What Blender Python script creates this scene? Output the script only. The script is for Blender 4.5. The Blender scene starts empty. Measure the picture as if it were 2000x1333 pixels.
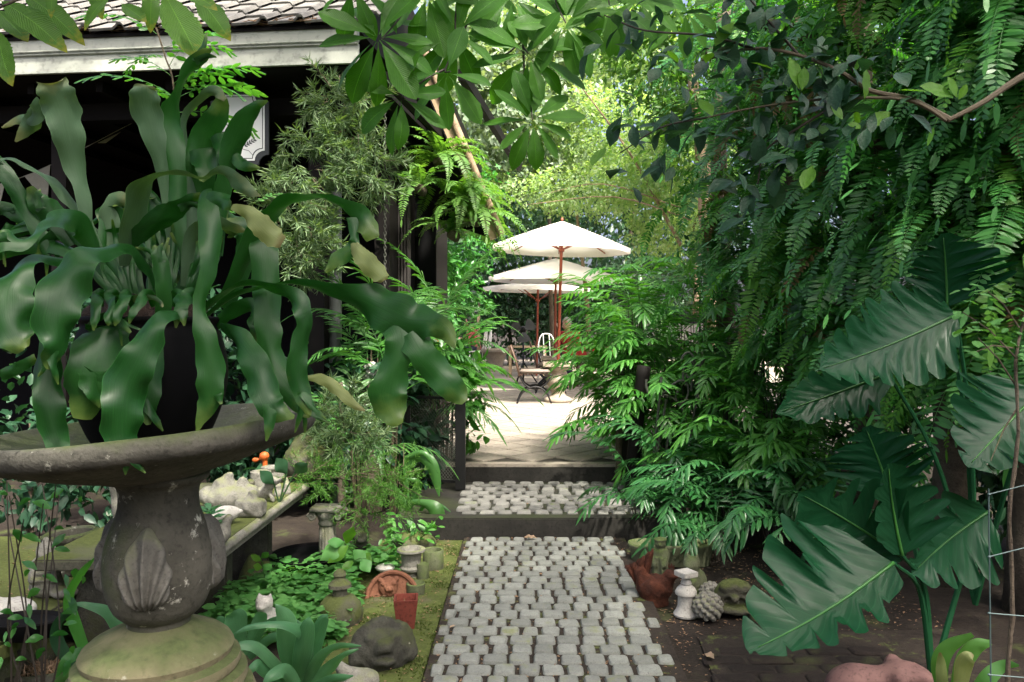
import bpy, math, random
import numpy as np
from mathutils import Vector, Matrix

# ---------------------------------------------------------------- camera, sky, sun, exposure
S = bpy.context.scene
F, HX, HY, EYE = 1600.0, 1031.0, 626.0, 1.6      # focal length in photo pixels, path vanishing point, eye height
cam = bpy.data.objects.new('camera', bpy.data.cameras.new('camera'))
S.collection.objects.link(cam)
cam.location = (0, 0, EYE); cam.rotation_euler = (math.radians(90), 0, 0)
cam.data.sensor_width = 36; cam.data.lens = 36 * F / 2000
cam.data.shift_x = -(HX - 1000) / 2000; cam.data.shift_y = -(666.5 - HY) / 2000
cam.data.clip_start = 0.05; cam.data.clip_end = 2000
S.camera = cam
SUN_EL = math.radians(60); SUN_DIR = Vector((0.45 * math.cos(SUN_EL), -0.893 * math.cos(SUN_EL), math.sin(SUN_EL)))
W = bpy.data.worlds.new('World'); S.world = W; W.use_nodes = True
wn = W.node_tree.nodes; wn.clear()
sky = wn.new('ShaderNodeTexSky'); sky.sky_type = 'NISHITA'; sky.sun_disc = False
sky.sun_elevation = SUN_EL; sky.sun_rotation = math.atan2(SUN_DIR.x, SUN_DIR.y)
sky.dust_density = 8.0; sky.air_density = 0.45; sky.ozone_density = 1.0
bg = wn.new('ShaderNodeBackground'); bg.inputs['Strength'].default_value = 0.15
wo = wn.new('ShaderNodeOutputWorld')
W.node_tree.links.new(sky.outputs[0], bg.inputs['Color']); W.node_tree.links.new(bg.outputs[0], wo.inputs['Surface'])
sun = bpy.data.objects.new('sun', bpy.data.lights.new('sun', 'SUN')); S.collection.objects.link(sun)
sun.data.energy = 3.0; sun.data.angle = math.radians(3.0); sun.data.color = (1.0, 0.94, 0.82)
sun.rotation_euler = SUN_DIR.to_track_quat('Z', 'Y').to_euler(); sun.location = (6, -4, 12)
S.view_settings.view_transform = 'Standard'; S.view_settings.look = 'None'
S.view_settings.exposure = 2.05; S.view_settings.gamma = 1.0
S.cycles.max_bounces = 8; S.cycles.diffuse_bounces = 4; S.cycles.transmission_bounces = 4
S.cycles.caustics_reflective = False; S.cycles.caustics_refractive = False

# ---------------------------------------------------------------- helpers
R = math.radians; PI = math.pi
rng = random.Random(11); nr = np.random.default_rng(11)
COL = S.collection
U = rng.uniform
CAM = Vector((0, 0, EYE))
def P(x, y, d):                      # photo pixel + distance along the path -> place in the garden
    return Vector(((x - HX) / F * d, d, EYE - (y - HY) / F * d))
def G(x, y, z=0.0):                  # photo pixel on a level at height z
    return P(x, y, F * (EYE - z) / (y - HY))

def tag(o, label=None, cat=None, group=None, kind=None):
    if label: o['label'] = label
    if cat: o['category'] = cat
    if group: o['group'] = group
    if kind: o['kind'] = kind
    return o
def thing(name, label, cat, loc=(0, 0, 0), rz=0.0, group=None, scale=1.0):
    o = bpy.data.objects.new(name, None); COL.objects.link(o)
    o.empty_display_size = 0.1
    o.location = loc; o.rotation_euler = (0, 0, rz); o.scale = (scale,) * 3
    return tag(o, label, cat, group)
def put(name, me, parent=None, loc=(0, 0, 0), rot=None, scale=None, mtx=None, world=False):
    o = bpy.data.objects.new(name, me); COL.objects.link(o)
    if parent: o.parent = parent
    if mtx is not None: o.matrix_basis = mtx
    else:
        o.location = loc
        if rot: o.rotation_euler = rot
        if scale: o.scale = scale if hasattr(scale, '__len__') else (scale,) * 3
    if world and parent: o.location = Vector(o.location) - wloc(parent)
    return o
def wloc(o):
    v = Vector(o.location)
    if o.parent: v = v + wloc(o.parent)
    return v
def mesh_np(name, v, f, mat, uv=None, smooth=True):
    """v (n,3) array, f list of index arrays (m,k)"""
    v = np.asarray(v, dtype=np.float32)
    me = bpy.data.meshes.new(name)
    fs = [np.asarray(a, dtype=np.int32) for a in f if len(a)]
    loops = np.concatenate([a.ravel() for a in fs]); sizes = np.concatenate([np.full(len(a), a.shape[1], np.int32) for a in fs])
    me.vertices.add(len(v)); me.vertices.foreach_set('co', v.ravel())
    me.loops.add(len(loops)); me.loops.foreach_set('vertex_index', loops)
    me.polygons.add(len(sizes)); st = np.zeros(len(sizes), np.int32); st[1:] = np.cumsum(sizes)[:-1]
    me.polygons.foreach_set('loop_start', st); me.polygons.foreach_set('loop_total', sizes)
    if smooth: me.polygons.foreach_set('use_smooth', np.ones(len(sizes), bool))
    if uv is not None:
        ul = me.uv_layers.new(name='UVMap'); ul.data.foreach_set('uv', np.asarray(uv, dtype=np.float32)[loops].ravel())
    me.update(calc_edges=True); me.validate()
    if mat: me.materials.append(mat)
    return me

class MB:
    def __init__(s): s.v = []; s.f = []; s.uv = []
    def add(s, vs, fs, uv=None):
        n = len(s.v); s.v += [tuple(p) for p in vs]; s.f += [tuple(n + i for i in q) for q in fs]
        s.uv += uv if uv else [(0.5, 0.5)] * len(vs)
        return s
    def box(s, lo, hi, m=None):
        (a, b, c), (d, e, g) = lo, hi
        vs = [Vector(p) for p in ((a, b, c), (d, b, c), (d, e, c), (a, e, c), (a, b, g), (d, b, g), (d, e, g), (a, e, g))]
        if m: vs = [m @ p for p in vs]
        return s.add(vs, [(0, 3, 2, 1), (4, 5, 6, 7), (0, 1, 5, 4), (1, 2, 6, 5), (2, 3, 7, 6), (3, 0, 4, 7)])
    def tube(s, pts, rad, seg=8, cap=True):
        pts = [Vector(p) for p in pts]; n = len(pts)
        if not hasattr(rad, '__len__'): rad = [rad] * n
        vs = []; up = Vector((0, 0, 1)); prev = None
        for i, p in enumerate(pts):
            t = (pts[min(i + 1, n - 1)] - pts[max(i - 1, 0)]).normalized()
            if prev is None: a = t.cross(up if abs(t.z) < .9 else Vector((1, 0, 0))).normalized()
            else: a = (prev - t * prev.dot(t)).normalized()
            prev = a; b = t.cross(a)
            for k in range(seg):
                q = 2 * PI * k / seg; vs.append(p + (a * math.cos(q) + b * math.sin(q)) * rad[i])
        fs = [(i * seg + k, i * seg + (k + 1) % seg, (i + 1) * seg + (k + 1) % seg, (i + 1) * seg + k) for i in range(n - 1) for k in range(seg)]
        if cap: fs += [tuple(range(seg - 1, -1, -1)), tuple((n - 1) * seg + k for k in range(seg))]
        return s.add(vs, fs)
    def lathe(s, prof, seg=32, c=(0, 0, 0), mod=None, m=None, close=True):
        vs = []; c = Vector(c)
        for i, (r, z) in enumerate(prof):
            for k in range(seg):
                a = 2 * PI * k / seg; rr = r * (mod(a, z, i) if mod else 1)
                q = Vector((rr * math.cos(a), rr * math.sin(a), z)); vs.append((m @ q if m else q) + c)
        n = len(prof)
        fs = [(i * seg + k, i * seg + (k + 1) % seg, (i + 1) * seg + (k + 1) % seg, (i + 1) * seg + k) for i in range(n - 1) for k in range(seg)]
        if close: fs += [tuple(range(seg - 1, -1, -1)), tuple((n - 1) * seg + k for k in range(seg))]
        return s.add(vs, fs)
    def poly(s, pts, h, axis_n=Vector((0, 0, 1))):      # outline with a thickness
        n = len(pts); o = axis_n * h
        return s.add([Vector(p) for p in pts] + [Vector(p) + o for p in pts], [tuple(range(n - 1, -1, -1)), tuple(range(n, 2 * n))] + [(i, (i + 1) % n, n + (i + 1) % n, n + i) for i in range(n)])
    def mesh(s, name, mat, smooth=True, bevel=0):
        me = bpy.data.meshes.new(name); me.from_pydata(s.v, [], s.f)
        ul = me.uv_layers.new(name='UVMap')
        li = np.empty(len(me.loops), np.int32); me.loops.foreach_get('vertex_index', li)
        ul.data.foreach_set('uv', np.asarray(s.uv, np.float32)[li].ravel())
        if bevel:
            import bmesh
            bm = bmesh.new(); bm.from_mesh(me); bmesh.ops.bevel(bm, geom=list(bm.edges), offset=bevel, segments=2, affect='EDGES', clamp_overlap=True); bm.to_mesh(me); bm.free()
        if smooth: me.polygons.foreach_set('use_smooth', np.ones(len(me.polygons), bool))
        if smooth == 'auto': me.set_sharp_from_angle(angle=R(40))
        me.materials.append(mat); me.update(); return me
    def obj(s, name, mat, parent=None, smooth='auto', world=True, bevel=0):
        return put(name, s.mesh(name, mat, smooth, bevel), parent, world=world)

def spline(pts, n):
    """Catmull-Rom through rows of numbers -> n rows"""
    p = np.asarray(pts, float); m = len(p)
    p = np.vstack([2 * p[0] - p[1], p, 2 * p[-1] - p[-2]])
    t = np.linspace(0, m - 1 - 1e-9, n); i = t.astype(int); u = (t - i)[:, None]
    a, b, c, d = p[i], p[i + 1], p[i + 2], p[i + 3]
    return 0.5 * (2 * b + (c - a) * u + (2 * a - 5 * b + 4 * c - d) * u ** 2 + (3 * b - a - 3 * c + d) * u ** 3)

# solid figures: smooth unions of rounded shapes meshed by surface nets
def sdf_eval(prims, X, k):
    D = np.full(len(X), 9.0)
    for pr in prims:
        t = pr[0]
        if t in 'se':
            c = np.array(pr[1]); r = np.array(pr[2] if t == 'e' else (pr[2],) * 3, float); q = X - c
            if len(pr) > 3 and t == 'e':
                M = np.array(Matrix.Rotation(pr[3][1], 3, pr[3][0]).inverted()); q = q @ M.T
            k0 = np.linalg.norm(q / r, axis=1); k1 = np.linalg.norm(q / r ** 2, axis=1) + 1e-9
            d = k0 * (k0 - 1) / k1
        elif t in 'cx':
            a, b = np.array(pr[1], float), np.array(pr[2], float); ba = b - a
            h = np.clip(((X - a) @ ba) / (ba @ ba), 0, 1)
            d = np.linalg.norm(X - a - h[:, None] * ba, axis=1) - (pr[3] + (pr[4] - pr[3]) * h)
        elif t == 'n':                                     # carve an ellipsoid
            c = np.array(pr[1]); r = np.array(pr[2], float); q = X - c
            k0 = np.linalg.norm(q / r, axis=1); k1 = np.linalg.norm(q / r ** 2, axis=1) + 1e-9
            d = -(k0 * (k0 - 1) / k1); kk = k * .5
            h = np.clip(.5 - .5 * (D - d) / kk, 0, 1); D = D * (1 - h) + d * h + kk * h * (1 - h); continue
        elif t == 'b':
            q = np.abs(X - np.array(pr[1])) - np.array(pr[2]) + pr[3]
            d = np.linalg.norm(np.maximum(q, 0), axis=1) + np.minimum(q.max(axis=1), 0) - pr[3]
        h = np.clip(.5 + .5 * (D - d) / k, 0, 1); D = D * (1 - h) + d * h - k * h * (1 - h)
    return D
def sdf_mesh(name, prims, lo, hi, mat, n=34, k=0.02, rough=0.0, infl=0.0, clipz=None):
    lo, hi = np.array(lo, float), np.array(hi, float); h = (hi - lo).max() / n
    N = np.ceil((hi - lo) / h).astype(int) + 1
    g = np.stack(np.meshgrid(*[lo[i] + h * np.arange(N[i]) for i in range(3)], indexing='ij'), -1)
    X = g.reshape(-1, 3)
    D = sdf_eval(prims, X, k) - infl
    if clipz is not None: D = np.maximum(D, clipz - X[:, 2])
    if rough:
        w = X / (rough * 6)
        D = D + rough * .35 * (np.sin(w[:, 0] * 3.1 + 2 * np.sin(w[:, 1] * 2.3)) * np.sin(w[:, 2] * 2.7 + w[:, 1]) + .6 * np.sin(w[:, 0] * 7 + w[:, 2] * 6) * np.sin(w[:, 1] * 6.3 + 1))
    D = D.reshape(N)
    c = [D[a:N[0] - 1 + a, b:N[1] - 1 + b, e:N[2] - 1 + e] for a in (0, 1) for b in (0, 1) for e in (0, 1)]
    ins = sum((q < 0).astype(int) for q in c); act = (ins > 0) & (ins < 8)
    idx = -np.ones(act.shape, int); idx[act] = np.arange(act.sum())
    cnt = np.zeros(act.sum()); pos = np.zeros((act.sum(), 3))
    off = np.array([(a, b, e) for a in (0, 1) for b in (0, 1) for e in (0, 1)], float)
    for i in range(8):
        for j in range(i + 1, 8):
            if np.abs(off[i] - off[j]).sum() == 1:
                a, b = c[i][act], c[j][act]; m = (a < 0) != (b < 0); t = np.where(m, a / (a - b + 1e-12), 0)
                pos[m] += (off[i] + (off[j] - off[i]) * t[:, None])[m]; cnt[m] += 1
    V = lo + h * (np.argwhere(act) + pos / cnt[:, None])
    Q = []
    for ax in range(3):
        s0 = [slice(1, N[i] - 1) for i in range(3)]; s0[ax] = slice(0, N[ax] - 1)
        s1 = list(s0); s1[ax] = slice(1, N[ax])
        A, B = D[tuple(s0)], D[tuple(s1)]; ch = (A < 0) != (B < 0); w = np.argwhere(ch)
        if not len(w): continue
        base = w + np.array([1, 1, 1]); base[:, ax] = w[:, ax]
        o1, o2 = [(1, 2), (2, 0), (0, 1)][ax]
        def cell(d1, d2):
            q = base.copy(); q[:, o1] -= d1; q[:, o2] -= d2; return idx[q[:, 0], q[:, 1], q[:, 2]]
        quad = np.stack([cell(1, 1), cell(0, 1), cell(0, 0), cell(1, 0)], 1)
        flip = A[ch] >= 0; quad[flip] = quad[flip][:, ::-1]; Q.append(quad)
    return mesh_np(name, V, [np.concatenate(Q)], mat)

# ---------------------------------------------------------------- materials
def nodemat(name):
    m = bpy.data.materials.new(name); m.use_nodes = True; nt = m.node_tree; nt.nodes.clear()
    out = nt.nodes.new('ShaderNodeOutputMaterial')
    return m, nt, out
def N(nt, t, **kw):
    n = nt.nodes.new('ShaderNode' + t)
    for k, v in kw.items(): setattr(n, k, v)
    return n
def ramp(nt, src, stops):
    r = N(nt, 'ValToRGB'); e = r.color_ramp.elements
    while len(e) < len(stops): e.new(.5)
    for q, (p, c) in zip(e, stops): q.position = p; q.color = tuple(c) + (1,) if len(c) == 3 else c
    nt.links.new(src, r.inputs[0]); return r.outputs[0]
def mixc(nt, fac, a, b, mode='MIX'):
    m = N(nt, 'Mix', data_type='RGBA', blend_type=mode); L = nt.links.new
    for i, x in ((0, fac), (6, a), (7, b)):
        if hasattr(x, 'default_value') or hasattr(x, 'links'): L(x, m.inputs[i])
        elif i: m.inputs[i].default_value = tuple(x) + (1,) if len(x) == 3 else x
        else: m.inputs[0].default_value = x
    return m.outputs[2]
def math_n(nt, op, a, b=0.0, clamp=False):
    m = N(nt, 'Math', operation=op, use_clamp=clamp)
    for i, x in ((0, a), (1, b)):
        if isinstance(x, (int, float)): m.inputs[i].default_value = x
        else: nt.links.new(x, m.inputs[i])
    return m.outputs[0]
def noise(nt, scale, detail=4, vec=None, rough=.55):
    n = N(nt, 'TexNoise'); n.inputs['Scale'].default_value = scale; n.inputs['Detail'].default_value = detail; n.inputs['Roughness'].default_value = rough
    if vec is not None: nt.links.new(vec, n.inputs['Vector'])
    return n.outputs['Fac']

def leafmat(name, c1, c2, rough=.4, trans=.35, veins=0, tcol=None, spots=0.0, tip=None, spec=.32, lines=0, bump=.35):
    m, nt, out = nodemat(name); L = nt.links.new
    geo = N(nt, 'NewGeometry'); oi = N(nt, 'ObjectInfo'); tc = N(nt, 'TexCoord')
    rnd = math_n(nt, 'FRACT', math_n(nt, 'ADD', geo.outputs['Random Per Island'], oi.outputs['Random']))
    col = mixc(nt, rnd, c1, c2)
    nz = noise(nt, 9, 3, tc.outputs['Object'])
    col = mixc(nt, math_n(nt, 'MULTIPLY', nz, .55), col, tuple(x * .45 for x in c1))
    hgt = nz
    if veins:
        sep = N(nt, 'SeparateXYZ'); L(tc.outputs['UV'], sep.inputs[0])
        au = math_n(nt, 'ABSOLUTE', math_n(nt, 'SUBTRACT', sep.outputs[0], .5))
        ph = math_n(nt, 'SUBTRACT', math_n(nt, 'MULTIPLY', sep.outputs[1], veins), math_n(nt, 'MULTIPLY', au, veins * .5))
        tri = math_n(nt, 'PINGPONG', ph, .5)
        vein = math_n(nt, 'SUBTRACT', 1.0, math_n(nt, 'MULTIPLY', tri, 14, True), True)
        mid = math_n(nt, 'SUBTRACT', 1.0, math_n(nt, 'MULTIPLY', au, 45, True), True)
        vv = math_n(nt, 'MAXIMUM', math_n(nt, 'MULTIPLY', vein, .35), mid)
        col = mixc(nt, math_n(nt, 'MULTIPLY', vv, .5), col, tuple(x * 2.0 + .004 for x in c2))
        hgt = math_n(nt, 'ADD', tri, math_n(nt, 'MULTIPLY', nz, .5))
    if lines:                                   # fine veins along the blade, an edge highlight painted as a paler rim, blotches
        sp3 = N(nt, 'SeparateXYZ'); L(tc.outputs['UV'], sp3.inputs[0]); cb = N(nt, 'CombineXYZ')
        L(math_n(nt, 'MULTIPLY', sp3.outputs[0], lines), cb.inputs[0]); L(math_n(nt, 'MULTIPLY', sp3.outputs[1], 5.0), cb.inputs[1])
        ln = noise(nt, 1.0, 3, cb.outputs[0], .6); hgt = math_n(nt, 'ADD', math_n(nt, 'MULTIPLY', ln, .12), math_n(nt, 'MULTIPLY', nz, .4))
        col = mixc(nt, math_n(nt, 'MULTIPLY', math_n(nt, 'SUBTRACT', ln, .45), .8, True), col, tuple(x * 1.25 + .003 for x in c2))
        col = mixc(nt, math_n(nt, 'MULTIPLY', math_n(nt, 'SUBTRACT', noise(nt, 5, 4, tc.outputs['Object']), .52), 2.2, True), col, tuple(x * .5 for x in c1))
        rim = math_n(nt, 'MULTIPLY', math_n(nt, 'SUBTRACT', math_n(nt, 'ABSOLUTE', math_n(nt, 'SUBTRACT', sp3.outputs[0], .5)), .475), 30, True)
        col = mixc(nt, math_n(nt, 'MULTIPLY', rim, .6), col, tuple(x * 2.0 + .006 for x in c2))
    if tip:
        sep2 = N(nt, 'SeparateXYZ'); L(tc.outputs['UV'], sep2.inputs[0])
        tf = math_n(nt, 'ADD', sep2.outputs[1], math_n(nt, 'MULTIPLY', math_n(nt, 'SUBTRACT', noise(nt, 14, 4, tc.outputs['Object']), .5), .5))
        col = mixc(nt, math_n(nt, 'MULTIPLY', math_n(nt, 'SUBTRACT', tf, .8), 3.0, True), col, tip)
    if spots:
        s = noise(nt, 38, 5, tc.outputs['Object']); col = mixc(nt, math_n(nt, 'MULTIPLY', math_n(nt, 'SUBTRACT', s, 1 - spots), 12, True), col, (.10, .06, .02))
    bs = N(nt, 'BsdfPrincipled'); L(col, bs.inputs['Base Color']); bs.inputs['Roughness'].default_value = rough
    bs.inputs['Specular IOR Level'].default_value = spec
    bp = N(nt, 'Bump'); bp.inputs['Strength'].default_value = bump; bp.inputs['Distance'].default_value = .01; L(hgt, bp.inputs['Height']); L(bp.outputs[0], bs.inputs['Normal'])
    tr = N(nt, 'BsdfTranslucent'); L(mixc(nt, 1.0, col, tcol or (1.5, 1.6, .5), 'MULTIPLY'), tr.inputs['Color'])
    ms = N(nt, 'MixShader'); ms.inputs[0].default_value = trans; L(bs.outputs[0], ms.inputs[1]); L(tr.outputs[0], ms.inputs[2]); L(ms.outputs[0], out.inputs[0])
    return m
def stonemat(name, c1, c2, moss=0.0, mosscol=(.12, .16, .03), rough=.9, scale=14, bump=.5, island=0.0, lichen=0.0):
    m, nt, out = nodemat(name); L = nt.links.new
    tc = N(nt, 'TexCoord'); oi = N(nt, 'ObjectInfo'); geo = N(nt, 'NewGeometry')
    vec = N(nt, 'VectorMath', operation='ADD'); L(tc.outputs['Object'], vec.inputs[0]); L(oi.outputs['Location'], vec.inputs[1]); v = vec.outputs[0]
    n1 = noise(nt, scale, 6, v, .65); n2 = noise(nt, scale * 7, 4, v); n3 = noise(nt, scale * .35, 4, v, .6)
    col = mixc(nt, math_n(nt, 'MULTIPLY', math_n(nt, 'SUBTRACT', n1, .3), 2.2, True), c1, c2)
    col = mixc(nt, math_n(nt, 'MULTIPLY', math_n(nt, 'SUBTRACT', n2, .52), 3.0, True), col, tuple(x * .35 for x in c1))
    if island:
        col = mixc(nt, math_n(nt, 'MULTIPLY', oi.outputs['Random'], island), col, tuple(x * .45 for x in c1))
    if lichen:
        col = mixc(nt, math_n(nt, 'MULTIPLY', math_n(nt, 'SUBTRACT', noise(nt, scale * 2.3, 5, v, .7), 1 - lichen), 9, True), col, (.55, .55, .46))
    if moss:
        sn = N(nt, 'SeparateXYZ'); L(geo.outputs['Normal'], sn.inputs[0])
        mf = math_n(nt, 'ADD', math_n(nt, 'MULTIPLY', sn.outputs[2], .25), math_n(nt, 'ADD', n3, math_n(nt, 'MULTIPLY', n1, .35)))
        mf = math_n(nt, 'MULTIPLY', math_n(nt, 'SUBTRACT', mf, 1.15 - moss), 4.5, True)
        mc = mixc(nt, n2, tuple(x * .45 for x in mosscol), tuple(x * 1.5 for x in mosscol))
        col = mixc(nt, mf, col, mc)
    bs = N(nt, 'BsdfPrincipled'); L(col, bs.inputs['Base Color']); bs.inputs['Roughness'].default_value = rough; bs.inputs['Specular IOR Level'].default_value = .3
    bp = N(nt, 'Bump'); bp.inputs['Strength'].default_value = bump; bp.inputs['Distance'].default_value = .008
    L(math_n(nt, 'ADD', n1, math_n(nt, 'MULTIPLY', n2, .5)), bp.inputs['Height']); L(bp.outputs[0], bs.inputs['Normal'])
    L(bs.outputs[0], out.inputs[0]); return m
def plainmat(name, c, rough=.5, metal=0.0, var=.35, scale=30, trans=0.0, bump=.15, spec=.4):
    m, nt, out = nodemat(name); L = nt.links.new
    tc = N(nt, 'TexCoord'); n1 = noise(nt, scale, 5, tc.outputs['Object'], .65)
    col = mixc(nt, math_n(nt, 'MULTIPLY', math_n(nt, 'SUBTRACT', n1, .4), 1.8 * var * 2, True), c, tuple(x * (1 - var) for x in c))
    bs = N(nt, 'BsdfPrincipled'); L(col, bs.inputs['Base Color']); bs.inputs['Roughness'].default_value = rough; bs.inputs['Metallic'].default_value = metal; bs.inputs['Specular IOR Level'].default_value = spec
    bp = N(nt, 'Bump'); bp.inputs['Strength'].default_value = bump; bp.inputs['Distance'].default_value = .004; L(n1, bp.inputs['Height']); L(bp.outputs[0], bs.inputs['Normal'])
    if trans:
        tr = N(nt, 'BsdfTranslucent'); L(col, tr.inputs['Color']); ms = N(nt, 'MixShader'); ms.inputs[0].default_value = trans
        L(bs.outputs[0], ms.inputs[1]); L(tr.outputs[0], ms.inputs[2]); L(ms.outputs[0], out.inputs[0])
    else: L(bs.outputs[0], out.inputs[0])
    return m

M = {}
M['soil'] = stonemat('soil', (.014, .010, .0075), (.032, .024, .017), scale=9, bump=1.0, moss=.14, mosscol=(.06, .08, .02))
M['soil_joint'] = stonemat('joint_soil', (.018, .014, .011), (.045, .034, .025), scale=30, bump=1.0, moss=.16)
M['sett'] = stonemat('sett', (.195, .207, .185), (.285, .30, .27), scale=22, bump=.6, island=.5, moss=.17, mosscol=(.17, .19, .09))
M['sett2'] = stonemat('sett_dark', (.18, .18, .165), (.28, .28, .255), scale=22, bump=.6, island=.6, moss=.12)
M['moss_brick'] = stonemat('moss_brick', (.085, .075, .045), (.14, .125, .07), scale=9, bump=1.0, island=.3, moss=.50, mosscol=(.070, .090, .020))
M['brown_brick'] = stonemat('brown_brick', (.020, .015, .012), (.034, .024, .019), scale=11, bump=1.0, island=.5, moss=.22, mosscol=(.045, .05, .018))
M['tile'] = stonemat('terrace_tile', (.28, .245, .20), (.37, .33, .27), scale=5, bump=.25, island=.30, rough=.7)
M['grout'] = plainmat('grout', (.045, .038, .03), .9)
M['concrete'] = stonemat('step_concrete', (.016, .015, .013), (.036, .034, .029), scale=6, bump=.7, moss=.34, mosscol=(.026, .032, .013))
M['gravel'] = stonemat('gravel', (.30, .25, .19), (.42, .36, .28), scale=40, bump=1)
M['stone'] = stonemat('weathered_stone', (.050, .049, .038), (.115, .11, .086), scale=9, moss=.46, mosscol=(.055, .075, .022), lichen=.40, bump=.8)
M['stone_pale'] = stonemat('pale_stone', (.14, .137, .115), (.29, .28, .24), scale=16, moss=.36, mosscol=(.17, .19, .08), bump=.8)
M['stone_white'] = stonemat('white_stone', (.38, .37, .335), (.50, .485, .44), scale=16, moss=.10, bump=.6)
M['stone_moss'] = stonemat('mossy_stone', (.06, .058, .043), (.13, .125, .09), scale=13, moss=.50, mosscol=(.075, .092, .026), lichen=.36, bump=1)
M['stone_green'] = stonemat('green_stone', (.085, .095, .055), (.15, .165, .095), scale=15, moss=.42, mosscol=(.09, .125, .038), bump=.9)
M['stone_dark'] = stonemat('dark_stone', (.028, .028, .022), (.08, .08, .062), scale=14, moss=.40, mosscol=(.05, .06, .018), lichen=.34, bump=1)
M['terracotta'] = stonemat('terracotta', (.15, .062, .035), (.27, .12, .07), scale=14, moss=.20, mosscol=(.12, .12, .05), bump=.6)
M['red_clay'] = stonemat('red_clay', (.14, .032, .022), (.20, .05, .032), scale=9, bump=.3)
M['rooster'] = stonemat('rooster_clay', (.030, .011, .007), (.11, .033, .015), scale=18, bump=1)
M['pink_clay'] = stonemat('pink_clay', (.12, .066, .062), (.20, .115, .10), scale=9, bump=.4)
M['black_pot'] = plainmat('black_pot', (.004, .004, .0045), .7, var=.4, scale=8, spec=.08)
M['iron'] = plainmat('black_iron', (.014, .014, .014), .5, .3)
M['old_iron'] = plainmat('old_iron', (.07, .075, .06), .6, .3)
M['wire'] = plainmat('galvanised_wire', (.07, .11, .11), .5, .3)
M['white_paint'] = stonemat('white_fascia', (.36, .385, .33), (.46, .48, .42), scale=2.5, bump=.2, rough=.6, moss=.20, mosscol=(.10, .12, .08))
M['chair_white'] = plainmat('white_chair', (.75, .75, .72), .45, var=.1)
M['roof_tile'] = stonemat('roof_tile', (.13, .125, .115), (.22, .215, .20), scale=7, bump=.8, island=.5, lichen=.34)
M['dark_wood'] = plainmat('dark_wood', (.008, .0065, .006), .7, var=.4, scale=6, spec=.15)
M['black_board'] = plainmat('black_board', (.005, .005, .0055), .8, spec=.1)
M['wood'] = plainmat('weathered_wood', (.34, .25, .15), .7, var=.45, scale=9)
M['red_wood'] = plainmat('red_wood', (.26, .062, .028), .42, var=.35, scale=12)
M['brown_wood'] = plainmat('brown_wood', (.10, .06, .04), .55, var=.35, scale=12)
M['canvas'] = plainmat('canvas', (.80, .77, .69), .85, var=.08, trans=.40)
M['cushion'] = plainmat('cushion', (.20, .165, .14), .9, var=.2)
M['bark'] = stonemat('bark', (.055, .042, .03), (.13, .105, .075), scale=12, bump=1.2, moss=.25)
M['bark_tan'] = stonemat('tan_bark', (.20, .14, .085), (.36, .27, .18), scale=12, bump=1.2)
M['twig'] = plainmat('twig', (.105, .082, .05), .7)
M['dark_twig'] = plainmat('dark_twig', (.035, .028, .02), .7)
M['pipe'] = plainmat('grey_pipe', (.10, .105, .105), .45)
M['curtain'] = plainmat('curtain', (.028, .024, .022), .9)
M['flag'] = plainmat('flag', (.52, .50, .42), .9, trans=.3)
M['sign_white'] = plainmat('sign_white', (.78, .80, .77), .5, var=.08)
M['sign_black'] = plainmat('sign_black', (.03, .034, .036), .5)
M['orange'] = plainmat('orange_clay', (.62, .14, .03), .45, var=.25)
M['skin'] = plainmat('skin', (.52, .30, .21), .5, var=.1)
M['hair_dark'] = plainmat('dark_hair', (.015, .012, .010), .45)
M['hair_grey'] = plainmat('grey_hair', (.48, .47, .44), .6)
M['pink_shirt'] = plainmat('pink_shirt', (.50, .10, .11), .85, var=.3, scale=60)
M['red_shirt'] = plainmat('red_shirt', (.50, .03, .035), .8)
M['navy'] = plainmat('navy_cloth', (.03, .035, .06), .85)
M['red_cloth'] = plainmat('red_cloth', (.42, .04, .035), .9)
M['litter'] = plainmat('leaf_litter', (.24, .15, .085), .9, var=.5)
M['dry_leaf'] = leafmat('dry_leaf', (.36, .24, .15), (.46, .34, .24), .8, .15)
# leaves
M['stag'] = leafmat('staghorn_leaf', (.009, .064, .010), (.022, .105, .018), .37, .28, tip=(.16, .22, .05), tcol=(1.1, 1.6, .45), spec=.36, lines=30, spots=.27)
M['stag_pale'] = leafmat('staghorn_pale', (.055, .118, .058), (.085, .155, .078), .55, .25, tip=(.26, .25, .11), lines=30, spots=.27)
M['stag_yellow'] = leafmat('staghorn_yellowing', (.20, .25, .09), (.27, .29, .11), .5, .3, tip=(.16, .10, .05), lines=20)
M['philo'] = leafmat('philodendron_leaf', (.006, .048, .018), (.012, .068, .026), .25, .16, veins=11, tcol=(1.0, 1.6, .6), spec=.15, bump=.20, spots=.27)
M['magnolia'] = leafmat('whorled_leaf', (.042, .15, .014), (.075, .22, .020), .42, .50, veins=22, spots=.30)
M['tooth'] = leafmat('toothed_leaf', (.07, .19, .02), (.11, .25, .03), .40, .50, veins=24, tip=(.42, .32, .03), spots=.30)
M['fern'] = leafmat('fern_leaf', (.028, .150, .028), (.10, .33, .068), .36, .36, spec=.5)
M['fern_light'] = leafmat('light_fern_leaf', (.10, .24, .05), (.17, .33, .07), .45, .42)
M['fern_blue'] = leafmat('blue_fern_leaf', (.022, .115, .030), (.060, .20, .055), .34, .25, tcol=(1.1, 1.6, .6), spec=.5)
M['lance'] = leafmat('lance_leaf', (.050, .21, .028), (.135, .37, .068), .34, .38, spec=.55)
M['palm'] = leafmat('palm_leaf', (.055, .19, .045), (.11, .28, .06), .34, .35, spec=.55)
M['needle'] = leafmat('needle_leaf', (.075, .15, .06), (.20, .29, .14), .45, .3)
M['needle_bright'] = leafmat('bright_needle_leaf', (.07, .20, .03), (.13, .30, .05), .45, .35)
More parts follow.
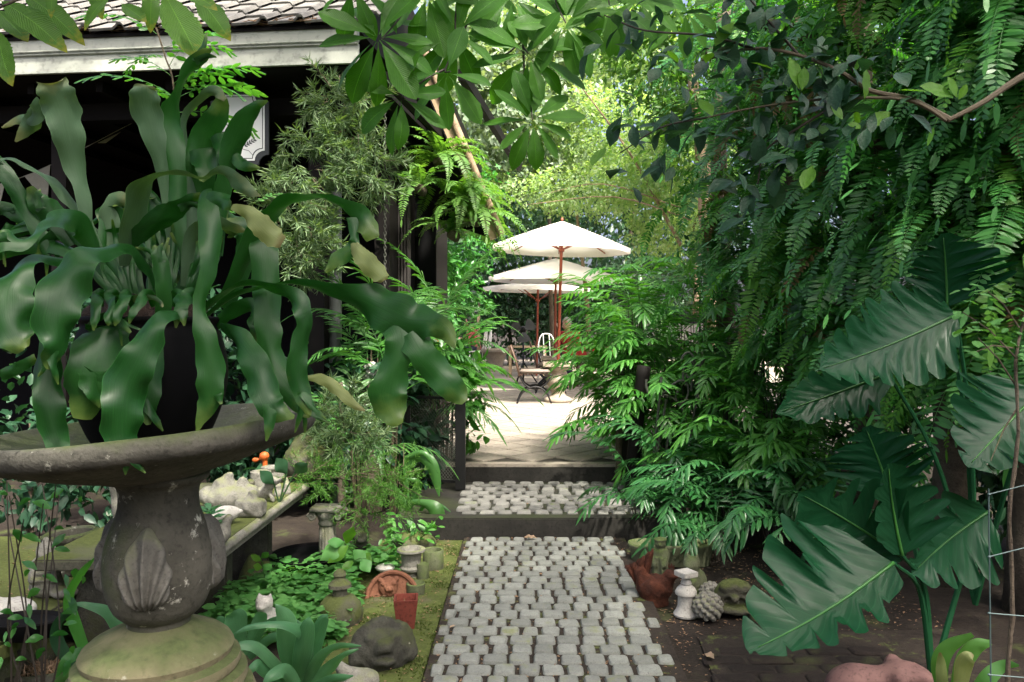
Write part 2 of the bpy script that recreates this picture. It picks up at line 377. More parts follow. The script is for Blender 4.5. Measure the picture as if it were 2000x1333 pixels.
M['mint'] = leafmat('mint_leaf', (.07, .24, .055), (.15, .36, .10), .48, .35)
M['strap'] = leafmat('strap_leaf', (.075, .22, .095), (.12, .29, .13), .34, .30, tcol=(1.1, 1.5, .7), spec=.4, lines=14)
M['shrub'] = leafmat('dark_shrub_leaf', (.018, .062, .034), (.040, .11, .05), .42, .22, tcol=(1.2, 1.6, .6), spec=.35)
M['shrub_bright'] = leafmat('bright_shrub_leaf', (.10, .26, .03), (.15, .33, .04), .4, .5)  # brighter, yellower leaf colour than the dark shrub
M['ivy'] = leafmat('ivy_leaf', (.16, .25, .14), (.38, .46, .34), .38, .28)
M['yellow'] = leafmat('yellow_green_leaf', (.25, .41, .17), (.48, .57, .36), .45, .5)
M['hedge'] = leafmat('hedge_leaf', (.028, .085, .040), (.075, .155, .075), .35, .3)
M['canopy'] = leafmat('canopy_leaf', (.05, .13, .025), (.10, .22, .04), .42, .45)
M['grass'] = leafmat('grass_leaf', (.05, .14, .03), (.08, .2, .04), .5, .35)
M['moss_leaf'] = leafmat('moss_tuft', (.055, .085, .015), (.10, .14, .028), .8, .3)
M['fern_young'] = leafmat('young_fern_leaf', (.09, .28, .03), (.17, .40, .06), .42, .42)
M['fern_old'] = leafmat('withered_fern_leaf', (.13, .085, .035), (.22, .15, .06), .7, .3)
M['lichen_leaf'] = leafmat('pale_lichen', (.45, .48, .40), (.6, .62, .52), .8, .2)

# ---------------------------------------------------------------- plant building blocks
def ribbon_mesh(mb, spine, side, nrm, wl, wr, nx=4, cup=0.0, wav=0.0, wavn=3.0, ph=0.0, uv0=0.0, corr=0.0, corrn=0, rough_edge=0.0, seed=0):
    """a leaf blade: spine (n,3), side/nrm (n,3), half widths left/right (n)"""
    n = len(spine); rs = np.random.default_rng(seed)
    vs = []; uv = []; q1, q2 = rs.uniform(0, 6, 4), rs.uniform(2, 9, 4)
    je = rs.normal(0, rough_edge, (n, 2)) if rough_edge else np.zeros((n, 2))
    for i in range(n):
        t = i / (n - 1)
        for j in range(-nx, nx + 1):
            u = j / nx; w = (wl[i] if u < 0 else wr[i]); pass
            w = w * (1 + rough_edge * (math.sin(t * 6.3 * q2[0] + q1[0] + u) + .7 * math.sin(t * 9.1 * q2[1] + q1[1] + 2 * u) + .5 * math.sin(t * 13 * q2[2] + q1[2] - u)) * min(1, 3 * t)); z = cup * w * u * u + wav * w * abs(u) ** 1.5 * math.sin(t * wavn * 2 * PI + ph + (1.3 if u < 0 else 0))
            if corr: z += corr * w * math.sin((t * corrn - abs(u) * .55 * corrn * .18) * 2 * PI) * min(1, abs(u) * 2.2)
            vs.append(spine[i] + side[i] * (u * w) + nrm[i] * z); uv.append((.5 + u / 2, uv0 + t * (1 - uv0)))
    k = 2 * nx + 1
    fs = [(i * k + j, i * k + j + 1, (i + 1) * k + j + 1, (i + 1) * k + j) for i in range(n - 1) for j in range(2 * nx)]
    mb.add(vs, fs, uv)

def leaf_mesh(name, mat, W=.3, shape='obov', n=12, nx=2, droop=.25, cup=.15, wav=.05, serr=0.0, seed=0, stalk=.06, twist=0.0):
    """unit-length blade along +Y, upper side +Z"""
    r = random.Random(seed); mb = MB(); sp, sd, nm, wl, wr = [], [], [], [], []
    for i in range(n):
        t = i / (n - 1); b = max(0.0, (t - stalk) / (1 - stalk))
        if shape == 'obov': w = math.sin(PI * b ** 1.5) ** .75 * (1 if b < .999 else 0)
        elif shape == 'lance': w = (math.sin(PI * b ** .62)) ** .9
        elif shape == 'ellip': w = math.sin(PI * b) ** .8
        elif shape == 'round': w = math.sin(PI * b ** .8) ** .55
        else: w = min(1, b * 6 + .35) * (1 - b ** 4) ** .8           # strap
        w = max(w, .03 if t < .98 else .004) * W / 2
        if serr and .12 < t < .97: w *= 1 + serr * (1 if i % 2 else -1)
        a = droop * t * t * 1.4
        sp.append(np.array((twist * .15 * math.sin(t * 3), t * math.cos(a * .6), -droop * t * t + .02 * math.sin(t * 5 + seed))))
        q = twist * t; sd.append(np.array((math.cos(q), 0, math.sin(q)))); nm.append(np.array((-math.sin(q), .0, math.cos(q))))
        wl.append(w * r.uniform(.95, 1.05)); wr.append(w * r.uniform(.95, 1.05))
    ribbon_mesh(mb, sp, sd, nm, wl, wr, nx, cup, wav, 2.5, seed)
    return mb.mesh(name, mat, True)

def aim(base, tip, nhint, sx=1.0):
    base, tip = Vector(base), Vector(tip); y = tip - base; L = y.length; y = y / L
    z = Vector(nhint) - y * y.dot(Vector(nhint)); z.normalize(); x = y.cross(z)
    m = Matrix.Identity(4)
    for i, (v, s) in enumerate(((x, L * sx), (y, L), (z, L))):
        for k in range(3): m[k][i] = v[k] * s
    for k in range(3): m[k][3] = base[k]
    return m
def leaf_obj(me, base, tip, nhint, parent, sx=1.0, name='leaf'):
    m = aim(base, tip, nhint, sx); l = wloc(parent)
    for k in range(3): m[k][3] -= l[k]
    return put(name, me, parent, mtx=m)

def frond_mesh(name, mat, L=1.0, pairs=24, pl=.12, pw=.024, p0=60, p1=-60, prof='fern', ang=15, droopl=.25, seed=0, fold=False, rr=.004, bare=.12, n=4, jit=.18, curve=1.0, termin=True):
    """pinnate frond starting at the origin, growing along +Y, pitch from p0 to p1 degrees"""
    r = random.Random(seed); K = 40; pts = [Vector((0, 0, 0))]; tg = []
    sway = r.uniform(-.25, .25)
    for i in range(K):
        t = i / K; a = R(p0 + (p1 - p0) * t ** curve); d = Vector((math.sin(sway * t), math.cos(a), math.sin(a))).normalized()
        tg.append(d); pts.append(pts[-1] + d * (L / K))
    tg.append(tg[-1])
    mb = MB(); mb.tube(pts[::4], [rr * (1 - .8 * i / 10) for i in range(11)], 4, False)
    def at(t):
        f = t * K; i = min(int(f), K - 1); return pts[i].lerp(pts[i + 1], f - i), tg[i]
    def pin(p, d, nrm, l, w):
        sd = d.cross(nrm).normalized(); vs = [p]; fs = []; st = [(.28, .92), (.62, .95), (.85, .5)][:n - 1]
        for q, ww in st:
            c = p + d * (l * q) - Vector((0, 0, 1)) * (droopl * l * q * q)
            if fold: vs += [c - sd * (w * ww / 2) - nrm * (.18 * w), c, c + sd * (w * ww / 2) - nrm * (.18 * w)]
            else: vs += [c - sd * (w * ww / 2), c + sd * (w * ww / 2)]
        vs.append(p + d * l * .97 - Vector((0, 0, 1)) * (droopl * l)); k = 3 if fold else 2; m = len(st); e = len(vs) - 1
        for j in range(k - 1):
            fs.append((0, 1 + j + 1, 1 + j))
            for q in range(m - 1): fs.append((1 + q * k + j, 1 + q * k + j + 1, 1 + (q + 1) * k + j + 1, 1 + (q + 1) * k + j))
            fs.append((1 + (m - 1) * k + j, 1 + (m - 1) * k + j + 1, e))
        mb.add(vs, fs)
    for i in range(pairs):
        t = bare + (1 - bare) * (i + .5) / pairs
        p, d = at(min(t, .999)); side = d.cross(Vector((0, 0, 1)))
        side = side.normalized() if side.length > .05 else Vector((1, 0, 0))
        if d.z < -.3 and side.x < 0: side = -side
        nrm = side.cross(d).normalized()
        b = (t - bare) / (1 - bare)
        s = {'fern': min(1, .45 + b * 2.2) * (1 - b ** 2.2) ** .8 + .06, 'palm': (.55 + .45 * math.sin(PI * min(1, b * 1.25) ** .7)) * (1 - .35 * b), 'lance': .75 + .25 * math.sin(PI * b)}[prof]
        for sg in (-1, 1):
            a = R(ang + r.uniform(-8, 8) + (35 * b if prof != 'fern' else 12 * b))
            dd = (side * sg * math.cos(a) + d * math.sin(a) + nrm * r.uniform(-jit, jit)).normalized()
            pin(p, dd, (nrm + side * r.uniform(-.3, .3)).normalized(), pl * s * r.uniform(.85, 1.1), pw * (.5 + .5 * s) * r.uniform(.85, 1.12))
    if termin: pin(pts[-1], tg[-1], Vector((0, -tg[-1].z, tg[-1].y)).normalized(), pl * .8, pw)
    return mb.mesh(name, mat, True)

def scatter_leaves(name, mat, pos, nrm, dirs, length, width, shape=6, seed=0, fold=.2):
    """many small blades in one mesh. pos,nrm,dirs (n,3); length,width (n)"""
    pos = np.asarray(pos); n = len(pos)
    d = dirs / np.linalg.norm(dirs, axis=1, keepdims=True)
    nn = nrm - d * (nrm * d).sum(1, keepdims=True); nn /= np.linalg.norm(nn, axis=1, keepdims=True) + 1e-9
    s = np.cross(d, nn); l = np.asarray(length)[:, None]; w = np.asarray(width)[:, None] / 2
    if shape == 4:
        V = np.stack([pos, pos + d * l * .45 - s * w + nn * w * fold, pos + d * l - nn * l * .12, pos + d * l * .45 + s * w + nn * w * fold], 1)
        f = np.array([[0, 3, 2], [0, 2, 1]])
        return mesh_np(name, V.reshape(-1, 3), [(np.arange(n)[:, None, None] * 4 + f).reshape(-1, 3)], mat)
    if shape == 3:
        V = np.stack([pos - s * w, pos + s * w, pos + d * l], 1); f = np.array([[0, 1, 2]])
        return mesh_np(name, V.reshape(-1, 3), [(np.arange(n)[:, None, None] * 3 + f).reshape(-1, 3)], mat)
    a, b = .28, .68
    V = np.stack([pos, pos + d * l * a - s * w * .85 + nn * w * fold, pos + d * l * b - s * w * .8 + nn * (w * fold - l * .05), pos + d * l - nn * l * .16,
                  pos + d * l * b + s * w * .8 + nn * (w * fold - l * .05), pos + d * l * a + s * w * .85 + nn * w * fold, pos + d * l * .5 - nn * l * .02], 1)
    f3 = np.array([[0, 6, 1], [0, 5, 6], [2, 6, 3], [6, 4, 3], [1, 6, 2], [5, 4, 6]])
    return mesh_np(name, V.reshape(-1, 3), [(np.arange(n)[:, None, None] * 7 + f3).reshape(-1, 3)], mat)

def unit(n, rs):
    q = rs.normal(size=(n, 3)); return q / np.linalg.norm(q, axis=1, keepdims=True)
def crown_mesh(name, mat, blobs, n, ls, seed=0, clump=.22, per=16, shape=4, wr=.5, up=.55, shell=.45):
    """leaves gathered in clumps through the volume of ellipsoids (cx,cy,cz,rx,ry,rz)"""
    rs = np.random.default_rng(seed); vol = np.array([b[3] * b[4] * b[5] for b in blobs]) ** .75; vol = vol / vol.sum()
    P_, N_ = [], []
    for b, q in zip(blobs, vol):
        m = max(1, int(n * q / per)); u = unit(m, rs); rad = (shell + (1 - shell) * rs.random(m) ** .6)[:, None]
        c = np.array(b[:3]) + u * rad * np.array(b[3:]) * (1 + .12 * rs.normal(size=(m, 1)))
        k = rs.integers(int(per * .5), int(per * 1.5), m)
        cc = np.repeat(c, k, 0); uu = np.repeat(u, k, 0); cs = np.repeat(clump * rs.uniform(.5, 1.3, m), k)[:, None]
        P_.append(cc + rs.normal(size=cc.shape) * cs * np.array((1, 1, .7)) * .6); N_.append(uu)
    P_ = np.concatenate(P_); N_ = np.concatenate(N_); m = len(P_)
    dirs = N_ * .8 + unit(m, rs) * .9 + np.array((0, 0, -.35)); nrm = np.array((0, 0, up)) + N_ * .4 + unit(m, rs) * .55
    L_ = ls * rs.uniform(.65, 1.25, m)
    return scatter_leaves(name, mat, P_, nrm, dirs, L_, L_ * wr * rs.uniform(.8, 1.2, m), shape)

def trunk_mesh(name, mat, pts, r0, r1, seg=10, limbs=(), seed=0):
    mb = MB(); k = 14; s = spline([tuple(p) for p in pts], k); r = random.Random(seed)
    mb.tube([Vector(q) + Vector((r.uniform(-1, 1), r.uniform(-1, 1), 0)) * r0 * .12 for q in s], [r0 + (r1 - r0) * (i / (k - 1)) ** .7 for i in range(k)], seg)
    for L in limbs:
        s = spline([tuple(p) for p in L[:-1]], 9); mb.tube([Vector(q) for q in s], [L[-1] * (1 - .75 * i / 8) for i in range(9)], 7)
    return mb.mesh(name, mat, True)

# ---------------------------------------------------------------- setting: ground, path, steps, terrace
def struct(o, label=None): return tag(o, label, kind='structure')
Z1, Z2, D1, D2 = .167, .314, 5.93, 7.37
gm = MB()
xs = [-400, -60, -20, -8, -4, -2, -1, 0, 1, 2, 4, 8, 20, 60, 400]; ys = [-400, -40, -4, 1, 3, 5, 7.5, 10, 15, 22, 40, 100, 400]
gm.add([(x, y, -.012) for y in ys for x in xs], [(j * 15 + i, j * 15 + i + 1, (j + 1) * 15 + i + 1, (j + 1) * 15 + i) for j in range(12) for i in range(14)])
ground = struct(gm.obj('ground', M['soil'], smooth=False))

def sett_mesh(w, l, h=.05, mat='sett', seed=0):
    r = random.Random(seed); mb = MB(); q = .006
    q = .004; pts = [(-w / 2 + r.uniform(-q, q), -l / 2 + r.uniform(-q, q)), (w / 2 + r.uniform(-q, q), -l / 2 + r.uniform(-q, q)), (w / 2 + r.uniform(-q, q), l / 2 + r.uniform(-q, q)), (-w / 2 + r.uniform(-q, q), l / 2 + r.uniform(-q, q))]
    rings = []
    for z, ins in ((0, 0), (h * .7, 0), (h * .93, .006), (h, .018)):
        ring = []
        for i, (x, y) in enumerate(pts):
            sx, sy = (1 if x > 0 else -1), (1 if y > 0 else -1); c = min(.016, w * .18)
            a, b = (x - sx * ins, y - sy * (c + ins * .6)), (x - sx * (c + ins * .6), y - sy * ins); m = (x - sx * (c * .3 + ins), y - sy * (c * .3 + ins))
            ring += [(*p, z) for p in ((b, m, a) if i in (1, 3) else (a, m, b))]
        rings.append(ring)
    for ring in rings: pass
    vs = [p for ring in rings for p in ring]; k = 12
    fs = [(i * k + j, i * k + (j + 1) % k, (i + 1) * k + (j + 1) % k, (i + 1) * k + j) for i in range(3) for j in range(k)] + [tuple(3 * k + j for j in range(k))]
    mb.add(vs, fs); return mb.mesh('sett', M[mat], 'auto')

pm = MB(); pm.add([(-.46, 1.2, .026), (.70, 1.2, .026), (.70, D1, .026), (-.46, D1, .026)], [(0, 1, 2, 3)])
path = struct(pm.obj('path', M['soil_joint'], smooth=False))
SV = [[sett_mesh(w, .099, .045, 'sett', s * 7 + i) for s in range(4)] for i, w in enumerate((.055, .078, .094, .108))]
row_y = D1 - .075; ri = 0
while row_y > 3.2:
    xl = -.445 + U(-.012, .012) + (.0 if ri % 2 else .035); xr = .668 + U(-.012, .012) - (.02 if ri % 2 else 0)
    x = xl; bow = U(-.004, .004); slope = U(-.004, .004)
    while x < xr - .045:
        rest = xr - x; i = rng.choice((1, 2, 2, 2, 2, 3, 3, 1))
        if x == xl and ri % 2: i = 0
        if rest < .125: i = 2 if rest > .098 else (1 if rest > .075 else 0)
        w = (.055, .078, .094, .108)[i]
        put('sett', SV[i][rng.randrange(4)], path, (x + w / 2, row_y + slope * (x / .6) + U(-.004, .004) + bow * math.sin(x * 5), U(-.006, .002)), (U(-.015, .015), U(-.015, .015), U(-.018, .018) + PI * rng.randrange(2)))
        x += w + .012 + U(0, .007)
    row_y -= .1145 + U(-.002, .002); ri += 1
def rod_litter(name, n, box, zf, seed, parent=None):
    rs = np.random.default_rng(seed); x = rs.uniform(box[0], box[1], n); y = rs.uniform(box[2], box[3], n)
    p = np.stack([x, y, np.full(n, zf) + rs.uniform(.001, .006, n)], 1); d = unit(n, rs) * np.array((1, 1, .12)); l = rs.uniform(.006, .028, n)
    return tag(put(name, scatter_leaves(name, M['litter'], p, np.array((0, 0, 1.)) + unit(n, rs) * .3, d, l, l * rs.uniform(.2, .6, n), 4), parent), kind='stuff')
rod_litter('path_litter', 1500, (-.46, .68, 2.8, D1), .026, 3, path)
# mossy brick edging on the left, brown bricks on the right
BR = [sett_mesh(.20, .095, .03, 'moss_brick', 50 + s) for s in range(3)]; BB = [sett_mesh(.20, .095, .03, 'brown_brick', 60 + s) for s in range(3)]
mm = MB(); mm.add([(-1.05, 2.4, .013), (-.47, 2.4, .013), (-.47, D1 - .02, .013), (-1.05, D1 - .02, .013)], [(0, 1, 2, 3)])
moss = struct(mm.obj('moss_paving', M['moss_brick'], smooth=False))
for j in range(33):
    for i in range(2):
        x = -.575 - i * .212 - (j % 2) * .10; y = D1 - .1 - j * .104
        if y > 2.5: put('brick', BR[rng.randrange(3)], moss, (x + U(-.004, .004), y, -.012 + U(-.005, .004)), (U(-.02, .02), U(-.02, .02), U(-.02, .02)))
bm_ = MB(); bm_.add([(.76, 2.4, .002), (2.3, 2.4, .002), (2.3, 4.25, .002), (.86, 4.15, .002)], [(0, 1, 2, 3)])
brown = struct(bm_.obj('brick_paving', M['soil_joint'], smooth=False))
for j in range(15):
    for i in range(6):
        x = .92 + i * .212 + (j % 2) * .10; y = 2.6 + j * .104
        if y < 4.0 + U(-.2, .1): put('brick', BB[rng.randrange(3)], brown, (x + U(-.005, .005), y, -.018 + U(-.006, .004)), (U(-.03, .03), U(-.03, .03), U(-.03, .03)))
rod_litter('soil_litter', 2600, (.72, 2.2, 3.0, 5.9), -.006, 5)
rod_litter('moss_litter', 900, (-1.0, -.48, 2.8, 5.9), .022, 6)
rs = np.random.default_rng(44); n_ = 16000; x_ = rs.uniform(-1.02, -.45, n_); y_ = rs.uniform(2.9, 5.88, n_)
k_ = (np.sin(x_ * 23 + 2 * np.sin(y_ * 9)) + np.sin(y_ * 17 + x_ * 11) + rs.normal(0, .6, n_)) > .2
x_, y_ = x_[k_], y_[k_]; n_ = len(x_); l_ = rs.uniform(.006, .016, n_)
tag(put('moss_tufts', scatter_leaves('moss_tufts', M['moss_leaf'], np.stack([x_, y_, np.full(n_, .013)], 1), unit(n_, rs), unit(n_, rs) * .8 + np.array((0, 0, 1.)), l_, l_ * .5, 4), moss), kind='stuff')
# lower step with the setts of the landing
st = MB(); st.box((-.98, D1 + .004, -.02), (1.05, D1 + .13, Z1)); st.box((-.98, D1 + .13, -.02), (1.05, D2 - .002, Z1 - .022))
step1 = struct(st.obj('lower_step', M['concrete'], smooth=False, bevel=.008))
SL = [sett_mesh(.105, .11, .05, 'sett2', 80 + s) for s in range(4)]; SLn = [sett_mesh(.08, .11, .05, 'sett2', 90 + s) for s in range(3)]
for j in range(9):
    x = -.50 - (j % 2) * .05 + U(-.01, .01)
    while x < .95:
        nar = rng.random() < .3; me = rng.choice(SLn if nar else SL); w = .08 if nar else .105
        put('sett', me, step1, (x + w / 2, D1 + .205 + j * .138 + U(-.008, .008), Z1 - .046 + U(-.005, .005)), (U(-.04, .04), U(-.04, .04), U(-.06, .06) + PI * rng.randrange(2)))
        x += w + .024 + U(0, .016)
rod_litter('landing_litter', 260, (-.5, 1.1, D1 + .14, D2 - .02), Z1 - .018, 9, step1)
tm = MB(); tm.box((-1.0, D2, -.02), (7.0, 20.4, Z2 - .012))
terrace = struct(tm.obj('terrace', M['grout'], smooth=False))
te = MB(); te.box((-1.0, D2 - .012, .05), (1.6, D2 + .12, Z2 - .006)); put('edge_kerb', te.mesh('edge_kerb', M['tile'], False, .008), terrace)
ris = MB(); ris.box((-1.0, D2 - .006, .0), (1.6, D2 + .05, Z2 - .032)); put('riser', ris.mesh('riser', M['concrete'], False), terrace).location = (0, -.012, 0)
TL = .315; tt = MB(); h_ = TL / 2 - .008
tt.add([(-h_, -h_, 0), (h_, -h_, 0), (h_, h_, 0), (-h_, h_, 0), (-h_ + .004, -h_ + .004, .012), (h_ - .004, -h_ + .004, .012), (h_ - .004, h_ - .004, .012), (-h_ + .004, h_ - .004, .012)],
       [(4, 5, 6, 7), (0, 1, 5, 4), (1, 2, 6, 5), (2, 3, 7, 6), (3, 0, 4, 7)])
tmesh = tt.mesh('tile', M['tile'], False); diag = TL * math.sqrt(2); cnt = 0
for j in range(0, 44):
    y = D2 + .12 + diag * .5 + j * diag / 2
    for i in range(-4, 9):
        x = .03 + i * diag + (j % 2) * diag / 2
        dpx = (x / y) * F + HX
        if y > 16.8 or not (820 < dpx < 1330): continue
        put('tile', tmesh, terrace, (x, y, Z2 - .0118 + U(-.001, .0012)), (0, 0, PI / 4)); cnt += 1
ff = MB(); ff.add([(-1.0, 16.95, Z2 - .002), (7, 16.95, Z2 - .002), (7, 20.4, Z2 - .002), (-1.0, 20.4, Z2 - .002)], [(0, 1, 2, 3)])
put('far_paving', ff.mesh('far_paving', M['tile'], False), terrace)
kb = MB(); kb.box((-6, 20.4, 0), (8, 20.65, Z2 + .05)); struct(kb.obj('kerb', M['tile'], smooth=False, bevel=.01))
gv = MB(); gv.box((-8, 20.65, 0), (9, 26, Z2 + .03)); struct(gv.obj('gravel_yard', M['gravel'], smooth=False))

# ---------------------------------------------------------------- building on the left: eaves, roof tiles, dark veranda
EY = 6.5
eA, eB = P(-330, 158, 6.95), P(700, 121, 6.46)      # lower edge of the fascia, left and right end
ex = (eB - eA).normalized(); en = Vector((ex.y, -ex.x, 0)).normalized(); up = Vector((0, 0, 1))
eA.z = eB.z = (eA.z + eB.z) / 2
ex = (eB - eA).normalized(); eL = (eB - eA).length; en = Vector((ex.y, -ex.x, 0))
BM_ = Matrix(((ex.x, -en.x, 0, eA.x), (ex.y, -en.y, 0, eA.y), (0, 0, 1, eA.z), (0, 0, 0, 1)))   # local: x along eave, y inward, z up
house = thing('veranda_building', 'long building with white eaves boards and a deep dark veranda', 'building', (eA.x, eA.y, 0))
def hp(name, fn, mat, smooth=False, bevel=0, par=house):
    mb = MB(); fn(mb); o = put(name, mb.mesh(name, mat, smooth, bevel), par); o.matrix_basis = BM_ @ Matrix.Identity(4)
    l = wloc(par); o.location = Vector(o.location) - l; return o
hp('fascia_board', lambda m: m.box((0, 0, 0), (eL, .03, .15)), M['white_paint'], bevel=.004)
hp('fascia_board', lambda m: m.box((0, -.035, .158), (eL, .03, .285)), M['white_paint'], bevel=.006)
hp('fascia_moulding', lambda m: (m.box((0, -.02, .140), (eL, .0, .160)), m.box((0, -.018, -.012), (eL, .012, .012))), M['white_paint'], bevel=.003)
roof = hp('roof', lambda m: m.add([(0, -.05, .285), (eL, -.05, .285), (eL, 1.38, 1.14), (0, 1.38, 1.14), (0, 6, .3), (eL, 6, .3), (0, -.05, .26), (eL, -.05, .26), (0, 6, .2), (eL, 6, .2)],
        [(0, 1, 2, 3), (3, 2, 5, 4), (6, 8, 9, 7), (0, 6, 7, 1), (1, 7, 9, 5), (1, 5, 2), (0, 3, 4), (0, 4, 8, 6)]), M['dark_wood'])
# interlocking tiles: a flat pan with a raised roll at one side, laid in courses
tl = MB(); prof = [(-.15, .0), (-.10, .0), (.05, .004), (.08, .02), (.105, .045), (.13, .045), (.15, .018)]
for y0, dz in ((0, .014), (.36, .0)):
    pass
tv = [(x, 0, z + .022) for x, z in prof] + [(x, .37, z) for x, z in prof] + [(x, 0, z + .002) for x, z in prof]
k = len(prof); tl.add(tv, [(i, i + 1, k + i + 1, k + i) for i in range(k - 1)] + [(2 * k + i, 2 * k + i + 1, i + 1, i) for i in range(k - 1)])
tileme = tl.mesh('roof_tile', M['roof_tile'], 'auto')
sl = math.atan2(1.14 - .285, 1.43); roofl = Vector(roof.location)
for j in range(5):
    for i in range(int(eL / .30) + 1):
        x = .15 + i * .30; y = -.09 + j * .30 * math.cos(sl); z = .292 + j * .30 * math.sin(sl)
        o = put('roof_tile', tileme, roof); o.matrix_basis = Matrix.Translation((x, y, z)) @ Matrix.Rotation(sl + U(-.015, .015), 4, 'X') @ Matrix.Rotation(U(-.02, .02), 4, 'Z')
rc = MB(); rc.tube([(0, 1.34, 1.17), (eL, 1.34, 1.17)], .09, 10); put('ridge_cap', rc.mesh('ridge_cap', M['roof_tile']), roof)
hp('gutter_debris', lambda m: [m.tube([(x := U(.3, eL), U(-.12, .02), .30 + U(0, .03)), (x + U(-.25, .25), U(-.12, .02), .31 + U(0, .04))], .004, 4) for _ in range(150)], M['litter'])['kind'] = 'stuff'
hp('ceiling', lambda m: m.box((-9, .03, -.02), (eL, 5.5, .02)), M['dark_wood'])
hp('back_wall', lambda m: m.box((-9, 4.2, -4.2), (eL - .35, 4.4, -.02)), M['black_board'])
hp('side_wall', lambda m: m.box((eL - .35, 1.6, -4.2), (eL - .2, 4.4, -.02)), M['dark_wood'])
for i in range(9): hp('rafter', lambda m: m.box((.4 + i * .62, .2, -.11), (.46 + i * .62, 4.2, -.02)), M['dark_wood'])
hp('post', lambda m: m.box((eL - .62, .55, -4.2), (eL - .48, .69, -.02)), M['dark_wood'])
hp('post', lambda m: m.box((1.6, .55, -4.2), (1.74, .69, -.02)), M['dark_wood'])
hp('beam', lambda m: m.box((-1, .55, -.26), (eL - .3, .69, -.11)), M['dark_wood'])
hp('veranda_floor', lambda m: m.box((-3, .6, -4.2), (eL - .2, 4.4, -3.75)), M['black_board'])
# side roof falling away to the right, boarded underside and a pale barge board
g0, g1 = P(800, 95, 8.6), P(958, 470, 8.6)
gd = (g1 - g0).normalized(); gn = Vector((-gd.z, 0, gd.x))
bb = MB()
for off, w, mt in ((0, .075, 0),): bb.add([g0 - gn * 0, g1, g1 + gn * .085, g0 + gn * .085] + [p + Vector((0, .05, 0)) for p in (g0, g1, g1 + gn * .085, g0 + gn * .085)], [(0, 1, 2, 3), (7, 6, 5, 4), (0, 4, 5, 1), (1, 5, 6, 2), (2, 6, 7, 3), (3, 7, 4, 0)])
bb.obj('barge_board', M['wood'], house, False)
b2 = MB(); b2.tube([g0 + gn * .13 + Vector((0, -.02, 0)), g1 + gn * .13 + Vector((0, -.02, 0))], .042, 10); b2.obj('barge_pole', M['bark_tan'], house)
for i in range(9):
    a = g0.lerp(g1, i / 9.2) + Vector((-.01, .06, -.02)); b = g0.lerp(g1, (i + .93) / 9.2) + Vector((-.01, .06, -.02)); w = Vector((-1.35, .9, .55))
    q = MB(); q.add([a, b, b + w, a + w] + [p + Vector((.0, .02, .02)) for p in (a, b, b + w, a + w)], [(0, 1, 2, 3), (7, 6, 5, 4), (0, 4, 5, 1), (1, 5, 6, 2), (2, 6, 7, 3), (3, 7, 4, 0)])
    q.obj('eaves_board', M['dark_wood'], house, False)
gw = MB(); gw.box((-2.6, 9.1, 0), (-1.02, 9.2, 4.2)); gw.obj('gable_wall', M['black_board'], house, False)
# fittings
dp = MB(); a = P(655, 300, 7.2); b = P(655, 640, 7.2); dp.tube([(a.x, a.y, 3.4), (b.x, b.y, .0)], .055, 14); dp.obj('downpipe', M['pipe'], house)
cu = MB(); A_, B_ = P(765, 330, 8.4), P(800, 600, 8.4); n_ = 40
vs = []
for z in (3.05, 2.0, 1.0, .35):
    for i in range(n_):
        u = i / (n_ - 1); vs.append((A_.x + (B_.x - A_.x) * u + .01 * math.sin(u * 40), 8.4 + .03 * math.sin(u * 38 + z * .4), z))
cu.add(vs, [(j * n_ + i, j * n_ + i + 1, (j + 1) * n_ + i + 1, (j + 1) * n_ + i) for j in range(3) for i in range(n_ - 1)])
cuo = cu.obj('curtain', M['curtain'], smooth=True); tag(cuo, 'dark curtain hanging in folds at the veranda corner', 'curtain')
ch = thing('hanging_chain', 'thin metal chain hanging beside the needle-leaved plant', 'chain', P(752, 640, 6.3))
lk = MB(); lk.tube([(.009 * math.cos(a), 0, .017 * math.sin(a)) for a in [2 * PI * i / 10 for i in range(11)]], .0035, 5, False)
lkm = lk.mesh('link', M['old_iron'])
ct = P(752, 205, 6.3); cbm = P(752, 640, 6.3)
for i in range(60):
    z = ct.z - i * .0275
    if z > cbm.z: put('link', lkm, ch, Vector((ct.x, ct.y, z)), (0, 0, (i % 2) * PI / 2), world=True)
# shaped hanging sign
def sign_outline(w, h, c):
    pts = []
    for sx, sy in ((1, 1), (-1, 1), (-1, -1), (1, -1)):
        arc = [(sx * (w - c * math.cos(R(q))), sy * (h - c * math.sin(R(q)))) for q in range(0, 91, 18)]
        pts += arc[::-1] if sx * sy > 0 else arc
    return pts
sc_ = P(468, 250, 6.9); sg = thing('hanging_sign', 'white sign with notched corners, black border and sprig under the eaves', 'sign', sc_)
def splate(name, w, h, c, y, th, mat, par=sg):
    q = MB(); q.poly([Vector((x, y, z)) for x, z in sign_outline(w, h, c)], th, Vector((0, 1, 0))); o = put(name, q.mesh(name, mat, False), par); return o
splate('backing', .245, .31, .085, 0, .025, M['sign_black'])
wp = splate('face', .212, .277, .085, -.004, .004, M['sign_white'])
splate('border_line', .197, .262, .085, -.0055, .0015, M['sign_black'])
fc = splate('panel', .191, .256, .085, -.007, .0015, M['sign_white'])
sp_ = MB()
def sprig_leaf(x, z, a, l):
    c, s = math.cos(a), math.sin(a); pts = [(0, 0), (.35 * l, .18 * l), (.7 * l, .14 * l), (l, 0), (.7 * l, -.14 * l), (.35 * l, -.18 * l)]
    sp_.poly([Vector((x + c * p - s * q, -.0086, z + s * p + c * q)) for p, q in pts], .0012, Vector((0, 1, 0)))
for i in range(5):
    for m_ in (1, -1):
        x, z = .045 + i * .019, -.155 + i * .012
        for s in (1, -1): sprig_leaf(m_ * x, z, (PI if m_ < 0 else 0) + m_ * (.55 + s * .75), .03)
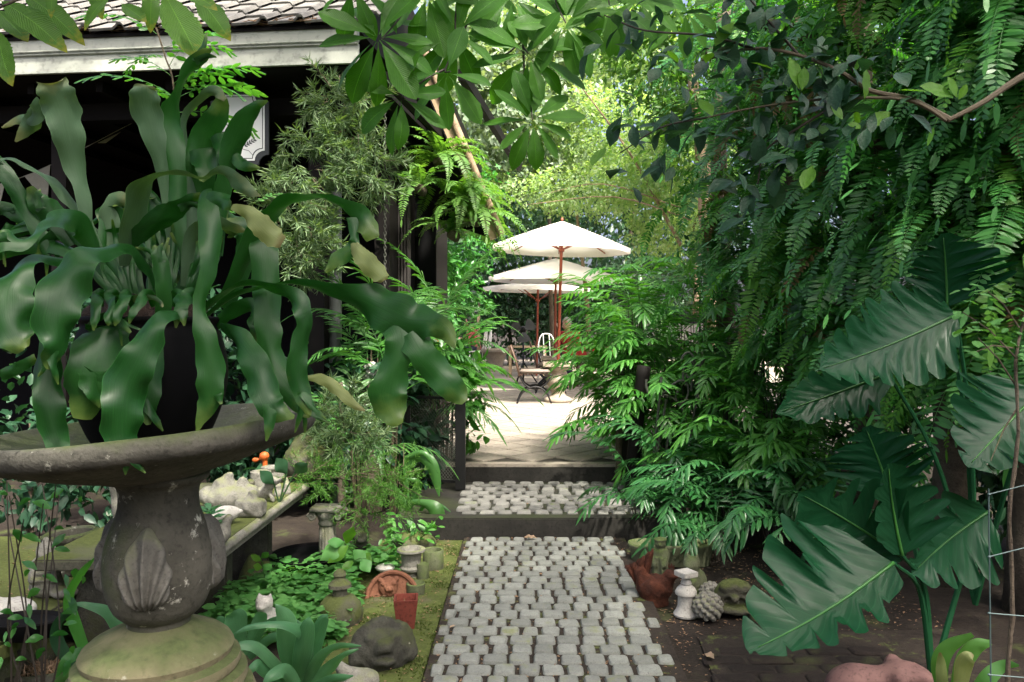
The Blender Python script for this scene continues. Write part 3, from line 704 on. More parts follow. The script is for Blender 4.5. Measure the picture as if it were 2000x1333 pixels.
for cx, cz, r_, a0, a1 in ((.075, -.045, .018, 90, 380), (.02, .08, .05, 40, 300), (-.09, .06, .04, 0, 270), (-.05, -.02, .03, 90, 360)):
    q = [Vector((cx + r_ * math.cos(R(a)), -.008, cz + r_ * math.sin(R(a)))) for a in np.linspace(a0, a1, 16)]; sp_.tube(q, .0035, 4)
sp_.tube([Vector((x, -.008, z)) for x, z in ((-.02, -.16), (.04, -.185), (.08, -.195), (.115, -.235))], .002, 4)
sp_.tube([Vector((x, -.008, z)) for x, z in ((.045, -.155), (.14, -.10))], .002, 4)
put('sprig', sp_.mesh('sprig', M['sign_black'], False), fc)
hk = MB()
for sx in (-.14, .14): hk.tube([(sx, .012, .30), (sx, .012, .62)], .004, 5)
put('hanger', hk.mesh('hanger', M['iron']), sg)
# bunting in the veranda
bn = thing('bunting', 'string of pale cloth flags strung across the dark veranda', 'bunting', P(70, 400, 7.9))
s_ = MB(); bp_ = [P(-40, 372, 8.0), P(60, 340, 7.9), P(160, 292, 7.8), P(260, 240, 7.7), P(360, 195, 7.6)]
s_.tube([Vector(q) for q in spline([tuple(p) for p in bp_], 20)], .004, 4); s_.obj('string', M['flag'], bn)
for a, b, t in (((48, 345), (98, 322), (92, 398)), ((190, 280), (236, 258), (206, 280)), ((-30, 372), (10, 356), (-5, 420)), ((290, 228), (330, 208), (318, 262))):
    f_ = MB(); f_.poly([P(*a, 7.88), P(*b, 7.86), P(*t, 7.9)], .004, Vector((0, 1, 0))); f_.obj('flag', M['flag'], bn, False)

# ---------------------------------------------------------------- background trees and hedges
def tree(name, label, trunk, blobs, n, ls, mat, r0=.12, seed=0, bark='bark', group=None, cat='tree', limbs=(), **kw):
    b = Vector(trunk[0]); t = thing(name, label, cat, b, group=group)
    put('trunk', trunk_mesh('trunk', M[bark], trunk, r0, r0 * .35, seed=seed, limbs=limbs), t, world=True)
    put('crown', crown_mesh('crown', M[mat], blobs, n, ls, seed, **kw), t, world=True)
    return t
def B(x, y, d, rx, ry, rz): p = P(x, y, d); return (p.x, p.y, p.z, rx, ry, rz)
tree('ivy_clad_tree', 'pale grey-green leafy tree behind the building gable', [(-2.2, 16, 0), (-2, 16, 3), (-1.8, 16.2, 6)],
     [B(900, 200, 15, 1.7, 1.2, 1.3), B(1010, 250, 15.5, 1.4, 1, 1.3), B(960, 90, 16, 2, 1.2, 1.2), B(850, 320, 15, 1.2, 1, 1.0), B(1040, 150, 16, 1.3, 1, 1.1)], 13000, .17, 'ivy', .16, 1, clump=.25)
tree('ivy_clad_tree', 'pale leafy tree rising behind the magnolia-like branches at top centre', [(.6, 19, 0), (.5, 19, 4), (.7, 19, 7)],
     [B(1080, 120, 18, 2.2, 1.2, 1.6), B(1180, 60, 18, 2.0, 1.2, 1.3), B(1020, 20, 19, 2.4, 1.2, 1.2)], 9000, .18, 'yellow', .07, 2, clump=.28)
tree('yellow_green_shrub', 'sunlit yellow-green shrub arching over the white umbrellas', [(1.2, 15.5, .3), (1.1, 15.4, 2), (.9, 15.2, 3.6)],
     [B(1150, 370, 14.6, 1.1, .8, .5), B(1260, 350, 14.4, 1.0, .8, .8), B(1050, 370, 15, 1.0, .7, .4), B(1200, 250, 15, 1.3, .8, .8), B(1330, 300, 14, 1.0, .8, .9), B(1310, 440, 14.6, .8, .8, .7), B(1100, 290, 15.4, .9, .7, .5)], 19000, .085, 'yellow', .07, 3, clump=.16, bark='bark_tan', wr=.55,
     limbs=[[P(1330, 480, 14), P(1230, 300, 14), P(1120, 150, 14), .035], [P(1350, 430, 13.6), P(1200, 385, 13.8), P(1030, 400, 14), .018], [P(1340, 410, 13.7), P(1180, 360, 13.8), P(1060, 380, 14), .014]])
tree('dark_tree', 'dark leafy tree closing the view behind the terrace', [(3.0, 24, .3), (3, 24, 3), (3.2, 24, 7)],
     [B(1150, 500, 22.5, 3.0, 1.2, 2.2), B(1000, 480, 23, 2.4, 1.2, 2.2), B(900, 380, 22, 2.4, 1.5, 2.4), B(1300, 400, 21, 3, 1.5, 3)], 15000, .20, 'hedge', .2, 4, clump=.3)
tree('clipped_hedge', 'dark green hedge behind the terrace tables', [(-.5, 23.4, .3), (-.5, 23.4, 1), (-.5, 23.4, 1.8)],
     [B(1000, 620, 22.8, 1.5, .7, 1.4), B(1090, 620, 22.8, 1.5, .7, 1.4), B(900, 610, 23.6, 1.6, .7, 1.5), B(1180, 620, 22, 1.6, .7, 1.5), B(820, 600, 22, 1.6, .7, 1.7)], 15000, .14, 'hedge', .1, 5, clump=.2, cat='hedge')
tree('rooted_tree', 'brown tree with ragged hanging roots right of the umbrellas', [(2.9, 12.2, 0), (2.75, 12, 2), (2.6, 12, 3.4), (2.4, 12, 5.2)],
     [B(1450, 250, 12, 1.3, 1, 1.3), B(1350, 180, 12.5, 1.0, .9, .8), B(1420, 60, 12.5, 1.8, 1, 1.2), B(1560, 120, 12, 1.6, 1, 1.4), B(1300, 60, 13, 1.4, 1, .9)], 11000, .13, 'canopy', .22, 6, 'bark_tan', clump=.22,
     limbs=[[P(1385, 640, 12), P(1395, 500, 11.8), P(1380, 380, 11.7), .10], [P(1360, 620, 12), P(1365, 480, 11.9), P(1400, 360, 11.8), .06]])
tree('edge_shrub', 'leafy green shrub at the left of the terrace beyond the palms', [(-1.6, 13, 0), (-1.6, 13, 1.5), (-1.5, 13, 2.6)],
     [B(880, 470, 13, .7, .6, .7), B(830, 560, 12.5, .6, .6, .7), B(800, 660, 12, .7, .6, .8), B(905, 560, 14, .45, .5, .6), B(860, 360, 13.5, .9, .7, .6)], 9000, .11, 'fern', .08, 7, clump=.18)
# unseen tall trees, added with crowns shaped to shade the path, above the frame
tree('added_shade_tree', 'unseen tall tree added to shade the path from the right', [(4.3, 3.3, 0), (4.2, 3.2, 2.5), (3.7, 3.0, 5), (3.2, 2.8, 7)],
     [(1.7, .5, 6.6, 1.7, 1.3, .9), (3.4, 1.0, 6.6, 1.6, 1.4, .9), (1.2, 3.1, 6.6, 1.0, 1.0, .6), (1.2, 4.8, 6.8, 1.1, .9, .6), (2.7, -.4, 6.6, 1.5, 1.1, .8)], 5200, .22, 'canopy', .22, 8, clump=.34,
     limbs=[[(3.7, 3, 5), (3.0, 2.0, 6), (1.9, .8, 6.7), .09], [(3.9, 3.1, 4.6), (4.3, 3.2, 5.6), (4.6, 3.2, 6.6), .08], [(3.6, 3, 5.2), (3.5, 2.2, 6.1), (3.4, 1.3, 6.7), .08], [(3.7, 3, 5), (2.8, 4.0, 6.0), (1.6, 4.9, 6.6), .07]])
tree('added_shade_tree', 'unseen tall tree added behind the viewer to shade the bird bath', [(-3.2, -2.2, 0), (-3.0, -2.1, 3), (-2.2, -1.6, 5), (-1.0, -.9, 6.4)],  # unseen too; crown parts added to shade bath, shelf and eaves
     [(.0, -.5, 6.5, 1.9, 1.4, .9), (-2.2, .2, 6.0, 1.9, 1.6, 1.0), (-1.8, -2.2, 6.4, 2.2, 1.6, 1.1), (-3.6, 1.6, 5.6, 1.5, 1.5, .9), (-1.9, 4.9, 6.5, 2.0, 1.0, .6), (-.3, 1.3, 6.5, 1.4, 1.0, .7), (.6, .2, 6.3, 1.3, 1.0, .7)], 8200, .22, 'canopy', .2, 18, clump=.3,
     limbs=[[(-2.2, -1.6, 5), (-2.4, -.6, 5.6), (-2.2, .3, 6.1), .08], [(-2.4, -1.8, 4.6), (-3.2, -.2, 5.0), (-3.6, 1.4, 5.6), .07], [(-3.2, -.2, 5.0), (-2.8, 2.4, 5.9), (-2.0, 4.8, 6.4), .06]])
tree('added_screen_tree', 'unseen broad leafy tree added behind the viewer to block low sky light', [(1.5, -6, 0), (1.5, -6, 2), (1.4, -6, 4.5)],  # unseen, added to block low sky light from behind
     [(1.5, -6, 2.6, 3.0, 1.2, 3.0), (-3, -6, 2.6, 3.0, 1.2, 3.0), (6, -5, 2.6, 2.5, 1.2, 3.0), (-7, -4, 2.6, 2.0, 2, 3), (8, -1, 2.6, 1.5, 2.5, 3)], 15000, .3, 'hedge', .2, 19, clump=.4)
tree('far_tree', 'distant dark tree mass behind everything at top centre', [(1, 33, 0), (1, 33, 4), (1, 33, 8)],
     [(-3, 33, 8, 5, 2, 6), (4, 33, 8, 5, 2, 6), (11, 31, 8, 5, 2, 6.5), (-9, 32, 5, 4, 2, 4)], 12000, .45, 'hedge', .3, 20, clump=.6)

# ---------------------------------------------------------------- fern curtain on the right
HF = [frond_mesh('hanging_frond', M['fern'], L, pr, pl, pw, p0, -88, 'fern', 8, .14, s, False, .003, .10, 4, .25, .55)
      for s, (L, pr, pl, pw, p0) in enumerate(((.95, 32, .115, .026, 35), (.8, 28, .11, .025, 55), (1.1, 36, .12, .027, 20), (.7, 25, .10, .024, 65), (.9, 29, .13, .029, 10), (.6, 22, .095, .023, 70)))]
for s_, mt_ in ((1, 'fern_young'), (4, 'fern_young'), (0, 'fern_young'), (3, 'fern_old')):
    q_ = HF[s_].copy(); q_.materials[0] = M[mt_]; HF.append(q_)
HF = HF * 2 + HF[:6]
HF += [frond_mesh('arching_frond', M['fern'], L, 26, .11, .024, 65, -50, 'fern', 10, .16, 150 + s, False, .003, .1, 4, .25, .9) for s, L in enumerate((.7, .6, .8))] * 3
fern_pole = []
fern_i = 0
def fern_plant(loc, nf, meshes, label, group, spread=1.0, az0=None, sc=(.8, 1.15), name='hanging_fern', core='bark', core_r=.07):
    t = thing(name, label, 'fern', loc, group=group)
    cm = sdf_mesh_cache(core, core_r); put('root_ball', cm, t)
    for i in range(nf):
        a = (az0 if az0 is not None else 0) + U(-spread, spread) * PI
        o = put('frond', rng.choice(meshes), t, (U(-.05, .05), U(-.05, .05), U(-.02, .06)), (U(-.32, .32), U(-.32, .32), a), U(*sc))
    return t
_cc = {}
def sdf_mesh_cache(mat, r):
    if (mat, r) not in _cc: _cc[(mat, r)] = sdf_mesh('root_ball', [('e', (0, 0, 0), (r, r, r * .8)), ('s', (r * .4, 0, -r * .5), r * .5)], (-r * 1.7,) * 3, (r * 1.7,) * 3, M[mat], 14, r * .4, r * .25)
    return _cc[(mat, r)]
# fern-clad posts carry the curtain
WALL = [(P(1365, 600, 8.2).xy), (P(1500, 600, 6.6).xy), (P(1640, 600, 5.6).xy), (P(1800, 600, 4.8).xy), (P(1960, 600, 4.3).xy), (P(2130, 600, 3.9).xy)]
for i, w in enumerate(WALL):
    c = Vector((w.x + .28, w.y + .25, 0))
    t = thing('fern_post', 'dark mossy trunk hung with ferns at right, ' + ('leftmost and farthest', 'second from the left', 'third from the left', 'third from the right', 'second from the right', 'rightmost and nearest')[i], 'tree trunk', c, group='fern-hung trunks at right')
    put('trunk', trunk_mesh('trunk', M['bark'], [(0, 0, -.02), (.05, 0, 1.6), (-.02, .05, 3.2), (.05, .05, 5.0)], .13, .07, seed=i), t)
for i in range(len(WALL) - 1):
    a, b = Vector(WALL[i]), Vector(WALL[i + 1])
    steps = 3
    for s in range(steps):
        f = (s + .5) / steps; p = a.lerp(b, f)
        for z in (1.55, 2.05, 2.55, 3.05, 3.6, 4.2):
            if z > 1.7 + (p.y / F * 640) + .75: continue
            if i == 0 and (z < 1.9): continue
            fern_plant((p.x + U(-.12, .12) + .06, p.y + U(-.10, .12), z + U(-.15, .15)), 15, HF, 'drooping fern, %s row of the hanging curtain, %s' % ({1.55: 'lowest', 2.05: 'second lowest', 2.55: 'middle', 3.05: 'upper', 3.6: 'second highest', 4.2: 'topmost'}[z], ('at its far left end', 'left of its centre', 'at its centre', 'right of its centre', 'at its right end')[i]), 'ferns of the hanging curtain', .62, PI, (.75, 1.1))
dk = tree('dense_shrub', 'dense dark shrub behind the curtain of ferns at right', [(3.4, 6.6, 0), (3.3, 6.6, 2), (3.3, 6.6, 4)],
     [(2.6, 8.4, 2.0, .8, .8, 1.9), (3.0, 7.0, 2.2, .8, .8, 2.1), (3.3, 6.0, 2.3, .7, .8, 2.1), (3.5, 5.1, 2.4, .7, .8, 2.0), (2.9, 8.0, 4.2, 1.0, 1, .9), (3.5, 6.3, 4.2, .9, 1, .9)], 15000, .12, 'shrub', .1, 9, clump=.2, cat='shrub')
tree('dense_shrub', 'dense dark shrub filling the ground right of the fern trunks', [(4.4, 4.6, 0), (4.4, 4.6, .8), (4.4, 4.6, 1.6)],
     [(3.7, 5.2, .7, .7, .6, .8), (4.0, 4.4, .8, .7, .7, .9), (4.5, 3.6, .9, .8, .8, 1.0), (3.1, 6.2, .6, .7, .6, .7), (5.0, 5.0, 1.2, 1, 1, 1.3)], 6500, .13, 'hedge', .06, 29, clump=.2, cat='shrub', shape=6)

# ---------------------------------------------------------------- lance-leaved fern shrubs right of the path
LF = [frond_mesh('lance_frond', M['lance'], L, pr, pl, pw, p0, p1, 'lance', 25, .35, 20 + s, True, .0035, .25, 4, .25, 1.0)
      for s, (L, pr, pl, pw, p0, p1) in enumerate(((.85, 11, .17, .034, 75, -25), (.7, 9, .16, .036, 60, -40), (1.0, 12, .18, .034, 80, 0), (.6, 8, .15, .032, 40, -60), (.8, 10, .19, .038, 68, -30)))]
LD = [frond_mesh('dark_lance_frond', M['fern_blue'], L, pr, pl, pw, p0, p1, 'lance', 25, .35, 40 + s, True, .0035, .2, 4, .25, 1.0)
      for s, (L, pr, pl, pw, p0, p1) in enumerate(((.75, 12, .17, .032, 65, -35), (.65, 10, .16, .032, 45, -50), (.85, 12, .18, .034, 72, -20)))]
def clump(loc, nf, meshes, label, group, sc=(.8, 1.15), name='fern_shrub', h=0.0, az=None, spread=1.0, stem='dark_twig', cat='fern', hmin=.08):
    t = thing(name, label, cat, loc, group=group)
    st_ = MB()
    for i in range(nf):
        a = (az if az is not None else 0) + U(-spread, spread) * PI; q = U(.0, .12); zz = h * U(hmin, 1.0) ** .8
        b = Vector((-math.sin(a) * q, math.cos(a) * q, zz))
        if h: st_.tube([(b.x * .25, b.y * .25, -.02), (b.x * .7, b.y * .7, zz * .5), b], [.007, .006, .004], 5, False)
        put('frond', rng.choice(meshes), t, b, (U(-.15, .15), U(-.15, .15), a), U(*sc))
    if h: put('stem', st_.mesh('stem', M[stem]), t)
    return t
lab = 'bright green lance-leaved shrub'
for x, y, d, h in ((1200, 660, 8.0, 1.3), (1225, 640, 7.8, 1.55), (1310, 610, 7.9, 1.75), (1390, 630, 7.7, 1.65), (1460, 680, 7.2, 1.45), (1200, 760, 7.4, .95), (1290, 740, 7.1, 1.15), (1400, 760, 6.8, 1.1), (1490, 770, 6.5, 1.0), (1270, 560, 8.8, 1.75), (1350, 560, 8.7, 1.9), (1195, 720, 7.9, 1.0), (1275, 660, 7.3, 1.4), (1230, 690, 7.7, 1.2), (1520, 700, 6.9, 1.3), (1540, 820, 6.1, .7), (1440, 860, 6.3, .6)):
    p = P(x, y, d); clump((p.x + .1, d, 0 if d < D2 or p.x > 1.3 else Z2), 27, LF, lab + ', %s, %s' % ('tallest at the back' if d > 8.5 else 'rear row' if d > 7.6 else 'middle row' if d > 6.85 else 'front row', 'overhanging the terrace' if x < 1190 else 'next to the terrace' if x < 1240 else 'behind the scroll gate' if x < 1330 else 'right of the scroll gate' if x < 1430 else 'near the philodendron'), 'lance-leaved shrubs beside the steps', (.75, 1.1), 'lance_leaf_shrub', h, cat='shrub')
for x, y, d, h in ((1240, 980, 6.0, .42), (1330, 960, 5.9, .5), (1420, 960, 5.7, .5), (1500, 960, 5.5, .5), (1580, 960, 5.2, .45), (1300, 900, 6.4, .55), (1380, 1010, 5.5, .3), (1470, 890, 5.9, .6)):
    p = P(x, y, d); clump((p.x + .06, d, 0), 13, LD, 'dark glossy narrow-leaved fern, ' + ('overhanging the lower step' if x < 1260 else 'over the trough' if x < 1320 else 'behind the frog stone' if x < 1400 else 'left of the philodendron' if x < 1490 else 'touching the philodendron') + (', back' if d > 5.85 else ', front'), 'dark ferns low beside the path', (.6, .95), 'glossy_fern', h)
UF = [frond_mesh('upright_frond', M['fern_light'], L, 30, .10, .014, 82, 35, 'fern', 30, .2, 60 + s, False, .003, .15, 4, .3) for s, L in enumerate((.9, 1.1))]
for x, y, d in ((1250, 560, 9.4), (1300, 520, 9.6), (1420, 540, 9.0)):
    p = P(x, y, d); clump((p.x, d, 0), 9, UF, 'pale upright fern above the lance-leaved shrubs, ' + {1250: 'leftmost', 1300: 'middle and farthest', 1420: 'rightmost'}[x], 'pale upright ferns', (.8, 1.1), 'upright_fern', 1.0, spread=.6)

# ---------------------------------------------------------------- palms, tree ferns and needle-leaved plants left of the terrace
PF = [frond_mesh('palm_frond', M['palm'], L, pr, pl, pw, p0, p1, 'palm', 32, .30, 80 + s, True, .006, .22, 4, .15, 1.2)
      for s, (L, pr, pl, pw, p0, p1) in enumerate(((.95, 15, .30, .032, 78, 5), (.85, 14, .28, .03, 62, -20), (1.05, 16, .32, .034, 84, 25), (.8, 13, .26, .03, 45, -35)))]
for x, y, d, h, n, lb in ((775, 660, 7.3, 1.5, 12, 'feathery green palm beside the veranda corner'), (735, 640, 6.9, 1.45, 10, 'feathery palm standing in front of the dark downpipe'), (855, 640, 8.1, 1.55, 12, 'feathery palm with arching fronds at the left edge of the terrace'), (700, 740, 6.6, .6, 9, 'dark feathery palm behind the staghorn fern'), (835, 740, 7.7, .8, 10, 'low palm with broad glossy leaflets by the mesh gate')):
    p = P(x, y, d); clump((p.x, d, 0), n, PF, lb, None, (.75, 1.05), 'feather_palm', h, cat='palm', stem='twig', hmin=.72)
PB = [frond_mesh('broad_palm_frond', M['lance'], L, 11, .33, .044, p0, p1, 'palm', 32, .30, 180 + s, True, .006, .25, 4, .15, 1.2) for s, (L, p0, p1) in enumerate(((.85, 80, 15), (.8, 62, -15), (.7, 45, -30)))]
for x, y, d, h, n, lb in ((765, 660, 6.8, 1.35, 10, 'bright broad-leaflet palm in front of the dark curtain'), (868, 660, 7.5, 1.30, 9, 'bright broad-leaflet palm behind the mesh gate')):
    p = P(x, y, d); clump((p.x, d, 0), n, PB, lb, None, (.75, 1.0), 'feather_palm', h, cat='palm', stem='twig', hmin=.6)
FL = [frond_mesh('sword_frond', M['fern_light'], L, 32, .10, .022, p0, p1, 'fern', 10, .2, 100 + s, False, .003, .06, 4, .2, .8) for s, (L, p0, p1) in enumerate(((.75, 60, -60), (.9, 35, -75), (.6, 75, -30)))]
for x, y, d, n in ((858, 318, 8.5, 20), (905, 390, 8.5, 24), (925, 430, 8.5, 20), (885, 460, 8.6, 18), (820, 370, 8.3, 14)):
    p = P(x, y, d); fern_plant(p, n, FL, 'light green sword fern on the leaning gable pole, ' + {858: 'topmost', 905: 'largest in the middle', 925: 'nearest the umbrellas', 885: 'lowest', 820: 'leftmost against the boards'}[x], 'ferns on the gable pole', 1.0, None, (.7, 1.05), 'sword_fern')
def needles(name, label, blobs, n, mat, ln=.055, seed=0, cat='plant', stems=8, base=None, gap=.45):
    rs = np.random.default_rng(seed); c0 = np.array(blobs[0][:3]); t = thing(name, label, cat, base or tuple(c0 - np.array((0, 0, blobs[0][5]))))
    Ps, Ds = [], []; mb = MB(); r = random.Random(seed)
    for b in blobs:
        m = int(n * (b[3] * b[4] * b[5]) ** .6 / sum((q[3] * q[4] * q[5]) ** .6 for q in blobs) / 42) + 1
        u = unit(m, rs); st_ = np.array(b[:3]) + u * np.array(b[3:]) * rs.uniform(gap, 1.05, (m, 1)); dr = u * .6 + unit(m, rs) * .7 + np.array((0, 0, -.15))
        dr /= np.linalg.norm(dr, axis=1, keepdims=True)
        for s, d in zip(st_, dr):
            k = 42; q = rs.random(k)[:, None] * .17; w = unit(k, rs) * .75 + d * .75; Ps.append(s + d * q); Ds.append(w)
        for i in range(0, m, 5):
            mb.tube([Vector(b[:3]) + Vector(u[i]) * .1, Vector(st_[i]), Vector(st_[i] + dr[i] * .17)], [.003, .0025, .0015], 4, False)
    Ps, Ds = np.concatenate(Ps), np.concatenate(Ds); m = len(Ps); L_ = ln * rs.uniform(.6, 1.3, m)
    o = put('foliage', scatter_leaves('foliage', M[mat], Ps, unit(m, rs) + np.array((0, 0, .6)), Ds, L_, L_ * .085 + .0012, 4, fold=0), t, world=True); o['kind'] = 'stuff'
    mb.obj('stem', M['twig'], t, True); return t
needles('asparagus_fern', 'large grey-green needle-leaved plant hanging under the eaves', [B(600, 330, 6.2, .30, .25, .28), B(700, 250, 6.3, .26, .2, .34), B(570, 430, 6.1, .26, .25, .30), B(720, 320, 6.2, .18, .2, .22), B(610, 490, 6.1, .22, .2, .18), B(660, 190, 6.4, .2, .2, .2)], 11500, 'needle', .085, 1)
needles('asparagus_fern', 'fine needle-leaved plant low behind the bird bath rim', [B(650, 810, 5.4, .18, .16, .13), B(690, 850, 5.3, .16, .15, .12)], 3200, 'needle', .07, 2, base=tuple(P(650, 1090, 5.3)))
needles('asparagus_fern', 'feathery asparagus fern spilling over the fluted column', [B(690, 930, 5.15, .27, .2, .11), B(770, 940, 5.1, .16, .2, .12), B(610, 935, 5.0, .14, .12, .06), B(720, 985, 5.1, .13, .15, .09)], 8000, 'needle_bright', .03, 3, base=tuple(P(640, 985, 5.3)))
# foliage filling the bed between the building and the gate
tree('bed_shrub', 'dark leafy shrub filling the bed under the veranda plants', [(-1.5, 6.6, 0), (-1.5, 6.6, .6), (-1.5, 6.6, 1.1)],
     [(-1.35, 7.1, .75, .35, .35, .55), (-1.75, 6.9, .7, .35, .3, .5), (-1.05, 7.3, .6, .25, .25, .45), (-2.3, 6.6, .8, .5, .3, .6), (-3.0, 6.4, .8, .5, .3, .6)], 4200, .13, 'shrub', .04, 11, clump=.14, cat='shrub', shape=6)
tree('gate_creeper', 'leafy creeper hanging over the mesh gate post at the terrace edge', [P(880, 960, 7.6), P(885, 800, 7.6), P(890, 700, 7.6)],
     [B(900, 720, 7.55, .13, .12, .12), B(915, 790, 7.5, .10, .1, .16), B(925, 850, 7.5, .05, .06, .12), B(870, 690, 7.6, .16, .14, .12)], 520, .12, 'lance', .012, 12, clump=.07, cat='creeper', shape=6, per=8)
tree('background_shrub', 'shadowy greenery behind the garden ornaments at far left', [(-3.4, 5.6, 0), (-3.4, 5.6, .5), (-3.4, 5.6, .9)],
     [(-3.2, 5.6, .6, .7, .4, .55), (-2.5, 5.8, .5, .5, .3, .5), (-4, 5.2, .7, .7, .4, .7), (-2.9, 6.2, 1.5, .9, .3, .35)], 2600, .10, 'shrub', .03, 13, clump=.15, cat='shrub', shape=6)

# ---------------------------------------------------------------- whorled branches hanging into the top of the picture
MG = [leaf_mesh('whorl_leaf', M['magnolia'], .34 + .03 * (s % 3), 'obov', 14, 3, .06 + .09 * s, .14, .04, 0, s) for s in range(5)]
TB = [leaf_mesh('toothed_leaf', M['tooth'], .33, 'ellip', 34, 3, .12 + .08 * s, .10, .05, .035, 10 + s) for s in range(3)]
mg = thing('whorled_leaf_tree', 'tree branches with whorls of large paddle-shaped leaves hanging over the path', 'tree', (-4.6, 1.4, 0))
tr_ = [(-4.6, 1.4, -.02), (-4.2, 2.0, 3.0), (-3.2, 2.6, 4.6), (-1.4, 3.2, 4.9)]
put('trunk', trunk_mesh('trunk', M['bark'], tr_, .14, .05, limbs=[[tr_[3], (-.6, 3.4, 4.6), P(1060, -60, 3.6), .03], [tr_[2], (-2.0, 3.0, 4.2), P(740, -60, 3.2), .03]]), mg, world=True)
def twig(pts, r=.006, mat='dark_twig', par=mg):
    q = MB(); s = spline([tuple(P(*p)) for p in pts], 12); q.tube([Vector(x) for x in s], [r * (1 - .5 * i / 11) for i in range(12)], 6); q.obj('twig', M[mat], par)
for t_ in ([(820, -60, 3.4), (790, 20, 3.3), (745, 78, 3.2)], [(985, -60, 3.5), (940, 10, 3.45), (905, 60, 3.4), (870, 135, 3.35), (880, 140, 3.3)], [(870, 135, 3.35), (832, 155, 3.3), (785, 190, 3.3)],
           [(1075, -60, 3.6), (1045, 20, 3.55), (1028, 70, 3.5), (1022, 90, 3.5), (1032, 105, 3.45)], [(1022, 88, 3.5), (1025, 150, 3.5), (1036, 200, 3.5), (1040, 235, 3.45)],
           [(1080, -60, 3.5), (1085, 0, 3.5), (1105, 45, 3.45)], [(945, 115, 3.45), (985, 108, 3.45), (1022, 80, 3.5)], [(900, -60, 3.4), (890, 30, 3.4), (890, 68, 3.4)], [(1180, -60, 3.5), (1190, 10, 3.5)], [(1300, -60, 3.7), (1250, 0, 3.7)]): twig(t_)
def whorl(x, y, d, L, n, down=.0, seed=0, skip=()):
    r = random.Random(seed); c = P(x, y, d); a0 = r.uniform(0, 6)
    for i in range(n):
        a = a0 + 2 * PI * i / n + r.uniform(-.15, .15); l = L / F * d * r.uniform(.75, 1.08)
        l *= 1.12; dr = Vector((math.cos(a), r.uniform(-.40, .20), math.sin(a) * .95 - down)).normalized()
        nh = Vector((r.uniform(-.5, .5), -1 + r.uniform(-.2, .5), .55 + r.uniform(-.3, .4)))
        leaf_obj(rng.choice(MG), c + dr * .015, c + dr * l, nh, mg, r.uniform(.85, 1.1))
for a in ((738, 75, 3.2, 125, 11, .05, 1), (890, 66, 3.4, 115, 10, .15, 2), (873, 145, 3.3, 105, 6, .55, 3), (783, 190, 3.25, 100, 7, .35, 4), (1033, 108, 3.45, 110, 10, .2, 5), (1106, 45, 3.45, 105, 10, .15, 6), (1040, 236, 3.45, 95, 11, .1, 7), (1000, -5, 3.5, 105, 8, .5, 8), (835, -10, 3.4, 120, 8, .5, 9), (1190, 10, 3.5, 100, 9, .3, 10), (1250, 0, 3.7, 95, 8, .35, 11), (930, -15, 3.6, 100, 7, .5, 12), (690, -30, 3.2, 105, 7, .4, 13), (1340, 20, 3.9, 90, 8, .2, 14)): whorl(*a)

# large toothed leaves hanging in at top left
tl_ = thing('toothed_leaf_tree', 'tree at top left with large toothed leaves yellowing at the edges', 'tree', (-3.6, .8, 0))
tq = [(-3.6, .8, -.02), (-3.3, 1.4, 2.2), (-2.7, 2.1, 3.1), P(220, -90, 2.5)]
put('trunk', trunk_mesh('trunk', M['bark'], tq, .09, .02, limbs=[[(-2.7, 2.1, 3.1), P(60, -80, 2.45), P(-10, 20, 2.4), .012], [P(220, -90, 2.5), P(320, -60, 2.5), P(400, -30, 2.5), .010]]), tl_, world=True)
for i, (a, b, c, d_, sx) in enumerate(((-12, 50, 15, 162, 1.0), (-5, -5, 122, 74, .95), (40, -15, 152, 52, .9), (-10, 15, 52, 72, 1.2), (220, -15, 152, 45, 1.0), (297, -30, 292, 46, 1.0), (318, -20, 390, 110, 1.25), (378, -15, 446, 62, 1.1), (110, -30, 90, 18, .9), (235, 5, 282, 36, 1.1), (-30, 90, 4, 130, 1.2), (180, -40, 190, 20, 1.0), (350, -30, 420, 12, .9))):
    dd = 2.42 + .05 * (i % 4); p, q = P(a, b, dd), P(c, d_, dd - .06)
    leaf_obj(TB[i % 3], p, q, Vector((U(-.3, .5), -1, U(.2, .8))), tl_, sx)
# light sprays of small leaflets in front of the eaves
CS = [frond_mesh('spray', M['lance'], .42, 8, .085, .034, 30, -25, 'lance', 25, .2, 130 + s, True, .002, .1, 4, .35) for s in range(3)]
vn = thing('climbing_vine', 'slender vine with small bright leaflets climbing in front of the eaves', 'vine', P(330, 640, 3.6))
v_ = MB(); s = spline([tuple(P(*p)) for p in ((330, 640, 3.6), (345, 400, 3.6), (340, 180, 3.6), (322, 110, 3.6), (305, 55, 3.6))], 20); v_.tube([Vector(q) for q in s], .004, 5); v_.obj('stem', M['twig'], vn)
for i, (x, y, az) in enumerate(((322, 110, 1.2), (310, 70, 1.6), (318, 95, -1.4), (335, 150, 1.4), (338, 165, -1.2), (345, 180, -1.7), (345, 200, 1.0), (342, 150, -.9), (350, 220, -1.3), (340, 190, 2.0), (330, 130, -2.2), (352, 170, -1.5), (350, 190, -1.1))):
    p = P(x, y, 3.6); put('leaf_spray', CS[i % 3], vn, p, (U(-.3, .3), U(-.4, .4), az), U(.55, .85), world=True)
for i in range(16):
    p = P(U(15, 120) if i % 3 else U(300, 500), U(395, 440) if i % 3 else U(370, 420), 4.4); put('leaf_spray', CS[i % 3], vn, p, (U(-.3, .3), U(-.3, .3), U(0, 6)), U(.35, .55), world=True)

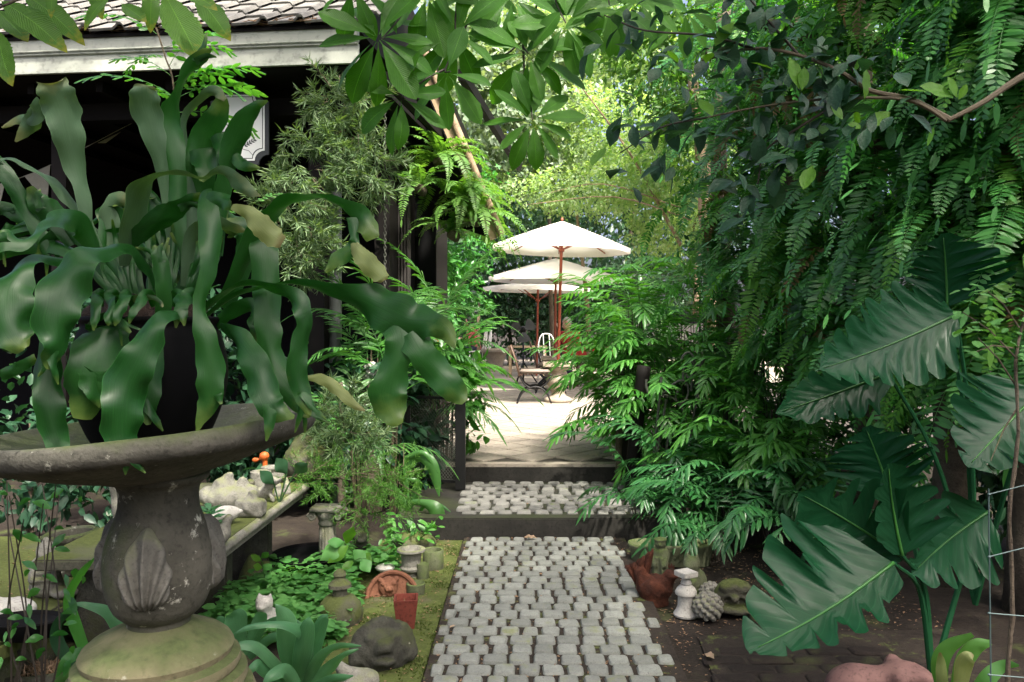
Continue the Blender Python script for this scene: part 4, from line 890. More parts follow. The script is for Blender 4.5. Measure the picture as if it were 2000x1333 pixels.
# near branch with small dark leaves at upper right
sb = thing('leaning_branch', 'thin brown branch with small dark rounded leaves reaching in at right', 'branch', P(2400, 20, 2.5))
def br(pts, r, mat='twig'):
    q = MB(); s = spline([tuple(P(*p)) for p in pts], 16); q.tube([Vector(x) for x in s], [r * (1 - .55 * i / 15) for i in range(16)], 7); q.obj('stem', M[mat], sb); return [Vector(x) for x in s]
b0 = br([(2400, 20, 2.5), (2150, 75, 2.45), (2000, 148, 2.42), (1920, 200, 2.4), (1850, 236, 2.4)], .014)
b1 = br([(1855, 234, 2.4), (1780, 195, 2.42), (1700, 178, 2.45), (1640, 140, 2.5), (1560, 108, 2.55), (1470, 95, 2.6), (1370, 118, 2.65)], .009)
b2 = br([(1848, 236, 2.4), (1800, 205, 2.4), (1740, 192, 2.42), (1600, 195, 2.5), (1480, 210, 2.55), (1380, 230, 2.6)], .006)
b3 = br([(1640, 200, 2.45), (1560, 250, 2.5), (1495, 295, 2.55), (1480, 360, 2.55)], .005, 'dark_twig')
b4 = br([(1470, 95, 2.6), (1380, 70, 2.65), (1260, 60, 2.7), (1180, 30, 2.75)], .005, 'dark_twig')
b5 = br([(1380, 230, 2.6), (1290, 250, 2.65), (1210, 300, 2.7)], .004, 'dark_twig')
b6 = br([(1560, 108, 2.55), (1500, 40, 2.6), (1440, -30, 2.6)], .005, 'dark_twig')
SHL = [leaf_mesh('small_leaf', M['shrub'], .52, 'ellip', 8, 2, .15 + .1 * s, .2, .06, 0, 30 + s) for s in range(3)]; SHB = [leaf_mesh('small_leaf', M['shrub_bright'], .5, 'ellip', 8, 2, .2, .2, .06, 0, 40)]
nl = 0
for bl, n, lo in ((b1, 62, .35), (b2, 62, .35), (b3, 50, .1), (b4, 56, .0), (b5, 40, .0), (b6, 26, .0)):
    for i in range(n):
        f = lo + (1 - lo) * rng.random(); j = min(int(f * 15), 14); p = bl[j].lerp(bl[j + 1], f * 15 - j) + Vector((U(-.09, .09), U(-.1, .1), U(-.13, .10)))
        dr = Vector((U(-1, .5), U(-.8, .4), U(-.9, .5))).normalized(); l = U(.055, .105)
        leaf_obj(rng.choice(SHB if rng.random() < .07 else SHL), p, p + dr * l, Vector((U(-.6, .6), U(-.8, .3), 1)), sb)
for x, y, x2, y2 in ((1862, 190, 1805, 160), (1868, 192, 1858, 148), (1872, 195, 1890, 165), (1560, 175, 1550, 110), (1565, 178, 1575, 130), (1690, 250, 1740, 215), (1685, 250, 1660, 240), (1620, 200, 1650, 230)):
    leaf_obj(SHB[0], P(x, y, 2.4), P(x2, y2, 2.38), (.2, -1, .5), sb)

# ---------------------------------------------------------------- bird bath on its plinth, dark pot and staghorn fern
BD = 2.25
bx, by = P(305, 0, BD).x, BD
def zp(y, d=BD): return EYE - (y - HY) / F * d
bath = thing('bird_bath', 'mossy stone bird bath with lobed bowl and carved baluster pedestal', 'bird bath', (bx, by, .0))
pl_ = MB(); pl_.lathe([(.33, -.02), (.33, .10), (.30, .13), (.30, .36), (.32, .40)], 40, (bx, by, 0)); pl_.obj('plinth', M['stone_moss'], bath)
ba = MB(); ba.lathe([(.30, .40), (.30, .44), (.275, .455), (.285, .49), (.275, .52), (.25, .53), (.258, .56), (.248, .585), (.226, .592), (.235, .612), (.232, .632), (.208, .640), (.216, .655), (.214, .672), (.192, .682), (.198, .70), (.19, .715), (.172, .73), (.145, .744), (.112, .758), (.085, .772)], 48, (bx + .005, by, 0))
M['base_moss'] = stonemat('mossy_base', (.17, .155, .09), (.27, .24, .14), scale=7, moss=.44, mosscol=(.075, .095, .035), lichen=.38, bump=.7)
ba.obj('base', M['base_moss'], bath, 'auto')
sh = MB(); shp = [(.085, .765), (.088, .785), (.10, .795), (.125, .82), (.145, .87), (.152, .92), (.147, .98), (.128, 1.04), (.112, 1.08), (.108, 1.12), (.114, 1.15), (.135, 1.165), (.14, 1.18)]
s2 = spline(shp, 34); sh.lathe([tuple(q) for q in s2], 48, (bx + .008, by, 0), mod=lambda a, z, i: .95 + .018 * math.cos(4 * a + .4) * math.sin(PI * min(1, max(0, (z - .78) / .3))))
shaft = sh.obj('shaft', M['stone'], bath, True)
def acanthus(az):
    """a carved fan-shaped leaf lying on the swell of the shaft"""
    mb = MB(); n, nx = 40, 22; vs = []
    for i in range(n):
        t = i / (n - 1); z = .845 + .215 * t; rr = .95 * float(np.interp(z, [q[1] for q in shp], [q[0] for q in shp]))
        w = .072 * (math.sin(PI * t ** .78) ** .62 if 0 < t < 1 else 0) * (1 - .25 * t) + .001
        for j in range(-nx, nx + 1):
            u = j / nx; x = u * w; ph = math.atan2(x, .03 + t * .17); edge = math.cos(ph * 24)
            ww = 1 + .07 * edge * abs(u) ** 3
            rel = .017 * (1 - abs(u) ** 6) * min(1, (1 - t) * 8) * min(1, t * 8) + .0075 * edge * (1 - abs(u) ** 8) + .006 * math.exp(-(u * w / .005) ** 2)
            if abs(u) > .985 or i in (0, n - 1): rel = -.008
            a = az + x * ww / rr; r2 = rr + rel; vs.append((bx + .008 + r2 * math.sin(a), by - r2 * math.cos(a), z))
    k = 2 * nx + 1; mb.add(vs, [(i * k + j, i * k + j + 1, (i + 1) * k + j + 1, (i + 1) * k + j) for i in range(n - 1) for j in range(k - 1)])
    mb.obj('acanthus_leaf', M['stone_rel'], bath, True)
M['stone_rel'] = stonemat('carved_relief', (.085, .083, .07), (.18, .175, .15), scale=16, moss=.32, mosscol=(.13, .14, .08), bump=.5)
for a in (0.18, 2.0, -1.62, PI): acanthus(a)
TILT = Matrix.Rotation(R(-5.0), 3, 'Y')
bc = Vector((bx, by, 1.18))
bo = MB()
outer = [(.10, -.02), (.16, .0), (.24, .02), (.33, .050), (.40, .075), (.425, .090), (.435, .112), (.432, .135), (.418, .139), (.38, .118), (.30, .088), (.2, .066), (.1, .058), (.02, .056)]
lob = lambda a, z, i: 1 + (.035 * abs(math.cos(4 * a + .6)) - .012 + .008 * math.sin(3 * a + 1)) * min(1, max(0, (z + .02) / .08))
so = spline(outer, 46); bo.lathe([tuple(q) for q in so], 96, bc, lob, TILT, True)
M['bowl_stone'] = stonemat('bowl_stone', (.050, .049, .040), (.14, .135, .11), scale=10, moss=.36, mosscol=(.06, .075, .03), lichen=.36, bump=.7)
bo.obj('bowl', M['bowl_stone'], bath, True)
# dark pot
pot = thing('planter_pot', 'rounded black planter pot standing in the bird bath bowl', 'pot', (bx - .015, by, 1.24))
pp = MB(); pprof = [(.10, 0), (.13, .01), (.165, .07), (.195, .16), (.20, .24), (.185, .31), (.17, .345), (.178, .36), (.172, .37), (.155, .355), (.15, .30), (.05, .29)]
pp.lathe([tuple(q) for q in spline(pprof, 40)], 48, (0, 0, 0)); put('vessel', pp.mesh('vessel', M['black_pot']), pot)



stag = thing('staghorn_fern', 'big staghorn fern with broad drooping antler-shaped leaves in the black pot', 'fern', (bx, by, 1.52))
rb = sdf_mesh('root_mass', [('e', (-.02, 0, .04), (.16, .15, .11)), ('e', (-.10, -.03, .08), (.08, .08, .07)), ('e', (.07, -.02, .08), (.08, .08, .07))], (-.3, -.3, -.1), (.3, .3, .35), M['rootm'] if 'rootm' in M else stonemat('root_mass', (.008, .005, .004), (.03, .016, .010), scale=24, moss=.22, mosscol=(.09, .10, .03), bump=1.4), 40, .03, .012)
put('root_mass', rb, stag)
def stag_leaf(ribs, mat='stag', seed=0):
    """ribs: lists of (x, y, d, width_px, roll_deg)"""
    mb = MB(); cum = 0
    for ri_, rib in enumerate(ribs):
        a = np.array([(*P(q[0], q[1], q[2]), q[3] / F * q[2] / 2, q[4] if len(q) > 4 else 0.) for q in rib]); n = max(14, 7 * len(rib)); s = spline(a, n)
        sp = s[:, :3]; tg = np.gradient(sp, axis=0); tg /= np.linalg.norm(tg, axis=1, keepdims=True)
        sd, nm = [], []
        for i in range(n):
            t = Vector(tg[i]); v = (Vector(sp[i]) - CAM).normalized(); x = t.cross(v); x = x.normalized() if x.length > 1e-3 else Vector((1, 0, 0))
            x = Matrix.Rotation(R(s[i, 4] * 1.3), 3, t) @ x; sd.append(np.array(x)); nm.append(np.array(x.cross(t)))
        w = np.maximum(s[:, 3] * .90, .0012); w[-1] = max(.001, w[-1] * .9)
        ribbon_mesh(mb, sp, sd, nm, w * (1 + .05 * np.sin(np.arange(n) * .9 + seed)), w * (1 + .05 * np.sin(np.arange(n) * .8 + seed * 2 + 1)), 4, .26, .30, len(rib) * .48, seed + ri_, 0 if ri_ == 0 else .45, rough_edge=.035, seed=seed * 3 + ri_)
    o = put('leaf', mb.mesh('leaf', M[mat]), stag, world=True); return o
d0 = 2.25
SL_ = [
 ('stag_pale', [[(178, 480, d0, 14, 20), (166, 400, d0, 30, 20), (150, 330, d0, 44, 15), (133, 260, 2.22, 66, 10), (118, 205, 2.2, 76, 0), (104, 172, 2.18, 66, -5), (100, 163, 2.17, 50, -5)], [(84, 200, 2.2, 30, 0), (66, 226, 2.22, 40, 20), (36, 234, 2.25, 20, 30), (4, 250, 2.26, 5, 0)], [(74, 215, 2.22, 30, 20), (58, 245, 2.24, 36, 0), (30, 277, 2.25, 5, 0)]]),
 ('stag_pale', [[(335, 500, 2.3, 14), (326, 400, 2.3, 20), (314, 320, 2.28, 28), (298, 258, 2.26, 50), (284, 208, 2.24, 64), (283, 176, 2.22, 50), (284, 166, 2.22, 40)]]),
 ('stag', [[(352, 520, 2.3, 18), (348, 420, 2.3, 32), (344, 330, 2.3, 40), (336, 240, 2.3, 46, 10), (345, 185, 2.28, 30, 45), (365, 145, 2.26, 30, 30), (392, 112, 2.24, 30, 10), (413, 95, 2.23, 4)]]),
 ('stag_pale', [[(372, 500, 2.34, 20), (372, 400, 2.34, 30), (362, 300, 2.34, 24, 30), (365, 230, 2.33, 22, 40), (395, 190, 2.3, 22, 30), (420, 180, 2.28, 26, 0), (440, 195, 2.27, 10)]]),
 ('stag', [[(388, 500, 2.36, 20), (385, 400, 2.36, 50), (392, 320, 2.35, 72), (402, 262, 2.33, 56), (425, 225, 2.3, 46), (436, 190, 2.28, 20)], [(395, 290, 2.34, 60), (400, 330, 2.3, 40), (394, 355, 2.28, 8)], [(425, 260, 2.33, 40), (440, 300, 2.3, 36), (436, 340, 2.28, 8)]]),
 ('stag', [[(425, 500, 2.3, 22), (432, 400, 2.3, 32, 10), (446, 320, 2.28, 40, 10), (466, 255, 2.25, 50, 0), (496, 212, 2.22, 26, 0), (523, 197, 2.2, 4)], [(452, 300, 2.28, 22), (474, 322, 2.27, 26), (508, 329, 2.25, 5)]]),
 ('stag_pale', [[(245, 520, d0, 24, 20), (258, 450, 2.2, 48, 20), (276, 385, 2.15, 62, 30), (300, 346, 2.1, 44, 55), (345, 342, 2.06, 32, 60), (395, 348, 2.04, 30, 60), (430, 340, 2.02, 34, 50), (462, 355, 2.0, 40, 20), (486, 374, 1.99, 24, 10), (508, 383, 1.98, 4)]]),
 ('stag', [[(238, 500, d0, 16), (275, 456, 2.2, 38), (320, 424, 2.15, 50, 10), (362, 398, 2.12, 34, 20), (392, 378, 2.1, 6)]]),
 ('stag', [[(398, 372, 2.05, 30, 30), (408, 420, 2.02, 46), (412, 490, 2.0, 46, -10), (400, 560, 1.98, 34, -30), (390, 610, 1.97, 30, -10), (404, 670, 1.96, 50), (412, 735, 1.96, 58), (408, 785, 1.96, 48), (392, 822, 1.96, 22), (384, 845, 1.96, 4)], [(402, 385, 2.04, 26), (432, 392, 2.02, 34), (452, 404, 2.0, 24, 30)], [(425, 770, 1.96, 20), (432, 790, 1.96, 6)]]),
 ('stag_yellow', [[(452, 404, 2.0, 12), (478, 414, 1.99, 30, 10), (505, 436, 1.98, 46, 0), (532, 462, 1.98, 46, 0), (552, 474, 1.98, 26)]]),
 ('stag', [[(305, 560, 2.2, 20, 40), (285, 515, 2.15, 34, 40), (250, 488, 2.08, 40, 45), (205, 486, 2.0, 52, 45), (160, 505, 1.93, 78, 30), (125, 555, 1.9, 98, 15), (108, 620, 1.88, 88, 0), (112, 668, 1.88, 62, -20), (100, 700, 1.88, 40, -25), (95, 722, 1.88, 10)]]),
 ('stag', [[(160, 520, 2.2, 20, 20), (95, 505, 2.08, 30, 40), (50, 515, 1.98, 44, 40), (18, 560, 1.93, 90, 20), (15, 620, 1.9, 104, 0), (35, 665, 1.9, 70, 0), (50, 680, 1.9, 18)], [(5, 640, 1.9, 40), (22, 672, 1.9, 44, 10), (30, 688, 1.9, 20)]]),
 ('stag', [[(190, 500, d0, 20), (160, 445, 2.2, 52, 20), (125, 428, 2.1, 56, 30), (90, 440, 2.03, 34, 45), (50, 468, 1.98, 40, 50), (0, 470, 1.95, 56, 20), (-40, 480, 1.95, 40)]]),
 ('stag_pale', [[(198, 490, 2.3, 16, 20), (165, 430, 2.3, 30, 30), (130, 380, 2.28, 34, 40), (90, 345, 2.25, 30, 50), (45, 318, 2.22, 24, 60), (5, 310, 2.2, 20, 50), (-30, 330, 2.2, 12)]]),
 ('stag', [[(95, 500, 2.35, 20), (62, 430, 2.34, 30), (30, 370, 2.33, 34), (-10, 310, 2.33, 26), (-40, 280, 2.3, 10)]]),
 ('stag', [[(140, 480, 2.36, 20), (108, 425, 2.35, 50), (75, 395, 2.34, 44), (58, 365, 2.33, 14)]]),
 ('stag', [[(120, 500, 2.4, 18), (60, 440, 2.4, 32), (15, 410, 2.4, 30), (-40, 400, 2.38, 20)]]),
 ('stag_pale', [[(215, 510, 2.35, 14), (212, 450, 2.35, 40), (225, 400, 2.35, 44), (255, 388, 2.33, 20)]]),
 ('stag', [[(362, 612, 2.0, 24, 40), (335, 612, 1.95, 36, 40), (300, 635, 1.9, 52, 25), (275, 690, 1.88, 70, 10), (250, 745, 1.87, 92, 0), (240, 800, 1.86, 88, -10), (238, 850, 1.86, 72, -10), (245, 882, 1.86, 50, 0), (250, 892, 1.86, 30)]]),
 ('stag', [[(120, 620, 2.1, 30, 30), (100, 660, 2.03, 40, 20), (92, 720, 2.0, 52, 5), (96, 790, 1.98, 60, 0), (108, 850, 1.98, 52, 0), (120, 890, 1.98, 34), (122, 902, 1.98, 10)]]),
 ('stag', [[(395, 610, 2.1, 18, 30), (440, 572, 2.06, 26, 50), (490, 558, 2.03, 30, 55), (545, 568, 2.0, 40, 40), (582, 592, 1.98, 44, 10), (596, 632, 1.98, 34, -20), (585, 680, 1.98, 40, -10), (580, 730, 1.98, 44, 0), (594, 780, 1.98, 34, 0), (604, 812, 1.98, 10)]]),
 ('stag', [[(430, 640, 2.06, 20, 40), (452, 652, 2.02, 40, 30), (482, 685, 1.98, 56, 10), (508, 735, 1.96, 62, 0), (524, 785, 1.95, 62, 0), (545, 806, 1.95, 44, 0), (575, 815, 1.95, 8)], [(528, 790, 1.95, 32), (526, 830, 1.94, 22), (520, 862, 1.94, 4)]]),
 ('stag', [[(430, 600, 2.25, 20), (470, 520, 2.2, 34, 10), (510, 440, 2.16, 46, 20), (555, 402, 2.12, 44, 40), (610, 384, 2.08, 36, 55), (652, 396, 2.05, 30, 50), (692, 412, 2.03, 40, 20), (716, 440, 2.02, 46, 0), (728, 468, 2.02, 30)], [(690, 425, 2.03, 30), (692, 462, 2.02, 18), (688, 480, 2.02, 30, 20), (660, 505, 2.02, 34, 20), (636, 532, 2.02, 8)]]),
 ('stag_yellow', [[(690, 474, 2.02, 14), (700, 492, 2.01, 34), (722, 518, 2.0, 44), (744, 540, 2.0, 34), (750, 549, 2.0, 16)]]),
 ('stag', [[(400, 620, 2.2, 18, 40), (470, 575, 2.15, 26, 55), (545, 556, 2.1, 26, 60), (620, 562, 2.06, 34, 45), (690, 580, 2.03, 60, 20), (745, 603, 2.02, 92, 5), (795, 628, 2.01, 100, 0), (840, 632, 2.0, 60, 0), (872, 650, 2.0, 42, 0), (888, 680, 2.0, 6)], [(770, 610, 2.02, 90), (785, 665, 2.01, 72), (770, 720, 2.0, 62), (758, 770, 2.0, 84), (768, 808, 2.0, 62), (780, 830, 2.0, 20)], [(800, 650, 2.01, 70), (828, 695, 2.0, 62), (862, 735, 2.0, 66), (892, 768, 2.0, 52), (908, 786, 2.0, 18)]]),
 ('stag', [[(500, 440, 2.2, 30), (514, 480, 2.18, 56), (520, 560, 2.16, 58), (524, 640, 2.15, 54), (532, 700, 2.14, 48), (560, 755, 2.13, 50), (592, 800, 2.12, 30), (606, 815, 2.12, 8)]]),
 ('stag_yellow', [[(600, 738, 2.05, 10), (630, 742, 2.05, 24), (660, 762, 2.04, 24), (690, 790, 2.03, 18), (713, 803, 2.03, 4)]]),
 ('stag', [[(318, 640, 2.15, 30), (320, 560, 2.12, 34), (310, 500, 2.12, 30), (300, 480, 2.12, 8)]]),
 ('stag', [[(450, 600, 2.3, 18), (480, 500, 2.3, 40), (478, 450, 2.3, 50), (440, 440, 2.28, 30)]]),
 ('stag_pale', [[(360, 560, 2.28, 16), (372, 470, 2.26, 30), (400, 446, 2.24, 40, 20), (450, 445, 2.22, 34, 40), (478, 450, 2.2, 6)]]),
 ('stag', [[(0, 735, 2.2, 24), (30, 722, 2.2, 26), (70, 700, 2.2, 20)]]),
 ('stag', [[(420, 640, 2.3, 20), (450, 610, 2.28, 30), (490, 600, 2.25, 36, 20), (505, 640, 2.22, 40), (500, 690, 2.22, 10)]]),
 ('stag_pale', [[(250, 590, 2.1, 10), (280, 582, 2.05, 22, 40), (310, 590, 2.02, 14, 40), (318, 600, 2.0, 4)]]),
 ('stag', [[(170, 640, 2.08, 10), (200, 620, 2.03, 20, 40), (230, 628, 2.0, 22, 30), (255, 650, 1.98, 6)]]),
 ('stag', [[(200, 660, 2.08, 60, 0), (205, 640, 2.02, 90, 10), (180, 740, 1.98, 110, 0), (160, 820, 1.99, 40, 0)]]),
 ('stag', [[(300, 640, 2.1, 40), (290, 720, 2.03, 60), (285, 790, 2.02, 50), (290, 830, 2.02, 10)]]),
]
def fork(rib, r):
    """two uneven antler points at the end of a blade"""
    a, b = rib[-2], rib[-1]; dx, dy = b[0] - a[0], b[1] - a[1]; l = math.hypot(dx, dy) + 1e-6; ux, uy = dx / l, dy / l; out = []
    for sg in (-1, 1):
        an = sg * r.uniform(.35, .7); cx, cy = ux * math.cos(an) - uy * math.sin(an), ux * math.sin(an) + uy * math.cos(an); L_ = r.uniform(30, 62); w = a[3] * .55
        out.append([(a[0] - ux * 14, a[1] - uy * 14, a[2], w), (a[0] + cx * L_ * .45, a[1] + cy * L_ * .45 + 3, a[2], w * .75, sg * 25), (a[0] + cx * L_, a[1] + cy * L_ + 10, a[2] + .01, 3)])
    return out
for i, (mt, rb_) in enumerate(SL_):
    extra = fork(rb_[0], random.Random(i)) if (mt == 'stag' and len(rb_) == 1 and rb_[0][-2][3] > 15 and len(rb_[0]) > 3) else []
    stag_leaf(rb_ + extra, mt, i)
for i in range(16):       # narrower blades behind, rising and arching outwards
    x0 = U(180, 420); a = U(-1.2, 1.2); L_ = U(120, 260); x1, y1 = x0 + L_ * math.sin(a) * .5, 520 - L_ * .55 * math.cos(a); x2, y2 = x0 + L_ * math.sin(a) * 1.05, 520 - L_ * .7 * math.cos(a) + 40 * abs(a); w = U(24, 42)
    rib = [(x0 * .5 + 150, 590, 2.3, 12), (x0, 530, 2.32, w * .5, U(-40, 40)), (x1, y1, 2.36, w, U(-50, 50)), (x2, y2, 2.36, w * .8, U(-50, 50)), (x2 + 30 * math.sin(a), y2 + 45 * abs(a), 2.34, 4)]
    stag_leaf([rib] + fork(rib, random.Random(i + 90)), 'stag', 120 + i)
for i in range(6):       # short young leaves round the crown, over the pot rim
    x0 = 190 + i * 38 + U(-8, 8); w = U(20, 34); dx = U(-45, 45); rib = [(x0, 600, 2.1, 10), (x0 + dx * .4, 575, 2.04, w, U(-40, 40)), (x0 + dx, 590, 1.99, w, U(0, 50)), (x0 + dx * 1.5, 612 + U(0, 15), 1.97, w * .7, U(-20, 20)), (x0 + dx * 1.7, 632 + U(0, 15), 1.97, 4)]
    stag_leaf([rib], 'stag', 160 + i)
for i in range(14):       # bare stalks rising from the crown
    x = U(190, 440); y = U(440, 520); stag_leaf([[(x * .6 + 120, 600, 2.25, 9), (x * .85 + 45, 540, 2.25, 9), (x, y, 2.27 + U(-.05, .08), 10), (x + U(-15, 15), y - 40, 2.28, 5)]], 'stag', 50 + i)

# ---------------------------------------------------------------- garden ornaments and pots
def one(name, label, cat, me, loc, rz=0.0, sc=1.0, group=None, rot=None):
    return tag(put(name, me, None, loc, rot or (0, 0, rz), sc), label, cat, group)
def lathe_me(name, prof, mat, seg=32, mod=None, n=None):
    mb = MB(); mb.lathe([tuple(q) for q in (spline(prof, n) if n else prof)], seg, (0, 0, 0), mod); return mb.mesh(name, M[mat], 'auto')
def blade(ribs, mat, parent, seed=0, cup=.16, wav=.08, name='leaf', nx=3):
    mb = MB()
    for ri_, rib in enumerate(ribs):
        a = np.array([(*P(q[0], q[1], q[2]), q[3] / F * q[2] / 2, q[4] if len(q) > 4 else 0.) for q in rib]); n = max(12, 6 * len(rib)); s = spline(a, n)
        sp = s[:, :3]; tg = np.gradient(sp, axis=0); tg /= np.linalg.norm(tg, axis=1, keepdims=True); sd, nm = [], []
        for i in range(n):
            t = Vector(tg[i]); v = (Vector(sp[i]) - CAM).normalized(); x = t.cross(v); x = x.normalized() if x.length > 1e-3 else Vector((1, 0, 0))
            x = Matrix.Rotation(R(s[i, 4]), 3, t) @ x; sd.append(np.array(x)); nm.append(np.array(x.cross(t)))
        w = np.maximum(s[:, 3], .001); ribbon_mesh(mb, sp, sd, nm, w, w, nx, cup, wav, 1.5, seed)
    return put(name, mb.mesh(name, M[mat]), parent, world=True)
def cat_me(name, mat, n=40):
    return sdf_mesh(name, [('e', (0, .01, .075), (.058, .07, .085)), ('c', (0, -.005, .09), (0, -.03, .17), .05, .036), ('e', (0, -.035, .195), (.046, .044, .04)), ('e', (0, -.075, .186), (.02, .018, .015)),
        ('c', (.028, -.03, .22), (.034, -.03, .25), .016, .004), ('c', (-.028, -.03, .22), (-.034, -.03, .25), .016, .004), ('c', (.025, -.06, .10), (.026, -.075, .012), .017, .015), ('c', (-.025, -.06, .10), (-.026, -.075, .012), .017, .015),
        ('e', (.05, -.01, .03), (.03, .05, .03)), ('e', (-.05, -.01, .03), (.03, .05, .03)), ('c', (.05, .05, .015), (.09, -.01, .015), .014, .010)], (-.13, -.14, -.01), (.13, .12, .27), M[mat], n, .014, .004)

# mossy slab at far left with its pots and figures
ZS = .35
sl_ = thing('stone_slab', 'low mossy stone slab at far left under the pots', 'slab', (-2.62, 3.75, 0))
q = MB(); q.add([(-3.6, 2.7, ZS - .07), (-2.08, 2.7, ZS - .07), (-2.02, 3.1, ZS - .07), (-2.08, 4.75, ZS - .07), (-3.6, 4.75, ZS - .07), (-3.6, 2.7, ZS), (-2.09, 2.7, ZS), (-2.03, 3.1, ZS), (-2.09, 4.75, ZS), (-3.6, 4.75, ZS)], [(4, 3, 2, 1, 0), (5, 6, 7, 8, 9), (0, 1, 6, 5), (1, 2, 7, 6), (2, 3, 8, 7), (3, 4, 9, 8), (4, 0, 5, 9)])
M['moss_slab'] = stonemat('moss_slab', (.06, .06, .044), (.12, .116, .085), scale=7, moss=.50, mosscol=(.075, .092, .022), bump=1)
q.obj('top', M['moss_slab'], sl_, False, bevel=.012)
rod_litter('slab_litter', 500, (-3.5, -2.1, 2.75, 4.7), ZS, 31, sl_).location = -sl_.location
for i in range(7):
    y = 2.85 + i * .28; me = sdf_mesh('rock', [('e', (0, 0, .12), (.16, .14, .15)), ('e', (.06, .05, .08), (.12, .1, .1))], (-.25, -.25, -.05), (.25, .25, .32), M['stone_moss'], 22, .05, .03)
    put('rock', me, sl_, (-2.26 + U(-.03, .03), y, 0), (0, 0, U(0, 6)), (1, 1, .98), world=True)
p = G(133, 1128, ZS); sc = 1.0
prof = [(.075, 0), (.085, .005), (.10, .10), (.105, .155), (.118, .165), (.128, .18), (.128, .195), (.115, .205), (.10, .195), (.095, .15), (.02, .14)]
one('flower_pot', 'grey concrete pot with a twisted rope rim on the mossy slab', 'pot', lathe_me('flower_pot', prof, 'stone', 72, lambda a, z, i: 1 + (.035 * math.sin(a * 22 + z * 180) if .16 < z < .2 and i in (4, 5, 6, 7) else 0)), (p.x - .02, p.y + .08, ZS), .0, 1.0, rot=(.0, R(-4), 0))
p = G(78, 1172, ZS)
one('gnome_statue', 'pale weathered kneeling figure statue left of the rope-rimmed pot', 'statue', sdf_mesh('gnome_statue', [('e', (0, 0, .05), (.07, .065, .055)), ('c', (0, 0, .06), (0, 0, .15), .062, .048), ('e', (0, -.005, .20), (.042, .042, .04)), ('c', (0, 0, .225), (.0, .0, .258), .036, .012), ('e', (0, 0, .165), (.056, .054, .014)), ('c', (.05, -.01, .14), (.055, -.05, .09), .022, .018), ('c', (-.05, -.01, .14), (-.03, -.06, .09), .022, .018), ('e', (.09, -.03, .025), (.06, .05, .026)), ('e', (0, -.045, .195), (.01, .012, .012)), ('e', (0, -.04, .12), (.05, .03, .012)), ('e', (0, -.045, .09), (.055, .03, .012))], (-.13, -.13, -.01), (.17, .12, .28), M['stone_pale'], 46, .012, .006), (p.x, p.y + .05, ZS), .1, 1.0)
p = G(20, 1215, ZS)
one('lamb_statue', 'white lying animal statue at the left edge of the slab', 'statue', sdf_mesh('lamb_statue', [('e', (0, 0, .05), (.10, .06, .05)), ('c', (-.06, 0, .06), (-.085, -.01, .13), .035, .028), ('e', (-.09, -.03, .145), (.028, .04, .028)), ('c', (-.07, .0, .16), (-.05, .0, .18), .012, .006), ('c', (-.1, .0, .16), (-.115, .0, .18), .012, .006), ('c', (.05, -.05, .02), (-.02, -.07, .02), .02, .016)], (-.15, -.12, -.01), (.14, .1, .22), M['stone_white'], 38, .016, .006), (p.x, p.y, ZS), .2, 1.0)
p = G(38, 1240, ZS); one('trough_planter', 'dark oval planter standing below the white animal statue', 'planter', lathe_me('trough_planter', [(.08, 0), (.10, .02), (.115, .07), (.11, .075), (.10, .06), (.02, .05)], 'black_pot', 36), (p.x + .04, p.y - .02, ZS), 0, (1.25, .8, 1.0))
p = G(205, 1100, .2)
lich = thing('lichen_statue', 'pale crusted stone figure half hidden behind the bird bath pedestal', 'statue', (p.x, p.y + .2, 0))
put('body', sdf_mesh('body', [('c', (0, 0, 0), (0, 0, .38), .06, .045), ('e', (0, 0, .47), (.06, .06, .07)), ('e', (.03, -.02, .3), (.06, .05, .06)), ('e', (-.02, -.03, .12), (.1, .09, .09)), ('c', (0, 0, .52), (0, 0, .62), .055, .075)], (-.16, -.16, -.01), (.16, .16, .72), M['stone_pale'], 46, .03, .014), lich)
rs = np.random.default_rng(5); pp_ = unit(500, rs) * np.array((.085, .085, .02)) + np.stack([np.zeros(500), np.zeros(500), rs.uniform(.05, .45, 500)], 1)
put('lichen', scatter_leaves('lichen', M['lichen_leaf'], pp_, unit(500, rs), unit(500, rs), rs.uniform(.012, .03, 500), rs.uniform(.008, .018, 500), 4), lich)['kind'] = 'stuff'
p = G(90, 1345, 0.0)
rgm = thing('ring_pot', 'sunken round pot with thick mossy rim at the bottom left', 'pot', (p.x, p.y, 0))
q = MB(); q.lathe([(.17, -.02), (.20, .05), (.215, .10), (.20, .13), (.17, .125), (.155, .09), (.15, .05), (.01, .045)], 48); put('vessel', q.mesh('vessel', M['stone_dark']), rgm)
rs = np.random.default_rng(8); n_ = 260; pp_ = np.stack([rs.normal(0, .06, n_), rs.normal(0, .06, n_), rs.uniform(.05, .1, n_)], 1)
put('dry_moss', scatter_leaves('dry_moss', M['dry_leaf'], pp_, unit(n_, rs), unit(n_, rs) + np.array((0, 0, .8)), rs.uniform(.03, .07, n_), rs.uniform(.004, .01, n_), 4), rgm)['kind'] = 'stuff'
